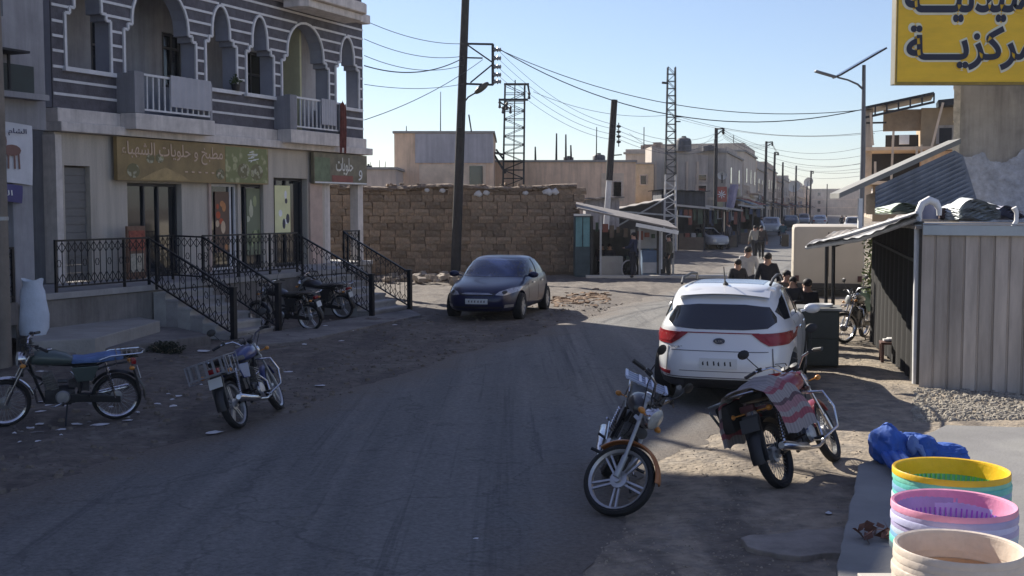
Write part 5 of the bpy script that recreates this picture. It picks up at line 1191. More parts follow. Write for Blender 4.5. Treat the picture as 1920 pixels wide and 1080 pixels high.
# ------------------------------------------------------------------ stacks of colanders on a table
def basket(loc, r_, col, grid=None, rz=0, label='', solid=False, h_=.17, group=None):
    o = thing('colander' if not solid else 'plastic_basin', label, 'colander' if not solid else 'basin', loc, rz, group)
    m = mm('plastic %.2f %.2f %.2f' % col, col, .42, var=.16, scale=7, spec=.4, bump=.15, bscale=30); mg = mm('plastic %.2f %.2f %.2f' % (grid or col), grid or col, .4, var=.06)
    MB().lathe([(r_-.018, h_-.012), (r_-.015, h_), (r_-.004, h_+.004), (r_, h_-.002), (r_, h_-.026), (r_-.004, h_-.027), (r_-.006, h_-.008)], 56, close=True).build('rim', m, o, smooth=True)
    zt_ = h_-.008
    MB().lathe([(r_-.014, zt_), (r_-.022, zt_-.07), (r_-.026, zt_-.071), (r_-.018, zt_)], 56, close=True).build('upper_wall', m, o, smooth=True)
    if solid:
        MB().lathe([(r_-.031, zt_-.1), (r_-.045, .012), (0, .006), (0, 0), (r_-.049, 0), (r_-.034, zt_-.102)], 56).build('lower_wall', mg, o, smooth=True)
    else:
        w = MB(); n = 64
        for i in range(n):
            a = 6.283*i/n; ca, sa_ = math.cos(a), math.sin(a); w.bar((ca*(r_-.027), sa_*(r_-.027), zt_-.07), (ca*(r_-.05), sa_*(r_-.05), .012), .007, .004)
        for z, rr_ in ((.02, r_-.049), (.045, r_-.041)): w.lathe([(rr_-.004, z), (rr_, z+.004), (rr_-.004, z+.008)], 40)
        w.build('side_grid', mg, o)
        w = MB(); R_ = r_-.05; k = -R_
        while k < R_:
            L_ = math.sqrt(max(0, R_*R_-k*k)); w.box(k-.003, k+.003, -L_, L_, .004, .009); w.box(-L_, L_, k-.003, k+.003, .0095, .014); k += .022
        w.build('base_grid', mg, o)
    return o
ZT = .945
def stack(px, py, Y, r_, cols, grids, labs, step, base, solid=False, grp=None):
    c = AT(px, py, Y)
    for k in range(len(cols)):
        basket((c.x+rnd.uniform(-.004, .004), c.y+rnd.uniform(-.004, .004), c.z-.175-(len(cols)-1-k)*step), r_, cols[k], grids[k], rnd.uniform(0, 3), labs[k], solid, group=grp)
Y1, Y2, Y3 = 5.78, 5.12, 4.52
teal = (.13, .48, .42); yel = (.75, .45, .02); pink = (.72, .3, .42); lilac = (.4, .36, .55); blu = (.2, .38, .55); red = (.7, .2, .17); cream = (.62, .53, .44)
stack(1784, 878, Y1, .28, [blu, red, (.5, .55, .62), teal, blu, teal, (.2, .55, .4), yel], [None]*7+[(.14, .5, .06)],
      ['lowest blue colander of the yellow topped stack', 'red colander low in the yellow topped stack', 'pale grey colander in the yellow topped stack', 'teal colander in the middle of the yellow topped stack', 'blue colander above the middle teal one in the yellow topped stack', 'upper teal colander of the yellow topped stack', 'green colander just under the yellow one', 'yellow colander with a green grid, topmost of the farthest stack'], .026, ZT-.02, grp='colanders of the yellow topped stack')
stack(1788, 942, Y2, .266, [(.1, .14, .16), teal, blu, (.45, .52, .6), lilac, (.5, .5, .7), lilac, pink], [None]*7+[(.35, .12, .55)],
      ['lowest dark colander of the pink topped stack', 'teal colander near the bottom of the pink topped stack', 'blue colander above the teal one in the pink topped stack', 'pale blue grey colander in the pink topped stack', 'lilac colander in the middle of the pink topped stack', 'pale violet colander in the upper half of the pink topped stack', 'lilac colander just under the pink one', 'pink colander with a violet grid, topmost of the middle stack'], .025, ZT-.02, grp='colanders of the pink topped stack')
stack(1796, 1022, Y3, .245, [cream]*8, [cream]*7+[(.42, .26, .14)], ['%s cream basin from the bottom of the nearest stack' % q_ for q_ in ('lowest', 'second', 'third', 'fourth', 'fifth', 'sixth', 'seventh')]+['cream basin with a tan brown inside, topmost of the nearest stack'], .027, ZT-.055, True, grp='cream basins of the nearest stack')
tb = thing('display_table', 'pale topped table under the nearest stacks of basins', 'table', (0, 0, 0))
ta = AT(1642, 1026, 5.15)
MB().box(ta.x, ta.x+1.1, 3.9, 5.42, ZT-.075, ZT-.045 if False else ZT-.058).build('table_top', mm('pale table board', (.45, .42, .37), .7, var=.15, scale=4), tb, bevel=.006)
for x, y in ((ta.x+.06, 3.96), (ta.x+1.02, 3.96), (ta.x+.06, 5.34), (ta.x+1.02, 5.34)): MB().box(x-.025, x+.025, y-.025, y+.025, .2, ZT-.076).build('leg', steel, tb)
st = thing('stool', 'stool carrying the farthest stack of colanders', 'stool', (AT(1784, 878, Y1).x, Y1, 0))
MB().lathe([(0, ZT-.06), (.2, ZT-.06), (.2, ZT-.021), (0, ZT-.021)], 20).build('seat', black, st)
for k in range(4): a = .785+1.571*k; MB().tube([(.12*math.cos(a), .12*math.sin(a), ZT-.07), (.18*math.cos(a), .18*math.sin(a), .2)], .014, 6).build('leg', black, st)
# blue bundle on the pavement
bc = G(1705, 868, .2); o = thing('blue_bundle', 'bright blue knotted cloth bundle lying on the pavement behind the colanders', 'bundle', (bc.x, bc.y, .2), R(-8))
m_blue = mm('blue cloth', (.03, .1, .38), .8, var=.35, scale=6, bump=.5, bscale=12)
w = MB()
def lump(c, r_, seed, n=56, k=36):
    vs = []; 
    for i in range(k+1):
        for j in range(n):
            t = math.pi*i/k; a = 6.2832*j/n; d = Vector((math.sin(t)*math.cos(a), math.sin(t)*math.sin(a), math.cos(t)))
            f = 1+.22*noise.noise(d*1.6+Vector((seed, 0, 0)))+.16*(.5-abs(noise.noise(d*3.2+Vector((0, seed, 0)))))+.07*(.5-abs(noise.noise(d*8+Vector((0, 0, seed)))))
            vs.append(Vector(c)+Vector((d.x*r_[0]*f, d.y*r_[1]*f, d.z*r_[2]*f)))
    return vs, [(i*n+j, (i+1)*n+j, (i+1)*n+(j+1) % n, i*n+(j+1) % n) for i in range(k) for j in range(n)]
w.add(*lump((-.2, 0, .17), (.17, .2, .17), 1)); w.add(*lump((.05, .02, .14), (.2, .16, .14), 2)); w.add(*lump((.3, .05, .09), (.24, .14, .09), 3)); w.build('bundle_cloth', m_blue, o, smooth=True)
w = MB(); w.add(*lump((-.0, -.14, .2), (.05, .05, .08), 4, 12, 8)); w.tube([(-.05, -.14, .22), (.06, -.17, .18), (.1, -.16, .1)], [.03, .035, .02], 8); w.build('knot', mm('light blue cloth', (.12, .2, .45), .8, var=.3), o, smooth=True)
w = MB(); a, b = G(1668, 872, .2)-o.location, 0
pts = [Vector((-.2, -.1, .12)), Vector((-.19, -.5, .09)), Vector((-.16, -.95, .06)), Vector((-.2, -1.3, .03))]
for dx, r_ in ((0, .05), (.06, .045), (-.05, .035)): w.tube([p+Vector((dx*(1+.5*math.sin(i*2)), .03*i, 0)) for i, p in enumerate(pts)], [r_*1.2, r_, r_*1.1, r_*.5], 8)
w.build('cloth_tail', m_blue, o, smooth=True)
bp = G(1648, 1012, .2); o = thing('brown_wrapping', 'crumpled reddish brown wrapping lying on the pavement left of the colander table', 'wrapping', (bp.x, bp.y, .2))
w = MB(); rr = random.Random(5)
for i in range(26):
    c = Vector((rr.gauss(0, .09), rr.gauss(0, .07), rr.uniform(.01, .08))); d = Vector((rr.uniform(-1, 1), rr.uniform(-1, 1), rr.uniform(-.5, .5))).normalized()*.06
    e_ = d.cross(Vector((rr.random(), rr.random(), rr.random()))).normalized()*.03; w.add([c-d, c+e_, c+d, c-e_+Vector((0, 0, .01))], [(0, 1, 2), (0, 2, 3)])
w.build('folds', mm('reddish brown paper', (.14, .06, .04), .8, var=.5, scale=15), o)

# ------------------------------------------------------------------ things under the awning
gbx = G(1541, 692); o = thing('green_cabinet', 'dark green metal cabinet standing between the white car and the awning posts', 'cabinet', (gbx.x, gbx.y, 0), R(-12))
m_grn = mm('dark green paint', (.035, .042, .038), .55, .2, var=.35, scale=3)
MB().box(-.36, .26, 0, .7, .05, .95).build('cabinet_body', m_grn, o, bevel=.015)
MB().box(-.34, .24, -.025, -.002, .5, .92).build('door', m_grn, o, bevel=.008); MB().box(-.34, .24, -.025, -.002, .1, .48).build('door', m_grn, o, bevel=.008)
MB().box(-.4, .3, -.05, .74, .952, .985).build('top', mm('pale top', (.2, .2, .19), .7, var=.3), o)
MB(TR((0, .25, .99))).lathe([(.12, 0), (.17, .01), (.17, .05), (.15, .05), (.12, .03)], 20, close=True).build('ring', whitep, o, smooth=True)
tp = G(1682, 682); o = thing('small_table', 'small low dark wooden table with scraps on top beside the shed corner', 'table', (tp.x, tp.y, 0), R(-12))
MB().box(-.28, .25, -.15, .2, .33, .37).build('table_top', mm('dark red wood', (.09, .04, .03), .7, var=.4, scale=8), o, bevel=.008)
for x, y in ((-.25, -.12), (.22, -.12), (-.25, .17), (.22, .17)): MB().box(x-.025, x+.025, y-.025, y+.025, 0, .33).build('leg', MT['dark red wood'], o)
w = MB(); 
for i in range(8): w.cbox((rnd.uniform(-.2, .2), rnd.uniform(-.1, .15), .39+.02*rnd.random()), (.12, .08, .03), RZ(rnd.random()*3).to_3x3())
q = w.build('paper_scraps', whitep); q.location = o.location; tag(q, 'pale paper scraps lying on the small dark table', 'paper', kind='stuff')
# climbing plant between the van and the drape
vp = G(1632, 640); o = thing('climbing_plant', 'leafy sunlit green plant behind the awning posts next to the van', 'plant', (vp.x+.15, 23.3, 0))
w = MB(); w.tube([(0, 0, 0), (.05, 0, .7), (-.03, .05, 1.3), (.04, 0, 1.9)], [.03, .025, .02, .01], 6); w.build('stem', m_brn, o)
w = MB(); 
for z in (1.0, 1.25, 1.5, 1.75, 1.95): leaves(w, (.05*math.sin(z*5), 0, z), .2, 130, .045, rnd)
w.build('leaves', mm('bright leaves', (.12, .16, .05), .6, var=.5, scale=8), o)
# beige van
vb_ = G(1552, 560); o = thing('beige_van', 'plain beige box van seen from behind next to the awning', 'van', (AT(1553, 500, 34.3).x, 34.3, 0), R(-13))
m_bei = mm('beige van paint', (.5, .45, .37), .5, var=.08, scale=1.2)
w = MB(); w.box(-1.02, 1.02, 0, 4.3, .22, 2.08); w.build('box_body', m_bei, o, bevel=.14, smooth=True)
MB().box(-.01, .01, -.012, .0, .6, 1.9).build('door_seam', m_dk, o); MB().box(-.95, .95, -.05, .02, .24, .4).build('bumper', black, o, bevel=.02)
for x in (-.95, .83): MB().box(x, x+.12, -.02, .01, .45, .62).build('tail_light', mm('dusty dark lamp', (.07, .02, .02), .6), o)
MB().box(-1.35, -1.12, 3.6, 3.75, 1.35, 1.75).build('mirror', black, o, bevel=.02)
for x in (-.95, .78):
    for y in (.8, 3.5): MB(TR((x+.08, y, .34)) @ RY(R(90))).lathe([(0, -.1), (.3, -.1), (.34, -.06), (.34, .06), (.3, .1), (0, .1)], 20).build('wheel', rubber, o, smooth=True)
# ------------------------------------------------------------------ cars
def ring_body(rings, n=48, ex=4.5):
    bm = bmesh.new(); rows = []
    for (z, xr, xf, wd, *rest) in rings:
        e = rest[0] if rest else ex; dz = rest[1] if len(rest) > 1 else 0
        row = []; xc, a = (xr+xf)/2, (xf-xr)/2
        for j in range(n):
            t = 2*math.pi*(j+.5)/n; c, s_ = math.cos(t), math.sin(t)
            x = xc+a*math.copysign(abs(c)**(2/e), c); y = wd*math.copysign(abs(s_)**(2/e), s_)
            row.append(bm.verts.new((x, y, z+dz*(x-xr)/(xf-xr))))
        rows.append(row)
    for a, b in zip(rows, rows[1:]):
        for j in range(n): bm.faces.new((a[j], a[(j+1) % n], b[(j+1) % n], b[j]))
    bm.faces.new(list(reversed(rows[0]))); bm.faces.new(rows[-1])
    return bm
def baked(o):
    dg = bpy.context.evaluated_depsgraph_get(); dg.update(); return bpy.data.meshes.new_from_object(o.evaluated_get(dg))
def patch(bvh, pts, view, off, m, name, parent, step=.07, back=.02):
    bm = bmesh.new(); vs = [bm.verts.new((p[0], p[1], 0)) for p in pts]; bm.faces.new(vs)
    xs_ = [p[0] for p in pts]; ys_q = [p[1] for p in pts]
    for ax, lo, hi in ((0, min(xs_), max(xs_)), (1, min(ys_q), max(ys_q))):
        k = lo+step
        while k < hi-.005:
            no = (1, 0, 0) if ax == 0 else (0, 1, 0); co = (k, 0, 0) if ax == 0 else (0, k, 0)
            bmesh.ops.bisect_plane(bm, geom=bm.verts[:]+bm.edges[:]+bm.faces[:], plane_co=co, plane_no=no); k += step
    bmesh.ops.triangulate(bm, faces=bm.faces)
    V = {'rear': (Vector((1, 0, 0)), lambda a, b: Vector((-6, a, b))), 'front': (Vector((-1, 0, 0)), lambda a, b: Vector((6, a, b))),
         'left': (Vector((0, -1, 0)), lambda a, b: Vector((a, 6, b))), 'right': (Vector((0, 1, 0)), lambda a, b: Vector((a, -6, b))), 'top': (Vector((0, 0, -1)), lambda a, b: Vector((a, b, 6)))}[view]
    last = None
    for v in bm.verts:
        hit, nr, _, _ = bvh.ray_cast(V[1](v.co.x, v.co.y), V[0])
        if hit is None: 
            hit, nr, _, _ = bvh.find_nearest(V[1](v.co.x, v.co.y)+V[0]*(6 if last is None else (last-V[1](v.co.x, v.co.y)).length))
        last = hit.copy()
        if nr.dot(V[0]) > 0: nr = -nr
        v.co = hit+nr*off
    bmesh.ops.recalc_face_normals(bm, faces=bm.faces)
    # give it a rim going back into the body
    bd = [e for e in bm.edges if len(e.link_faces) == 1]
    r_ = bmesh.ops.extrude_edge_only(bm, edges=bd); 
    for v in r_['geom']:
        if isinstance(v, bmesh.types.BMVert): v.co += V[0]*back
    me = bpy.data.meshes.new(name); bm.to_mesh(me); bm.free(); me.materials.append(m)
    me.polygons.foreach_set('use_smooth', [True]*len(me.polygons))
    try: me.set_sharp_from_angle(angle=R(50))
    except Exception: pass
    o = bpy.data.objects.new(name, me); COL.objects.link(o); o.parent = parent; return o
def car_wheel(par, x, y, r_, wd, spokes=5, detail=True, steer=0, rimm=None):
    s_ = 1 if y > 0 else -1; M = TR((x, y, r_)) @ RZ(steer) @ RX(R(-90*s_))      # local +z points outwards
    h_ = thing('wheel', None, None); h_.parent = par
    tyre = MB(M).lathe([(r_*.62, -wd/2), (r_*.93, -wd/2), (r_, -wd*.3), (r_, wd*.3), (r_*.94, wd/2), (r_*.66, wd/2), (r_*.63, wd*.35)], 32, close=True).build('tyre', rubber, h_, smooth=True)
    w = MB(M); w.lathe([(r_*.63, wd*.2), (r_*.66, wd*.45), (r_*.62, wd*.47), (r_*.58, wd*.1), (r_*.2, wd*.05)], 28)
    for k in range(spokes):
        a = 6.283*k/spokes; w.bar((0, 0, wd*.36), (r_*.62*math.cos(a), r_*.62*math.sin(a), wd*.4), r_*.17, wd*.1)
    w.lathe([(0, wd*.46), (r_*.12, wd*.44), (r_*.14, wd*.3)], 12); w.build('rim', rimm or alloy, h_, smooth=False)
    MB(M).lathe([(0, wd*.02), (r_*.62, wd*.02)], 20).build('brake_shadow', black, h_)
    return h_
def car(name, label, cat, loc, rz, rings, paint, wheels, r_, cut=.4, group=None, spokes=5, ex=4.5, low=None, steer=0, cutw=.24, tw=.21, boolean=True):
    o = thing(name, label, cat, loc, rz, group)
    bm = ring_body(rings, ex=ex); me = bpy.data.meshes.new('tmp'); bm.to_mesh(me); bm.free()
    t = bpy.data.objects.new('tmp', me); COL.objects.link(t)
    sm = t.modifiers.new('s', 'SUBSURF'); sm.levels = 1; sm.render_levels = 1
    full = baked(t); bmf = bmesh.new(); bmf.from_mesh(full); bvh = BVHTree.FromBMesh(bmf); bmf.free()
    cutters = []
    if boolean:
        for x, y in wheels:
            s_ = 1 if y > 0 else -1
            c = MB(TR((x, y+s_*.1, r_+.0)) @ RX(R(90))).lathe([(0, -cutw-.1), (r_*1.2, -cutw-.1), (r_*1.2, cutw), (0, cutw)], 32).build('cutter', m_dk)
            bmc = bmesh.new(); bmc.from_mesh(c.data); bmesh.ops.remove_doubles(bmc, verts=bmc.verts, dist=1e-4); bmesh.ops.recalc_face_normals(bmc, faces=bmc.faces); bmc.to_mesh(c.data); bmc.free()
            b = t.modifiers.new('b', 'BOOLEAN'); b.operation = 'DIFFERENCE'; b.object = c; b.solver = 'EXACT'; cutters.append(c)
    res = baked(t)
    for c in cutters: bpy.data.objects.remove(c)
    bpy.data.objects.remove(t)
    for nm, keep_up, m in (('body', True, paint), ('lower_cladding', False, low or black)):
        bm = bmesh.new(); bm.from_mesh(res)
        bmesh.ops.bisect_plane(bm, geom=bm.verts[:]+bm.edges[:]+bm.faces[:], plane_co=(0, 0, cut), plane_no=(0, 0, 1), clear_inner=keep_up, clear_outer=not keep_up)
        m2 = bpy.data.meshes.new(nm); bm.to_mesh(m2); bm.free(); m2.materials.clear(); m2.materials.append(m)
        m2.polygons.foreach_set('use_smooth', [True]*len(m2.polygons))
        try: m2.set_sharp_from_angle(angle=R(45))
        except Exception: pass
        q = bpy.data.objects.new(nm, m2); COL.objects.link(q); q.parent = o
    for x, y in wheels: car_wheel(o, x, y, r_, tw, spokes, steer=steer if x > 0 else 0)
    return o, bvh
# white suv
fwd = Vector((math.sin(R(17)), math.cos(R(17)), 0))
m_wp = mm('white car paint', (.66, .67, .68), .28, var=.02, scale=1, coat=.6)
suvr = [(.2, -2.0, 2.05, .78), (.3, -2.18, 2.18, .88), (.45, -2.24, 2.24, .915), (.62, -2.25, 2.25, .93), (.78, -2.2, 2.2, .93), (.9, -2.15, 2.08, .925), (1.0, -2.12, 1.85, .905), (1.06, -2.1, 1.25, .88), (1.12, -2.07, 1.02, .85, 4),
        (1.25, -1.99, .8, .8, 4), (1.4, -1.89, .52, .74, 4), (1.52, -1.83, .22, .68, 3.8), (1.585, -1.72, -.05, .6, 3.6), (1.615, -1.4, -.3, .42, 3.2)]
p = AT(1346, 700, 14.95); loc = Vector((p.x, 14.95, 0))+fwd*2.24
suvr = [(z*.985, *r_) for z, *r_ in suvr]
suv, bv = car('suv', 'white SUV parked on the right seen from behind', 'car', loc, R(73), suvr, m_wp, [(-1.33, .82), (-1.33, -.82), (1.34, .82), (1.34, -.82)], .345, cut=.4)
patch(bv, [(-.6, 1.05), (-.3, 1.03), (.3, 1.03), (.6, 1.05), (.7, 1.12), (.69, 1.18), (.6, 1.31), (.3, 1.345), (-.3, 1.345), (-.6, 1.31), (-.69, 1.18), (-.7, 1.12)], 'rear', .006, glass, 'rear_window', suv)
redl = mm('red lamp', (.26, .015, .02), .25); darkred = mm('dark red lamp', (.22, .012, .015), .2, var=.3, scale=12)
for s_ in (1, -1):
    pts = [(.4*s_, .985), (.9*s_, .995), (.905*s_, .89), (.84*s_, .835), (.62*s_, .83), (.52*s_, .89)]
    q = patch(bv, pts, 'rear', .014, darkred, 'tail_light', suv, .05)
    patch(bv, [(.56*s_, .945), (.87*s_, .965), (.87*s_, .905), (.81*s_, .865), (.63*s_, .865)], 'rear', .02, redl, 'lamp_lens', q, .05)
    q = patch(bv, [(.63*s_, .44), (.9*s_, .47), (.88*s_, .5), (.62*s_, .485)], 'rear', .012, redl, 'reflector', suv, .05)
    patch(bv, [(.45*s_, .3), (.9*s_, .33), (.9*s_, .385), (.45*s_, .375)], 'rear', .01, mm('dark grey trim', (.05, .05, .055), .6), 'bumper_insert', suv, .08)
    side = 'left' if s_ > 0 else 'right'
    q = patch(bv, [(-1.6, 1.14), (.7, 1.1), (.86, 1.13), (.33, 1.44), (-.2, 1.5), (-.9, 1.49), (-1.45, 1.4), (-1.75, 1.25)], side, .006, glass, 'side_window', suv, .12)
    w = MB()
    for x in (-1.25, -.3): w.bar((x, .0, 1.12), (x+.12, .0, 1.48), .05, .01, up=(0, 1, 0))
    patch(bv, [(-1.22, 1.13), (-1.14, 1.13), (-1.0, 1.485), (-1.06, 1.485)], side, .012, m_wp, 'pillar', suv, .1); patch(bv, [(-.3, 1.11), (-.22, 1.11), (-.2, 1.5), (-.26, 1.5)], side, .012, black, 'pillar', suv, .1)
    for x in (-.62, .25): patch(bv, [(x, .93), (x+.2, .935), (x+.2, .965), (x, .96)], side, .03, chrome, 'door_handle', suv, .1)
    for x in (-1.0, -.05, .85): patch(bv, [(x, .45), (x+.012, .45), (x+.02, 1.08), (x+.008, 1.08)], side, .003, m_dk, 'door_gap', suv, .1)
    # roof rail, mirror
    w = MB(); w.tube([(-1.5, .585*s_, 1.585), (-1.3, .6*s_, 1.65), (-.6, .6*s_, 1.67), (.0, .6*s_, 1.64), (.2, .62*s_, 1.56)], .02, 8); w.build('roof_rail', black, suv, smooth=True)
    w = MB(); w.ell((.78, 1.02*s_, 1.1), (.08, .12, .075), 12, 8); w.bar((.76, .86*s_, 1.06), (.78, .95*s_, 1.08), .05, .03); w.build('mirror', m_wp, suv, smooth=True)
patch(bv, [(-.5, .982), (.5, .982), (.5, .994), (-.5, .994)], 'rear', .008, darkred, 'light_strip', suv)
patch(bv, [(-.48, .42), (.48, .42), (.62, .48), (.66, .7), (.62, .79), (-.62, .79), (-.66, .7), (-.62, .48)], 'rear', .004, m_wp, 'tailgate_panel', suv)
for pts in ([(-.7, .42), (-.688, .42), (-.66, .8), (-.672, .8)], [(.688, .42), (.7, .42), (.672, .8), (.66, .8)], [(-.68, .415), (.68, .415), (.68, .427), (-.68, .427)], [(-.62, .755), (.62, .755), (.62, .764), (-.62, .764)], [(-.5, .5), (.5, .5), (.5, .508), (-.5, .508)]):
    patch(bv, pts, 'rear', .007, mm('panel gap', (.12, .12, .13), .6), 'panel_gap', suv, .06)
pl = patch(bv, [(-.24, .54), (.24, .54), (.24, .67), (-.24, .67)], 'rear', .015, mm('number plate', (.55, .56, .55), .5, var=.05), 'number_plate', suv)
for k, yy in enumerate((-.17, -.1, -.02, .04, .12, .18)): patch(bv, [(yy, .575+.01*(k % 2)), (yy+.02, .58), (yy+.025, .63-.01*(k % 3)), (yy+.008, .635)], 'rear', .018, black, 'digit', pl)
patch(bv, [(.075*math.cos(6.283*i/16), .885+.038*math.sin(6.283*i/16)) for i in range(16)], 'rear', .014, mm('dark emblem', (.04, .04, .05), .3), 'emblem', suv, .05)
rearx = bv.ray_cast(Vector((-6, 0, .885)), Vector((1, 0, 0)))[0].x
RM = Matrix(((0, 0, -1, 0), (-1, 0, 0, 0), (0, 1, 0, 0), (0, 0, 0, 1)))
text('KIA', chrome, suv, TR((rearx-.017, 0, .885)) @ RM, .05, width=.1, height=.034)
rx2 = bv.ray_cast(Vector((-6, .55, .79)), Vector((1, 0, 0)))[0].x
text('SPORTAGE', chrome, suv, TR((rx2-.012, .5, .8)) @ RM @ RY(R(4)), .05, width=.26, height=.028, name='model_lettering')
w = MB(); w.tube([(-1.55, 0, 1.58), (-1.75, 0, 1.83)], [.012, .006], 6); w.tube([(-1.5, 0, 1.575), (-1.57, 0, 1.62)], [.04, .015], 8); w.build('antenna', black, suv)
w = MB(); w.sheet(lambda a, b: Vector((-1.72-.2*a+.12*(2*b-1)**2, -.6+1.2*b, 1.56-.075*a-.05*(2*b-1)**2)), 6, 16); n0 = len(w.v); w.v += [(x, y, z-.035) for x, y, z in w.v]; w.f += [tuple(i+n0 for i in reversed(f)) for f in w.f]; w.build('spoiler', m_wp, suv, smooth=True)
patch(bv, [(-.4, -.48), (.1, -.46), (.2, 0), (.1, .46), (-.4, .48), (-1.3, .48), (-1.3, -.48)], 'top', .004, mm('painted sky shade', (.16, .2, .3), .2, spec=.8), 'roof_sky_tint', suv, .15)  # bluish patch: sky-lit shade of the roof painted on as colour
w = MB(); w.tube([(-2.2, -.5, .27), (-2.05, -.5, .27)], .035, 10); w.tube([(-2.2, .5, .27), (-2.05, .5, .27)], .035, 10); w.build('exhaust', chrome, suv)
w = MB(); w.box(-1.4, -1.25, -.8, .8, .25, .4); w.build('axle', black, suv)

# dark blue sedan
sedr = [(.18, -2.05, 2.1, .74), (.27, -2.2, 2.2, .85), (.42, -2.25, 2.25, .885), (.58, -2.26, 2.24, .888), (.72, -2.24, 2.15, .885, 3.8), (.84, -2.2, 1.9, .87, 3.6), (.93, -2.1, 1.35, .85, 3.6), (.985, -1.85, 1.08, .82, 3.8),
        (1.1, -1.62, .93, .8, 3.9), (1.25, -1.38, .66, .745, 3.8), (1.38, -1.08, .4, .67, 3.6), (1.45, -.85, .18, .58, 3.4), (1.475, -.65, .0, .42, 3)]
m_nv = mm('dark blue car paint', (.005, .008, .042), .3, var=.05, coat=.3, spec=.4)
sedr = [(z if z < .9 else (.9+(z-.9)*.93), *r_) for z, *r_ in sedr]
sed, bs_ = car('sedan', 'dark blue sedan standing in front of the block wall with its nose towards the camera', 'car', (-.27, 28.8, 0), R(-104), sedr, m_nv, [(-1.32, .79), (-1.32, -.79), (1.33, .79), (1.33, -.79)], .315, cut=.24, spokes=8, ex=4)
gl2 = mm('bluish windscreen', (.015, .025, .08), .1, var=.5, scale=2, spec=.5)
patch(bs_, [(-.77, .985), (0, .975), (.77, .985), (.7, 1.22), (.6, 1.34), (0, 1.375), (-.6, 1.34), (-.7, 1.22)], 'front', .005, gl2, 'windscreen', sed)
for s_ in (1, -1):
    side = 'left' if s_ > 0 else 'right'
    patch(bs_, [(-1.4, .99), (.85, .965), (.92, .99), (.6, 1.2), (.25, 1.34), (-.5, 1.36), (-1.0, 1.26), (-1.42, 1.05)], side, .006, mm('side window', (.03, .035, .045), .12, spec=.5), 'side_window', sed, .1)
    patch(bs_, [(-.3, .96), (-.22, .96), (-.24, 1.35), (-.3, 1.35)], side, .012, black, 'pillar', sed, .1)
    q = patch(bs_, [(.42*s_, .62), (.6*s_, .6), (.82*s_, .68), (.86*s_, .78), (.7*s_, .76), (.5*s_, .69)], 'front', .012, mm('headlamp glass', (.35, .36, .4), .12, .3, var=.5, scale=14), 'headlight', sed, .05)
    patch(bs_, [(.6*s_+.05*math.cos(k*.628), .67+.035*math.sin(k*.628)) for k in range(10)], 'front', .02, black, 'bulb', q, .05)
    patch(bs_, [(.6*s_, .33), (.75*s_, .34), (.76*s_, .4), (.62*s_, .4)], 'front', .008, alloy, 'fog_light', sed, .05)
    for x in (-.75, .15): patch(bs_, [(x, .8), (x+.18, .8), (x+.18, .83), (x, .83)], side, .03, chrome, 'door_handle', sed, .1)
    for x in (-1.1, -.27, .72): patch(bs_, [(x, .3), (x+.012, .3), (x+.012, .97), (x, .97)], side, .003, m_dk, 'door_gap', sed, .1)
    w = MB(); w.ell((.72, .98*s_, 1.02), (.08, .13, .075), 12, 8); w.bar((.72, .78*s_, .98), (.72, .92*s_, 1.0), .05, .03); w.build('mirror', m_nv, sed, smooth=True)
q = patch(bs_, [(-.38, .6), (.38, .6), (.42, .66), (-.42, .66)], 'front', .008, black, 'grille', sed)
patch(bs_, [(-.36, .63), (.36, .63), (.36, .642), (-.36, .642)], 'front', .016, chrome, 'grille_bar', q); patch(bs_, [(-.3, .65), (.3, .65), (.3, .656), (-.3, .656)], 'front', .016, chrome, 'grille_bar', q)
patch(bs_, [(-.6, .26), (.6, .26), (.55, .36), (-.55, .36)], 'front', .006, black, 'air_intake', sed)
pl = patch(bs_, [(-.26, .42), (.26, .42), (.26, .53), (-.26, .53)], 'front', .02, MT['number plate'], 'number_plate', sed)
for k, yy in enumerate((-.19, -.12, -.05, .03, .1, .17)): patch(bs_, [(yy, .45), (yy+.03, .455), (yy+.03, .5), (yy, .495)], 'front', .024, mm('grey digits', (.15, .15, .15)), 'digit', pl)
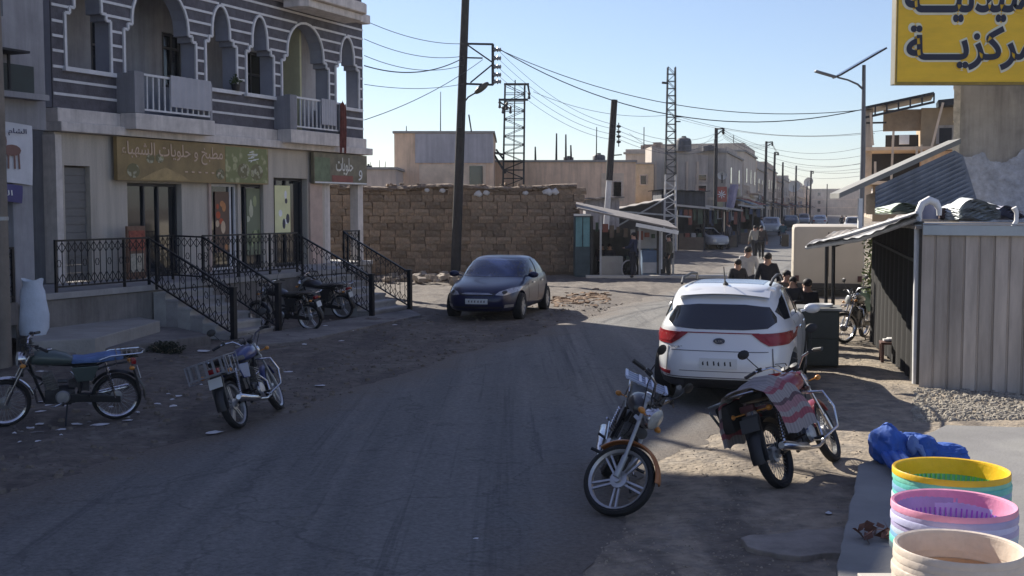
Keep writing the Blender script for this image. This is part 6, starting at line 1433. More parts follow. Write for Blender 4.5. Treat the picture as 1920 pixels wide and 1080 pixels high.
# far vehicles
m_wv = mm('white van paint', (.36, .37, .39), .4, var=.08)
trr = [(.35, -2.5, 2.5, .8), (.45, -2.6, 2.55, .9), (.9, -2.6, 2.55, .92), (1.05, -2.6, 2.45, .91), (1.08, -.3, 2.3, .9), (1.15, -.25, 1.5, .87), (1.45, -.2, 1.15, .8), (1.7, -.12, .85, .74), (1.76, .05, .7, .6)]
def far_car(name, label, cat, px, pyb, hd, paint, rings=None, sc_=1., group=None, front=True):
    p = G(px, pyb); rg = rings or sedr; rg = [tuple(v*sc_ if i < 4 else v for i, v in enumerate(r_)) for r_ in rg]
    o, b = car(name, label, cat, (p.x, p.y, 0), R(hd), rg, paint, [(-1.35*sc_, .8*sc_), (-1.35*sc_, -.8*sc_), (1.4*sc_, .8*sc_), (1.4*sc_, -.8*sc_)], .33*sc_, cut=.3*sc_, group=group, boolean=False, tw=.24, ex=8 if rings is not None else 4)
    zs = max(r_[0] for r_ in rg); wd = max(r_[3] for r_ in rg)
    wz = (.98*sc_, 1.32*sc_) if rings is None else (1.15*sc_, 1.62*sc_); 
    for vw, nm in (('front', 'windscreen'), ('rear', 'rear_window')): patch(b, [(-.65*sc_, wz[0]), (.65*sc_, wz[0]), (.52*sc_, wz[1]), (-.52*sc_, wz[1])], vw, .01, glass, nm, o, .2)
    if rings is not None: 
        for s_ in ('left', 'right'): patch(b, [(-.1*sc_, 1.15*sc_), (1.3*sc_, 1.15*sc_), (.85*sc_, 1.6*sc_), (.0, 1.6*sc_)], s_, .01, glass, 'side_window', o, .2)
    else:
        for s_ in ('left', 'right'): patch(b, [(-1.2*sc_, 1.0*sc_), (.8*sc_, 1.0*sc_), (.1*sc_, 1.3*sc_), (-.7*sc_, 1.3*sc_)], s_, .01, glass, 'side_window', o, .2)
    vw = 'front' if front else 'rear'
    for s_ in (1, -1): patch(b, [(.5*s_*sc_, .65*sc_), (.78*s_*sc_, .65*sc_), (.78*s_*sc_, .8*sc_), (.5*s_*sc_, .8*sc_)], vw, .02, alloy if front else redl, 'headlight' if front else 'tail_light', o, .1)
    patch(b, [(-.25, .45*sc_), (.25, .45*sc_), (.25, .55*sc_), (-.25, .55*sc_)], vw, .02, whitep, 'number_plate', o, .1)
    return o
far_car('pickup_truck', 'white pick-up truck driving towards the camera far down the street', 'truck', 1446, 441, -105, m_wv, trr)
far_car('pickup_truck', 'small white pick-up truck parked sideways at the market stalls on the left', 'truck', 1314, 467, -60, m_wv, trr, .8)
far_car('hatchback', 'white hatchback driving away right of the far poles', 'car', 1537, 425, 74, m_wv, None, 1.15, front=False)
far_car('dark_car', 'dark car behind the white pick-up truck in the street', 'car', 1482, 430, 75, mm('dark car paint', (.02, .025, .03), .4), None, 1.2)
far_car('dark_car', 'blue black car parked left of the far street among the stalls', 'car', 1412, 446, 80, m_nv, None, 1.1)
far_car('pickup_truck', 'pale grey pick-up far away at the street end', 'truck', 1507, 422, 75, mm('grey van paint', (.3, .3, .32), .4), trr, 1.0)
far_car('pickup_truck', 'whitish pick-up parked on the right beyond the sheet roof', 'truck', 1600, 440, 75, m_wv, trr, 1.0)
# ------------------------------------------------------------------ motorcycles
def moto(label, loc, fw, lean, steer, tank, opts=(), seat=None, group=None, alloyw=True, fender=None, seatmat=None, scale=1.0, rimm=None):
    fw = Vector((fw[0], fw[1], 0)).normalized(); rz = math.atan2(fw.y, fw.x)
    o = thing('motorcycle', label, 'motorcycle', loc, rz, group, lean=R(-lean)); o.scale = (scale,)*3
    rr_, bx, fx, RW = .295, -.62, .64, .295
    head = Vector((.34, 0, .86)); axd = Vector((.42, 0, -.9)).normalized()
    SM = TR(head) @ Matrix.Rotation(R(-steer), 4, axd) @ TR(-head)      # steering turn
    YM = RX(R(90))
    ch = chrome; tk = tank
    def wheel(name, x, M0):
        h_ = thing(name, None, None); h_.parent = o; M = M0 @ TR((x, 0, RW)) @ YM
        tw = .042 if name == 'front_wheel' else .048
        prof = [(RW-.055, -tw*.6), (RW-.03, -tw), (RW-.008, -tw*.7), (RW, 0), (RW-.008, tw*.7), (RW-.03, tw), (RW-.055, tw*.6)]
        MB(M).lathe(prof, 40, close=True).build('tyre', rubber, h_, smooth=True)
        w = MB(M); w.lathe([(RW-.058, -.03), (RW-.05, -.036), (RW-.05, .036), (RW-.058, .03), (RW-.07, .02), (RW-.07, -.02)], 40, close=True)
        if alloyw:
            for k in range(5):
                a = 6.283*k/5+.3; 
                for da in (-.1, .1): w.bar((.05*math.cos(a+da*3), .05*math.sin(a+da*3), 0), ((RW-.062)*math.cos(a+da), (RW-.062)*math.sin(a+da), 0), .016, .022)
        w.build('rim', rimm or (alloy if alloyw else chrome), h_, smooth=False)
        if not alloyw:
            w = MB(M)
            for k in range(36):
                a = 6.283*k/36; b = a+(.5 if k % 2 else -.5); s_ = .02 if (k//2) % 2 else -.02; w.bar((.035*math.cos(b), .035*math.sin(b), s_), ((RW-.06)*math.cos(a), (RW-.06)*math.sin(a), 0), .003)
            w.build('spokes', steel, h_)
        w = MB(M); w.lathe([(0, -.06), (.035, -.06), (.035, -.03), (.07, -.025), (.07, .025), (.035, .03), (.035, .06), (0, .06)], 20); w.build('hub', alloy, h_, smooth=True)
        return h_
    wheel('front_wheel', fx, SM); wheel('rear_wheel', bx, Matrix())
    # fork
    w = MB(SM)
    for s_ in (1, -1): w.tube([(fx, .075*s_, RW), (fx-.07, .075*s_, .46)], [.026, .024], 10); w.tube([(fx-.07, .075*s_, .46), (.35, .075*s_, .9)], .016, 10)
    w.bar((.41, -.095, .74), (.41, .095, .74), .06, .03); w.bar((.345, -.095, .9), (.345, .095, .9), .07, .03); w.build('fork', steel if alloyw else chrome, o, smooth=True)
    fm = fender or tk
    w = MB(SM @ TR((fx, 0, RW)) @ YM); w.lathe([(RW+.02, -.05), (RW+.035, -.03), (RW+.04, 0), (RW+.035, .03), (RW+.02, .05), (RW+.014, .045), (RW+.028, 0), (RW+.014, -.045)], 22, close=True, a0=R(35), a1=R(165)); w.build('front_fender', fm, o, smooth=True)
    # headlight, cluster
    M = SM @ TR((.47, 0, .83)) @ RY(R(84))
    w = MB(M); w.lathe([(0, -.12), (.05, -.11), (.085, -.05), (.095, 0), (.09, .02)], 20); hl = w.build('headlight', black if 'cowl' in opts else ch, o, smooth=True)
    w = MB(M); w.lathe([(.09, .018), (.075, .032), (0, .04)], 20); w.build('lens', mm('headlight lens', (.4, .41, .4), .12, .1, var=.3, scale=20), hl, smooth=True)
    if 'cowl' in opts:
        w = MB(SM); w.prism([(.36, .74), (.5, .72), (.53, .83), (.47, .95), (.38, 1.03), (.34, .95)], -.1, .1, RX(R(90))); w.build('headlight_cowl', tk, o, bevel=.03, smooth=True)
        w = MB(SM @ TR((.535, 0, .82)) @ RY(R(80))); w.ell((0, 0, 0), (.1, .085, .03), 14, 8); w.build('lens', MT['headlight lens'], hl, smooth=True)
    w = MB(SM)
    for s_ in (1, -1): w.lathe([(0, 0), (.035, 0), (.04, .05), (0, .055)], 14, TR((.38, .045*s_, .94)) @ RY(R(-25)))
    w.build('gauges', black, o, smooth=True)
    w = MB(SM)
    for s_ in (1, -1):
        w.tube([(.36, 0, .93), (.37, .08*s_, .95), (.35, .16*s_, 1.03), (.29, .28*s_, 1.05), (.22, .36*s_, 1.03)], .011, 8)
    w.build('handlebar', ch, o, smooth=True)
    for s_ in (1, -1):
        w = MB(SM); w.tube([(.27, .3*s_, 1.045), (.2, .39*s_, 1.025)], .018, 8); w.tube([(.33, .27*s_, 1.05), (.3, .38*s_, 1.04)], .006, 6); w.cbox((.3, .265*s_, 1.05), (.04, .05, .04)); w.build('grip', black, o, smooth=True)
        w = MB(SM); w.tube([(.3, .26*s_, 1.06), (.31, .3*s_, 1.13), (.29, .33*s_, 1.2)], .005, 6); 
        if 'mirror' in opts:
            w.ell((.29, .35*s_, 1.24), (.012, .06, .045), 12, 6); w.build('mirror', black, o, smooth=True)
        w = MB(SM); w.tube([(.45, .1*s_, .8), (.45, .17*s_, .8)], .008, 6); w.ell((.45, .19*s_, .8), (.035, .03, .025), 10, 6); w.build('indicator', mm('amber lens', (.5, .2, .03), .3), o, smooth=True)
    # tank
    w = MB(); n = 20; secs = [(.36, .03, .82, .04), (.33, .09, .82, .075), (.22, .135, .83, .105), (.08, .14, .82, .1), (-.06, .11, .8, .075), (-.14, .07, .78, .04)]
    vs = []
    for x, hw, zc, hz in secs:
        for j in range(n):
            a = 6.283*j/n; c, s_ = math.cos(a), math.sin(a); vs.append((x, hw*math.copysign(abs(c)**.8, c), zc+hz*math.copysign(abs(s_)**.8, s_)*(1 if s_ > 0 else .8)))
    w.add(vs, [(i*n+j, i*n+(j+1) % n, (i+1)*n+(j+1) % n, (i+1)*n+j) for i in range(len(secs)-1) for j in range(n)]+[tuple(reversed(range(n)))]); tn = w.build('fuel_tank', tk, o, smooth=True)
    w = MB(TR((.14, 0, .935))); w.lathe([(0, .012), (.03, .01), (.035, 0)], 14); w.build('filler_cap', ch, tn, smooth=True)
    # seat
    sm = seatmat or black
    w = MB(); w.prism([(-.1, .76), (-.12, .83), (-.25, .82), (-.42, .845), (-.62, .86), (-.7, .85), (-.7, .79), (-.4, .765)], -.115, .115, RX(R(90))); w.build('seat', sm, o, bevel=.028, smooth=True)
    # frame
    w = MB()
    w.tube([(.34, 0, .84), (.1, 0, .74), (-.15, 0, .72), (-.4, .0, .7)], .018, 8)
    w.tube([(.36, 0, .76), (.28, 0, .5), (.2, 0, .28), (-.1, 0, .24)], .018, 8)
    for s_ in (1, -1):
        w.tube([(-.15, .05*s_, .72), (-.22, .08*s_, .5), (-.18, .09*s_, .33)], .014, 8); w.tube([(-.2, .08*s_, .6), (-.5, .1*s_, .72), (-.74, .1*s_, .76)], .012, 8); w.tube([(-.18, .09*s_, .33), (bx, .085*s_, RW)], .018, 8)
    w.build('frame', blackm, o, smooth=True)
    for s_ in (1, -1):
        w = MB(); a, b = Vector((bx+.02, .12*s_, RW+.02)), Vector((-.5, .12*s_, .7)); w.tube([a, b], .012, 8)
        for k in range(9): c = a.lerp(b, .25+.07*k); w.lathe([(.02, -.006), (.03, 0), (.02, .006)], 12, TR(c) @ RY(R(17)))
        w.build('shock_absorber', ch, o, smooth=True)
        w = MB(); w.prism([(-.1, .72), (-.16, .54), (-.34, .55), (-.42, .73)], .105, .125, RX(R(90)) if s_ < 0 else RX(R(90)) @ TR((0, 0, -.23))); w.build('side_cover', tk, o, bevel=.008)
    # engine
    w = MB(); w.cbox((.03, 0, .36), (.34, .2, .17)); w.ell((-.02, 0, .36), (.13, .14, .12), 16, 10); eg = w.build('engine', darkeng, o, smooth=True)
    w = MB(); M = TR((.13, 0, .5)) @ RY(R(18))
    for k in range(7): w.cbox(M @ Vector((0, 0, -.06+k*.03)), (.15-.004*k, .17, .012), RY(R(18)).to_3x3())
    w.cbox(M @ Vector((0, 0, .02)), (.1, .11, .24), RY(R(18)).to_3x3()); w.build('cylinder_fins', mm('cast metal', (.2, .2, .2), .45, .7, var=.3, scale=12), eg)
    w = MB(); w.cbox((-.12, 0, .5), (.1, .1, .09)); w.tube([(-.06, 0, .52), (.05, 0, .53)], .025, 8); w.cbox((-.24, 0, .5), (.13, .16, .17)); w.cbox((-.33, .03, .62), (.1, .12, .1)); w.build('carburettor', darkeng, eg)
    w = MB(); w.prism([(-.66, .33), (-.05, .4), (.0, .3), (-.66, .25)], .095, .12, RX(R(90)) @ Matrix.Scale(-1, 4, (0, 0, 1))); w.build('chain_case', black, o, bevel=.008)
    w = MB(); w.tube([(-.02, .13, .3), (.1, .16, .26), (.14, .19, .27)], .008, 6); w.tube([(-.05, -.15, .3), (.13, -.18, .26)], .008, 6); w.tube([(-.1, -.15, .4), (-.14, -.19, .55), (-.1, -.22, .57)], .01, 6); w.build('pedal', ch, o)
    w = MB()
    for k in range(4): yy = (.2, -.22, .1, -.08)[k]; c0 = SM @ Vector((.31, yy, 1.05)); w.tube([c0, c0.lerp(Vector((.5, yy*.4, .95)), .5)+Vector((.05, 0, .03)), Vector((.44, .03*(k-1.5), .8)), Vector((.33, .03*(k-1.5), .62)), Vector((.12, .04*(k-1.5), .5))], .005, 5)
    w.build('cable', black, o)
    w = MB(TR((.42, .05, .66)) @ RY(R(80))); w.lathe([(0, 0), (.045, .005), (.045, .03), (0, .035)], 14); w.build('horn', black, o, smooth=True)
    for s_ in (1, -1): w = MB(TR((.0, .125*s_, .36)) @ YM); w.lathe([(0, .03*-s_), (.07, .025*-s_), (.085, 0)], 20); w.build('engine_cover', alloy, eg, smooth=True)
    w = MB(); w.tube([(.2, -.06, .52), (.32, -.09, .42), (.28, -.11, .24), (.05, -.14, .22), (-.2, -.15, .25)], .018, 10); w.tube([(-.18, -.15, .25), (-.26, -.155, .27), (-.75, -.17, .36), (-.78, -.17, .366)], [.022, .038, .042, .03], 12); w.build('exhaust', ch, o, smooth=True)
    w = MB(TR((bx, 0, RW)) @ YM); w.lathe([(RW+.03, -.06), (RW+.045, -.03), (RW+.05, 0), (RW+.045, .03), (RW+.03, .06), (RW+.025, .055), (RW+.035, 0), (RW+.025, -.055)], 22, close=True, a0=R(35), a1=R(185)); w.build('rear_fender', black, o, smooth=True)
    w = MB(); w.prism([(-.86, .42), (-.9, .28), (-.905, .28), (-.875, .5), (-.82, .68), (-.8, .68)], -.08, .08, RX(R(90))); w.build('mud_flap', black, o)
    w = MB(); w.cbox((-.82, 0, .74), (.06, .13, .06)); w.build('tail_light', redl if 'dull' not in opts else mm('dusty dark lamp', (.07, .02, .02), .6), o, bevel=.015, smooth=True)
    pl_ = MB(); pl_.cbox((-.885, 0, .6), (.01, .17, .12), RY(R(15)).to_3x3()); pl_.build('number_plate', MT['number plate'] if 'dull' not in opts else mm('dark plate back', (.05, .05, .05), .6), o)
    for s_ in (1, -1): w = MB(); w.tube([(-.78, .06*s_, .7), (-.79, .16*s_, .7)], .007, 6); w.ell((-.79, .18*s_, .7), (.035, .03, .025), 10, 6); w.build('indicator', MT['amber lens'], o, smooth=True)
    # rack
    w = MB(); rh = .83
    for s_ in (1, -1): w.tube([(-.42, .12*s_, .8), (-.55, .14*s_, rh+.02), (-.9, .13*s_, rh+.04)], .009, 8); w.tube([(-.6, .13*s_, rh), (-.62, .13*s_, .72)], .008, 6)
    w.tube([(-.9, .13, rh+.04), (-.95, 0, rh+.045), (-.9, -.13, rh+.04)], .009, 8)
    for k in range(5): w.bar((-.86+k*.06, -.13, rh+.035), (-.86+k*.06, .13, rh+.035), .012, .006)
    w.build('rear_rack', ch, o, smooth=True)
    w = MB(); w.tube([(-.05, .1, .26), (-.02, .26, .02)], .011, 8); w.cbox((-.02, .27, .012), (.07, .04, .012)); w.build('side_stand', blackm, o)
    w = MB()
    for s_ in (1, -1): w.tube([(.0, .1*s_, .3), (.0, .24*s_, .3)], .014, 8); w.tube([(-.3, .1*s_, .36), (-.32, .22*s_, .38)], .012, 8)
    w.build('foot_peg', black, o)
    if 'guard' in opts:
        w = MB()
        for s_ in (1, -1): w.tube([(.33, .04*s_, .72), (.36, .22*s_, .68), (.38, .27*s_, .52), (.34, .26*s_, .34), (.25, .1*s_, .25)], .013, 8)
        w.build('crash_guard', ch, o, smooth=True)
    return o
orange = mm('orange paint', (.35, .12, .03), .4, var=.3); m_rd = mm('red moto paint', (.22, .02, .03), .35, coat=.4, var=.15); m_bk = mm('black moto paint', (.02, .02, .024), .3, coat=.4)
m_bl = mm('blue moto paint', (.025, .04, .14), .35, coat=.4, var=.15); m_gy = mm('green grey moto paint', (.05, .07, .065), .4, coat=.3)
b1 = moto('motorcycle nearest the camera with star shaped alloy wheel turned sideways and orange fender', (.83, 10.6, 0), (-.1, -.99), 24, 58, m_bk, opts=('mirror',), fender=orange, scale=1.1)
b2 = moto('motorcycle with a striped blanket over the seat and dark saddle bags beside the pavement', (2.92, 11.32, 0), (.57, .82), 21, 8, m_rd, opts=('guard', 'mirror', 'dull'), scale=1.08, alloyw=False, rimm=blackm)
b3 = moto('motorcycle with a slatted rear carrier at the road edge in front of the stairs', (-3.1, 14.35, 0), (.17, .985), 19, 10, m_bl, opts=('guard', 'mirror'))
b4 = moto('motorcycle with a blue covered seat standing at the far left edge of the picture', (-5.45, 14.1, 0), (-.92, -.38), 9, 6, m_gy, alloyw=False, seatmat=mm('blue seat cover', (.08, .14, .3), .6, var=.35, scale=9, bump=.3, bscale=20), fender=chrome)
b5 = moto('dark motorcycle parked between the stairs, nearer one with a white plate', (-4.85, 25.05, 0), (-.93, .36), 10, -10, m_bk, opts=('mirror',), group='dark motorcycles between the two stairs')
b6 = moto('dark motorcycle parked between the stairs, the one behind nearer to the far stairs', (-4.55, 27.75, 0), (-.93, .36), 10, 5, m_bk, group='dark motorcycles between the two stairs')
b7 = moto('motorcycle with a green cover standing behind the awning posts', (6.75, 23.1, 0), (-.55, -.8), 8, -38, m_bk, opts=('mirror', 'guard'), alloyw=False)
def on_bike(b, name, label, cat, build):
    o = thing(name, label, cat); o.matrix_world = Matrix(); bpy.context.view_layer.update()
    o.location = b.location; o.rotation_euler = b.rotation_euler; o.scale = b.scale; build(o); return o
# striped blanket on b2
def mk_blanket(o):
    m = bpy.data.materials.new('striped blanket'); m.use_nodes = True; nt = m.node_tree; N, L = nt.nodes, nt.links; b = N['Principled BSDF']; b.inputs['Roughness'].default_value = .95
    tc = N.new('ShaderNodeTexCoord'); sp = N.new('ShaderNodeSeparateXYZ'); L.new(tc.outputs['UV'], sp.inputs[0])
    cr = N.new('ShaderNodeValToRGB'); cr.color_ramp.interpolation = 'CONSTANT'; el = cr.color_ramp.elements
    gr, rd, dk, pk = (.27, .24, .235, 1), (.26, .07, .09, 1), (.1, .06, .07, 1), (.28, .15, .16, 1)
    stops = [(0, gr), (.06, rd), (.1, gr), (.13, pk), (.17, dk), (.19, gr), (.24, rd), (.27, pk), (.31, dk), (.34, gr), (.4, pk), (.62, gr), (.66, dk), (.69, pk), (.73, rd), (.76, gr), (.81, dk), (.83, pk), (.87, gr), (.9, rd), (.94, gr)]
    stops = [(p_, c if not (.3 < p_ < .7) else gr) for p_, c in stops]
    el[0].color = stops[0][1]; el[0].position = 0; el[1].position = stops[1][0]; el[1].color = stops[1][1]
    for p_, c in stops[2:]: e_ = el.new(p_); e_.color = c
    L.new(sp.outputs['X'], cr.inputs[0])
    w2 = N.new('ShaderNodeMath'); w2.operation = 'SINE'; m3 = N.new('ShaderNodeMath'); m3.operation = 'MULTIPLY'; m3.inputs[1].default_value = 90; L.new(sp.outputs['Y'], m3.inputs[0]); L.new(m3.outputs[0], w2.inputs[0])
    mr = N.new('ShaderNodeMapRange'); mr.inputs[1].default_value = -1; mr.inputs[2].default_value = 1; mr.inputs[3].default_value = .82; mr.inputs[4].default_value = 1.08; L.new(w2.outputs[0], mr.inputs[0])
    sc2 = N.new('ShaderNodeVectorMath'); sc2.operation = 'SCALE'; L.new(cr.outputs[0], sc2.inputs[0]); L.new(mr.outputs[0], sc2.inputs['Scale']); L.new(sc2.outputs[0], b.inputs['Base Color'])
    nu, nv = 48, 18
    prof = [(-.33, .44), (-.31, .62), (-.24, .82), (-.14, .9), (0, .915), (.14, .9), (.22, .82), (.29, .62), (.3, .46)]
    def pr(a):
        t = a*(len(prof)-1); i = min(len(prof)-2, int(t)); f = t-i; p_, q_ = prof[i], prof[i+1]; return p_[0]+(q_[0]-p_[0])*f, p_[1]+(q_[1]-p_[1])*f
    w = MB(); uv = []
    for i in range(nu+1):
        for j in range(nv+1):
            a, b_ = i/nu, j/nv; y, z = pr(a); side = abs(a-.5)*2
            x = -.92+.62*b_+.03*math.sin(a*9); y += .02*math.sin(b_*11+a*4)*side; z += .07*math.exp(-((b_-.8)/.2)**2)*(1-side)+.012*math.sin(b_*16+a*7)
            w.v.append((x, y, z)); uv.append((a, b_))
    w.f = [(i*(nv+1)+j, (i+1)*(nv+1)+j, (i+1)*(nv+1)+j+1, i*(nv+1)+j+1) for i in range(nu) for j in range(nv)]
    q = w.build('blanket_cloth', m, o, smooth=True); ul = q.data.uv_layers.new(name='UVMap')
    for l in q.data.loops: ul.data[l.index].uv = uv[l.vertex_index]
on_bike(b2, 'striped_blanket', 'grey blanket with dark red stripes draped over the motorcycle seat', 'blanket', mk_blanket)
def mk_bags(o):
    for s_ in (1,):
        w = MB(); w.prism([(-.86, .82), (-.5, .84), (-.52, .6), (-.82, .57)], .17, .29, RX(R(90)) @ TR((0, 0, -.0)) @ Matrix.Scale(-1, 4, (0, 0, 1))); q = w.build('bag_body', mm('dark canvas', (.025, .025, .024), .9, var=.4, scale=8), o, bevel=.03, smooth=True)
        w = MB(); w.bar((-.9, .315, .8), (-.7, .315, .54), .03, .008, up=(0, 1, 0)); w.bar((-.93, .24, .845), (-.5, .24, .86), .12, .012); w.build('strap', mm('grey strap', (.16, .17, .17), .6), o)
on_bike(b2, 'saddle_bag', 'dark canvas saddle bag hanging at the left rear of the blanket covered motorcycle', 'bag', mk_bags)
def mk_cover(o):
    w = MB(); w.sheet(lambda a, b: Vector((-.6+.75*b, -.24+.48*a, .93-.9*abs(a-.5)**1.6+.02*math.sin(a*20+b*5))), 20, 12); w.build('cover_cloth', mm('green cover', (.06, .12, .1), .8, var=.3, scale=8), o, smooth=True)
on_bike(b7, 'bike_cover', 'green cloth cover over the motorcycle behind the awning posts', 'cloth', mk_cover)
def mk_carrier(o):
    w = MB()
    for y in (-.22, -.14, -.04, .06, .16, .22): w.bar((-.98, y, .88), (-.62, y, .88), .03, .012)
    for x in (-.98, -.64): w.bar((x, -.25, .868), (x, .25, .868), .025, .012)
    for y in (-.25, .25):
        w.tube([(-1.0, y, .88), (-1.02, y, .66), (-.7, y, .66), (-.64, y, .88)], .01, 6)
        for k in range(3): w.bar((-.95+k*.1, y, .87), (-.95+k*.1, y, .67), .02, .006, up=(0, 1, 0))
    w.bar((-1.01, -.25, .7), (-1.01, .25, .7), .02)
    for k in range(5): w.bar((-1.01, -.2+k*.1, .7), (-1.0, -.2+k*.1, .88), .03, .01)
    w.build('slats', mm('pale carrier slats', (.2, .2, .22), .5, .4, var=.3, scale=12), o)
on_bike(b3, 'carrier_basket', 'slatted pale metal carrier basket fixed over the rear of the road edge motorcycle', 'basket', mk_carrier)
def mk_carrier2(o):
    w = MB(); w.bar((-.98, 0, .9), (-.55, 0, .9), .02)
    for x in (-.98, -.84, -.7, -.56): w.bar((x, -.19, .89), (x, .19, .89), .025, .015)
    for y in (-.19, -.06, .06, .19): w.bar((-.98, y, .9), (-.56, y, .9), .025, .015)
    w.build('slats', mm('blue white metal', (.38, .42, .55), .45, .3, var=.2), o)
on_bike(b1, 'carrier_rack', 'blue white metal carrier rack on the tail of the nearest motorcycle', 'rack', mk_carrier2)

# ------------------------------------------------------------------ people
def skin_obj(verts, edges, rad, name, m, parent, sub=2, root=0):
    me = bpy.data.meshes.new(name); me.from_pydata(verts, edges, []); t = bpy.data.objects.new('tmp', me); COL.objects.link(t)
    t.modifiers.new('k', 'SKIN').use_smooth_shade = True
    sv = me.skin_vertices[0].data
    for i, r_ in enumerate(rad): sv[i].radius = (r_, r_) if not isinstance(r_, tuple) else r_; sv[i].use_root = (i == root)
    s_ = t.modifiers.new('s', 'SUBSURF'); s_.levels = sub
    r2 = baked(t); bpy.data.objects.remove(t); r2.name = name; r2.materials.clear(); r2.materials.append(m)
    r2.polygons.foreach_set('use_smooth', [True]*len(r2.polygons))
    o = bpy.data.objects.new(name, r2); COL.objects.link(o); o.parent = parent; return o
def person(label, loc, face, h_=1.7, shirt=(.3, .3, .3), trousers=(.04, .04, .05), stride=.0, sit=False, arms='down', long=False, group=None, hat=False, seat_h=.42):
    """face: heading in degrees, 0 = away from the camera"""
    o = thing('person', label, 'person', loc, R(face), group); k = h_/1.7
    J = {}
    hz = .93 if not sit else seat_h+.1
    J['pel'] = Vector((0, 0, hz)); J['sp'] = Vector((0, .01, hz+.24)); J['ch'] = Vector((0, .0, hz+.42)); J['nk'] = Vector((0, .0, hz+.54)); J['hd'] = Vector((0, .02, hz+.65)); J['tp'] = Vector((0, .01, hz+.73))
    for s_, n in ((1, 'R'), (-1, 'L')):
        J['hip'+n] = Vector((.09*s_, 0, hz-.03))
        if sit: J['kn'+n] = Vector((.14*s_, .42, hz-.02)); J['an'+n] = Vector((.14*s_, .42, .09)); J['to'+n] = Vector((.15*s_, .58, .04))
        else: st = stride*s_; J['kn'+n] = Vector((.1*s_, .5*st+.03, .5)); J['an'+n] = Vector((.1*s_, st-(.06 if st < 0 else 0), .09+(.05 if st < 0 else 0))); J['to'+n] = J['an'+n]+Vector((.02*s_, .15, -.05))
        J['sh'+n] = Vector((.17*s_, 0, hz+.47))
        if arms == 'down': J['el'+n] = Vector((.25*s_, -.03-.2*stride*s_, hz+.2)); J['wr'+n] = Vector((.26*s_, .06-.45*stride*s_, hz-.04))
        elif arms == 'front': J['el'+n] = Vector((.26*s_, .05, hz+.22)); J['wr'+n] = Vector((.1*s_, .3, hz+.2))
        elif arms == 'lap': J['el'+n] = Vector((.25*s_, .08, hz+.2)); J['wr'+n] = Vector((.12*s_, .34, hz+.08))
        d = (J['wr'+n]-J['el'+n]).normalized(); J['pa'+n] = J['wr'+n]+d*.07
        sd = d.cross(Vector((0, 1, 0)) if abs(d.y) < .8 else Vector((0, 0, 1))).normalized(); J['sd'+n] = sd; J['d'+n] = d
    V = []; E_ = []; Rr = []; ix = {}
    def av(n, p, r_): ix[n] = len(V); V.append(tuple(p*k)); Rr.append(r_*k if not isinstance(r_, tuple) else (r_[0]*k, r_[1]*k))
    av('pel', J['pel'], (.13, .1)); av('sp', J['sp'], (.125, .095)); av('ch', J['ch'], (.14, .1)); av('nk', J['nk'], .055); av('hd', J['hd'], (.075, .09)); av('tp', J['tp'], (.06, .07)); av('nose', J['hd']+Vector((0, .1, -.01)), .014)
    E_ += [('pel', 'sp'), ('sp', 'ch'), ('ch', 'nk'), ('nk', 'hd'), ('hd', 'tp'), ('hd', 'nose')]
    for n in 'RL':
        for q_, r_ in (('hip', .09), ('kn', .058), ('an', .038), ('to', .03), ('sh', .055), ('el', .04), ('wr', .026), ('pa', .03)): av(q_+n, J[q_+n], r_)
        E_ += [('pel', 'hip'+n), ('hip'+n, 'kn'+n), ('kn'+n, 'an'+n), ('an'+n, 'to'+n), ('ch', 'sh'+n), ('sh'+n, 'el'+n), ('el'+n, 'wr'+n), ('wr'+n, 'pa'+n)]
        for f in range(4):
            off = J['sd'+n]*(f-1.5)*.02; L1 = (.038, .045, .042, .032)[f]
            av('f%d%s' % (f, n), J['pa'+n]+off+J['d'+n]*L1, .009); av('g%d%s' % (f, n), J['pa'+n]+off+J['d'+n]*(L1*1.7)+Vector((0, .012, 0)), .008); E_ += [('pa'+n, 'f%d%s' % (f, n)), ('f%d%s' % (f, n), 'g%d%s' % (f, n))]
        av('th'+n, J['wr'+n]+J['d'+n]*.05+J['sd'+n]*.045, .01); E_.append(('wr'+n, 'th'+n))
    skin_obj(V, [(ix[a], ix[b]) for a, b in E_], Rr, 'body', skinm, o, sub=1)
    def sub_(names, edges, name, m, root, sub=2):
        vv = [tuple(J[n]*k) for n, _ in names]; id_ = {n: i for i, (n, _) in enumerate(names)}
        return skin_obj(vv, [(id_[a], id_[b]) for a, b in edges], [tuple(q*k for q in r_) if isinstance(r_, tuple) else r_*k for _, r_ in names], name, m, o, sub, id_[root])
    J['nk2'] = J['nk']-Vector((0, 0, .04)); J['hem'] = J['pel']-Vector((0, 0, .1 if not sit else .0))
    sm = mm('shirt %.2f %.2f %.2f' % shirt, shirt, .9, var=.25, scale=5, bump=.3, bscale=10); tm = mm('cloth %.2f %.2f %.2f' % trousers, trousers, .9, var=.25, scale=5)
    top = [('hem', (.185, .135)), ('sp', (.17, .13)), ('ch', (.175, .13)), ('nk2', .075)]+[(a+n, r_) for n in 'RL' for a, r_ in (('sh', .085), ('el', .062), ('wr', .045))]
    sub_(top, [('hem', 'sp'), ('sp', 'ch'), ('ch', 'nk2')]+[e_ for n in 'RL' for e_ in (('ch', 'sh'+n), ('sh'+n, 'el'+n), ('el'+n, 'wr'+n))], 'jacket', sm, 'sp')
    if long: J['ft'] = Vector((0, 0, .12)); J['mid'] = Vector((0, 0, .5)); sub_([('pel', (.18, .14)), ('mid', (.2, .17)), ('ft', (.22, .2))], [('pel', 'mid'), ('mid', 'ft')], 'robe', sm, 'pel')
    sub_([('pel', (.15, .12))]+[(a+n, r_) for n in 'RL' for a, r_ in (('hip', .11), ('kn', .078), ('an', .062))], [e_ for n in 'RL' for e_ in (('pel', 'hip'+n), ('hip'+n, 'kn'+n), ('kn'+n, 'an'+n))], 'trousers', tm, 'pel')
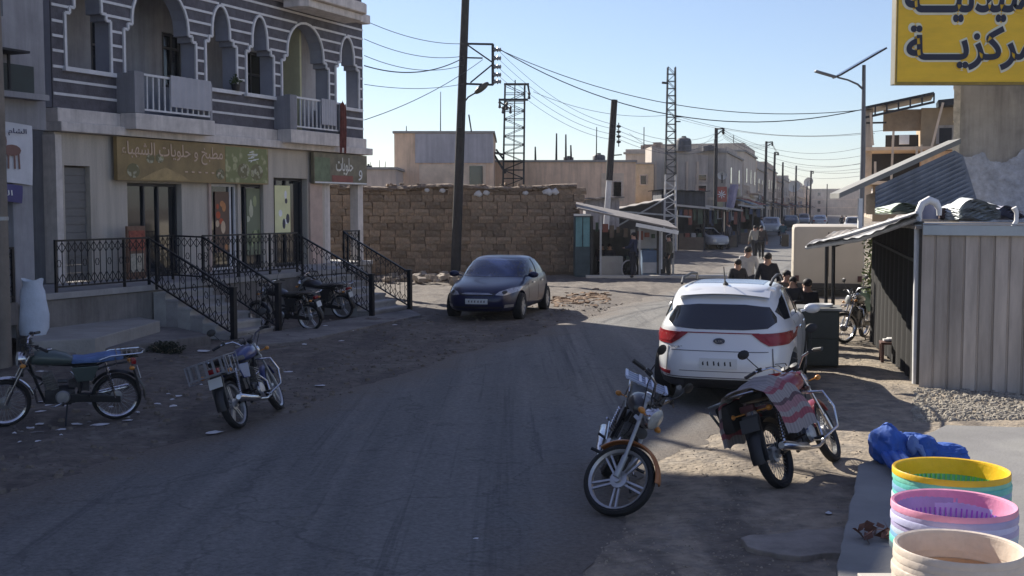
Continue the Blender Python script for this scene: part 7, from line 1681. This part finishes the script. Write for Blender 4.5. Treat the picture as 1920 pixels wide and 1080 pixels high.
    for n in 'RL':
        w = MB(); c = (J['an'+n]+J['to'+n])/2*k; w.ell((c.x, c.y, c.z-.0*k), (.05*k, .14*k, .045*k), 12, 8); w.build('shoe', black, o, smooth=True)
    w = MB(); w.ell((0, -.005*k, (hz+.7)*k), (.092*k, .105*k, .085*k), 16, 10); w.v = [v for v in w.v]; hr = w.build('hair', hairm, o, smooth=True)
    for s_ in (1, -1): w = MB(); w.ell((.085*s_*k, .02*k, (hz+.64)*k), (.012*k, .025*k, .035*k), 8, 6); w.build('ear', skinm, o, smooth=True)
    w = MB(); 
    for s_ in (1, -1): w.ell((.032*s_*k, .1*k, (hz+.665)*k), (.012*k, .008*k, .008*k), 8, 6)
    w.build('eyes', black, o)
    return o
def gp(px, py): p = G(px, py); return (p.x, p.y, max(0, hgt(p.x, p.y)) if p.y < 75 else 0)
def bypx(px, ytop, h_):           # where a standing figure of height h_ has its head at ytop
    d = (H-h_)*F/(ytop-390); r_ = ray(px, 450); return ((px-960)/F*d, d, 0)
person('person in a pale grey top with dark trousers walking away just beyond the white car', bypx(1403, 462, 1.66), -8, 1.66, (.38, .37, .36), (.03, .03, .035), .1)
person('person in a black jacket walking away just beyond the white car', bypx(1440, 474, 1.62), 0, 1.62, (.012, .013, .02), (.02, .02, .03), .08)
person('dark clothed person half hidden left of the person in the pale top', bypx(1384, 486, 1.45), 15, 1.45, (.02, .02, .025), (.02, .02, .02), .05)
person('left one of two people walking side by side up the road, light sleeve', gp(1415, 487), 5, 1.72, (.3, .28, .24), (.03, .03, .035), .18)
person('right one of the two people walking side by side, with a long stride', gp(1427, 487), -5, 1.72, (.05, .04, .035), (.03, .028, .025), .24)
person('child in dark clothes with one arm raised by the white car', bypx(1476, 507, 1.45), 190, 1.45, (.09, .07, .05), (.03, .03, .03), 0, arms='front')
person('person in a dark coat bending beside the white car front', bypx(1488, 519, 1.35), 150, 1.35, (.02, .02, .022), (.02, .02, .02), 0, arms='front')
person('person in black sitting at the green cabinet, seen from behind', bypx(1515, 524, 1.24), 10, 1.62, (.014, .014, .017), (.02, .02, .02), 0, sit=True, arms='lap', seat_h=.44)
person('dark silhouetted person standing at the kiosk counter', (kx(1184), KY-.8, 0), 60, 1.7, (.02, .025, .05), (.02, .02, .03), 0, arms='front')
person('person sitting inside the kiosk behind the beige counter', (kx(1148), KY+1.2, 0), 180, 1.6, (.04, .035, .04), (.03, .03, .03), 0, sit=True, arms='lap')
person('second person sitting deeper inside the kiosk, left of the seated one', (kx(1134), KY+1.6, 0), 180, 1.6, (.05, .03, .03), (.03, .03, .03), 0, sit=True, arms='lap')
person('person in a camouflage like coat standing at the right end of the kiosk', (kx(1251), KY-.5, 0), 100, 1.6, (.09, .085, .06), (.05, .05, .045), 0, long=False)
person('person in blue behind the blue cabinet of the kiosk', (kx(1219), KY+1.4, 0), 180, 1.6, (.05, .09, .15), (.03, .03, .03), 0)
for i, (px, py, fc, lab, c) in enumerate([(1494, 424, 0, 'far person in a dark coat near the dark car', (.03, .03, .03)), (1586, 432, 10, 'far person in a brown coat at the right side of the street', (.15, .06, .04)), (1578, 430, 0, 'far person in black next to the brown coat', (.03, .03, .03)),
    (1366, 468, 40, 'person with a white bag by the stalls on the left', (.05, .05, .06)), (1396, 452, 20, 'person in dark clothes between the market stalls', (.04, .035, .03)), (1376, 458, 150, 'person in a pale top between the market stalls', (.3, .3, .3)), (1428, 436, 100, 'person crossing left of the far white truck', (.04, .04, .06))]):
    person(lab, gp(px, py), fc, 1.7, c, (.03, .03, .035), .12)
# rider with his motorbike in the street
p = gp(1468, 460); rb = moto('motorcycle ridden away along the middle of the street', (p[0], p[1], 0), (.26, .96), 0, 0, m_bk)
person('person in teal riding the motorcycle along the street', (p[0]-.05, p[1]-.1, 0), -15, 1.7, (.04, .09, .1), (.03, .03, .035), 0, sit=True, arms='front', seat_h=.76)
# stool for the sitting one
cp = bypx(1515, 524, 1.24); o = thing('plastic_stool', 'dark low stool under the seated person in black', 'stool', (cp[0], cp[1]-.03, 0)); MB().box(-.17, .17, -.17, .17, .38, .42).build('seat', black, o, bevel=.01)
for x in (-.14, .14):
    for y in (-.14, .14): MB().box(x-.02, x+.02, y-.02, y+.02, 0, .38).build('leg', black, o)

# ------------------------------------------------------------------ litter, weeds and stones
lit = mm('litter white', (.62, .62, .64), .7, var=.25); 
def litter(px, py, s_, label, group=None, m=lit):
    p = G(px, py); z = hgt(p.x, p.y); w = MB(); rr = random.Random(int(px*7+py)); n = 9
    ring = [(s_*rr.uniform(.6, 1)*math.cos(6.283*i/n), s_*.7*rr.uniform(.5, 1)*math.sin(6.283*i/n), .006+.02*rr.random()) for i in range(n)]
    w.add(ring+[(0, 0, .03+.03*rr.random())], [(i, (i+1) % n, n) for i in range(n)]); o = w.build('litter', m); o.scale = (1, 1, .45); o.location = (p.x, p.y, max(z, 0)+.004); o.rotation_euler.z = rr.uniform(0, 6)
    tag(o, label, 'litter', group)
litter(381, 661, .2, 'pale flat round piece of litter behind the road edge motorcycle')
litter(187, 798, .13, 'white crumpled wrapper below the rear wheel of the leftmost motorcycle')
litter(325, 763, .1, 'pale round scrap between the two motorcycles on the left')
litter(402, 812, .14, 'flat pale scrap just left of the rear wheel of the road edge motorcycle')
litter(1553, 973, .05, 'small white scrap on the shaded sand before the pavement corner')
litter(892, 1012, .03, 'tiny pale scrap on the asphalt near the bottom of the picture')
for i in range(80):
    px, py = rnd.uniform(20, 640), rnd.uniform(690, 850)
    if py < 900-.36*px-10 and py > 640: litter(px, py, rnd.uniform(.03, .09), 'small pale scrap of litter on the dark soil of the left shoulder', 'small scraps on the left shoulder', lit if rnd.random() < .6 else mm('litter grey', (.2, .19, .18), .8))
for px, py in ((570, 650), (610, 615), (640, 612), (640, 640), (660, 622), (740, 610), (540, 700), (600, 725)): litter(px, py, .09, 'pale scrap of paper in front of the stairs', 'paper scraps in front of the stairs')
def weed(px, py, r_, n, label, m=None):
    p = G(px, py); o = thing('weed', label, 'weed', (p.x, p.y, 0)); w = MB(); leaves(w, (0, 0, r_*.35), r_, n, .035, rnd, (1.5, 1, .5)); w.build('leaves', m or mm('dark weeds', (.03, .035, .022), .9, var=.5, scale=8), o)
    w = MB()
    for k in range(12): a = rnd.uniform(0, 6.28); w.tube([(0, 0, 0), (r_*1.2*math.cos(a), r_*.9*math.sin(a), r_*.7*rnd.random())], .005, 4)
    w.build('stems', m_brn, o)
weed(308, 662, .26, 700, 'dark clump of weeds at the end of the lower concrete slab')
weed(150, 668, .16, 260, 'greenish weeds under the edge of the lower slab'); weed(235, 672, .14, 220, 'small weeds between the slab and the dark clump')
# mud ridge across the road edge in front of the sedan
w = MB(); rr = random.Random(11)
for i in range(240):
    px = rr.uniform(1035, 1140); py = 566+(px-1035)*-.06+rr.gauss(0, 5); p = G(px, py); s_ = rr.uniform(.03, .1)
    w.cbox((p.x, p.y, s_*.25), (s_*2, s_*1.4, s_*.6), RZ(rr.uniform(0, 3)).to_3x3() @ RX(rr.uniform(-.4, .4)).to_3x3())
tag(w.build('soil_clods', mm('brown clods', (.2, .13, .08), .95, var=.4, scale=5, pos=True), bevel=.008), 'line of reddish soil clods across the road edge beside the dark blue car', 'soil', kind='stuff')

# ------------------------------------------------------------------ every separate piece of these parts becomes a part of its own
def split_loose(o, nm=None):
    bm = bmesh.new(); bm.from_mesh(o.data); bmesh.ops.remove_doubles(bm, verts=bm.verts, dist=1e-5); seen = set(); comps = []
    for v in bm.verts:
        if v in seen: continue
        st_ = [v]; seen.add(v); c = []
        while st_:
            a_ = st_.pop(); c.append(a_)
            for e_ in a_.link_edges:
                b_ = e_.other_vert(a_)
                if b_ not in seen: seen.add(b_); st_.append(b_)
        comps.append(c)
    if len(comps) < 2: bm.free(); return
    for c in comps:
        id_ = {v: i for i, v in enumerate(c)}; fs = {f for v in c for f in v.link_faces}
        me = bpy.data.meshes.new(o.data.name); me.from_pydata([tuple(v.co) for v in c], [], [[id_[v] for v in f.verts] for f in fs]); me.update()
        for m in o.data.materials: me.materials.append(m)
        if o.data.polygons[0].use_smooth: me.polygons.foreach_set('use_smooth', [True]*len(me.polygons))
        q = bpy.data.objects.new(nm or o.name.split('.')[0], me); COL.objects.link(q); q.parent = o.parent; q.location = o.location; q.rotation_euler = o.rotation_euler
    bm.free(); bpy.data.objects.remove(o)
for o in list(bpy.data.objects):
    k = o.name.split('.')[0]
    if o.type == 'MESH' and k in ('stripe', 'plate_print', 'printed_shape', 'eyes', 'balcony_side', 'brace', 'foot_peg') or (k == 'exhaust' and o.parent == suv): 
        if k == 'balcony_side': continue
        split_loose(o, 'eye' if k == 'eyes' else None)

# ------------------------------------------------------------------ thin dusty air
hz = MB().box(-130, 260, -12, 640, -1.2, 16).build('haze', mm('haze', (1, 1, 1)))
hm = bpy.data.materials.new('thin haze'); hm.use_nodes = True; hn = hm.node_tree; hn.nodes.clear()
ho = hn.nodes.new('ShaderNodeOutputMaterial'); hv = hn.nodes.new('ShaderNodeVolumePrincipled'); hv.inputs['Color'].default_value = (.86, .9, 1, 1); hv.inputs['Density'].default_value = .00022; hv.inputs['Anisotropy'].default_value = .3
hn.links.new(hv.outputs[0], ho.inputs['Volume']); hz.data.materials.clear(); hz.data.materials.append(hm); tag(hz, kind='stuff')
hz['label'] = 'thin dusty air over the whole street'; hz['category'] = 'haze'
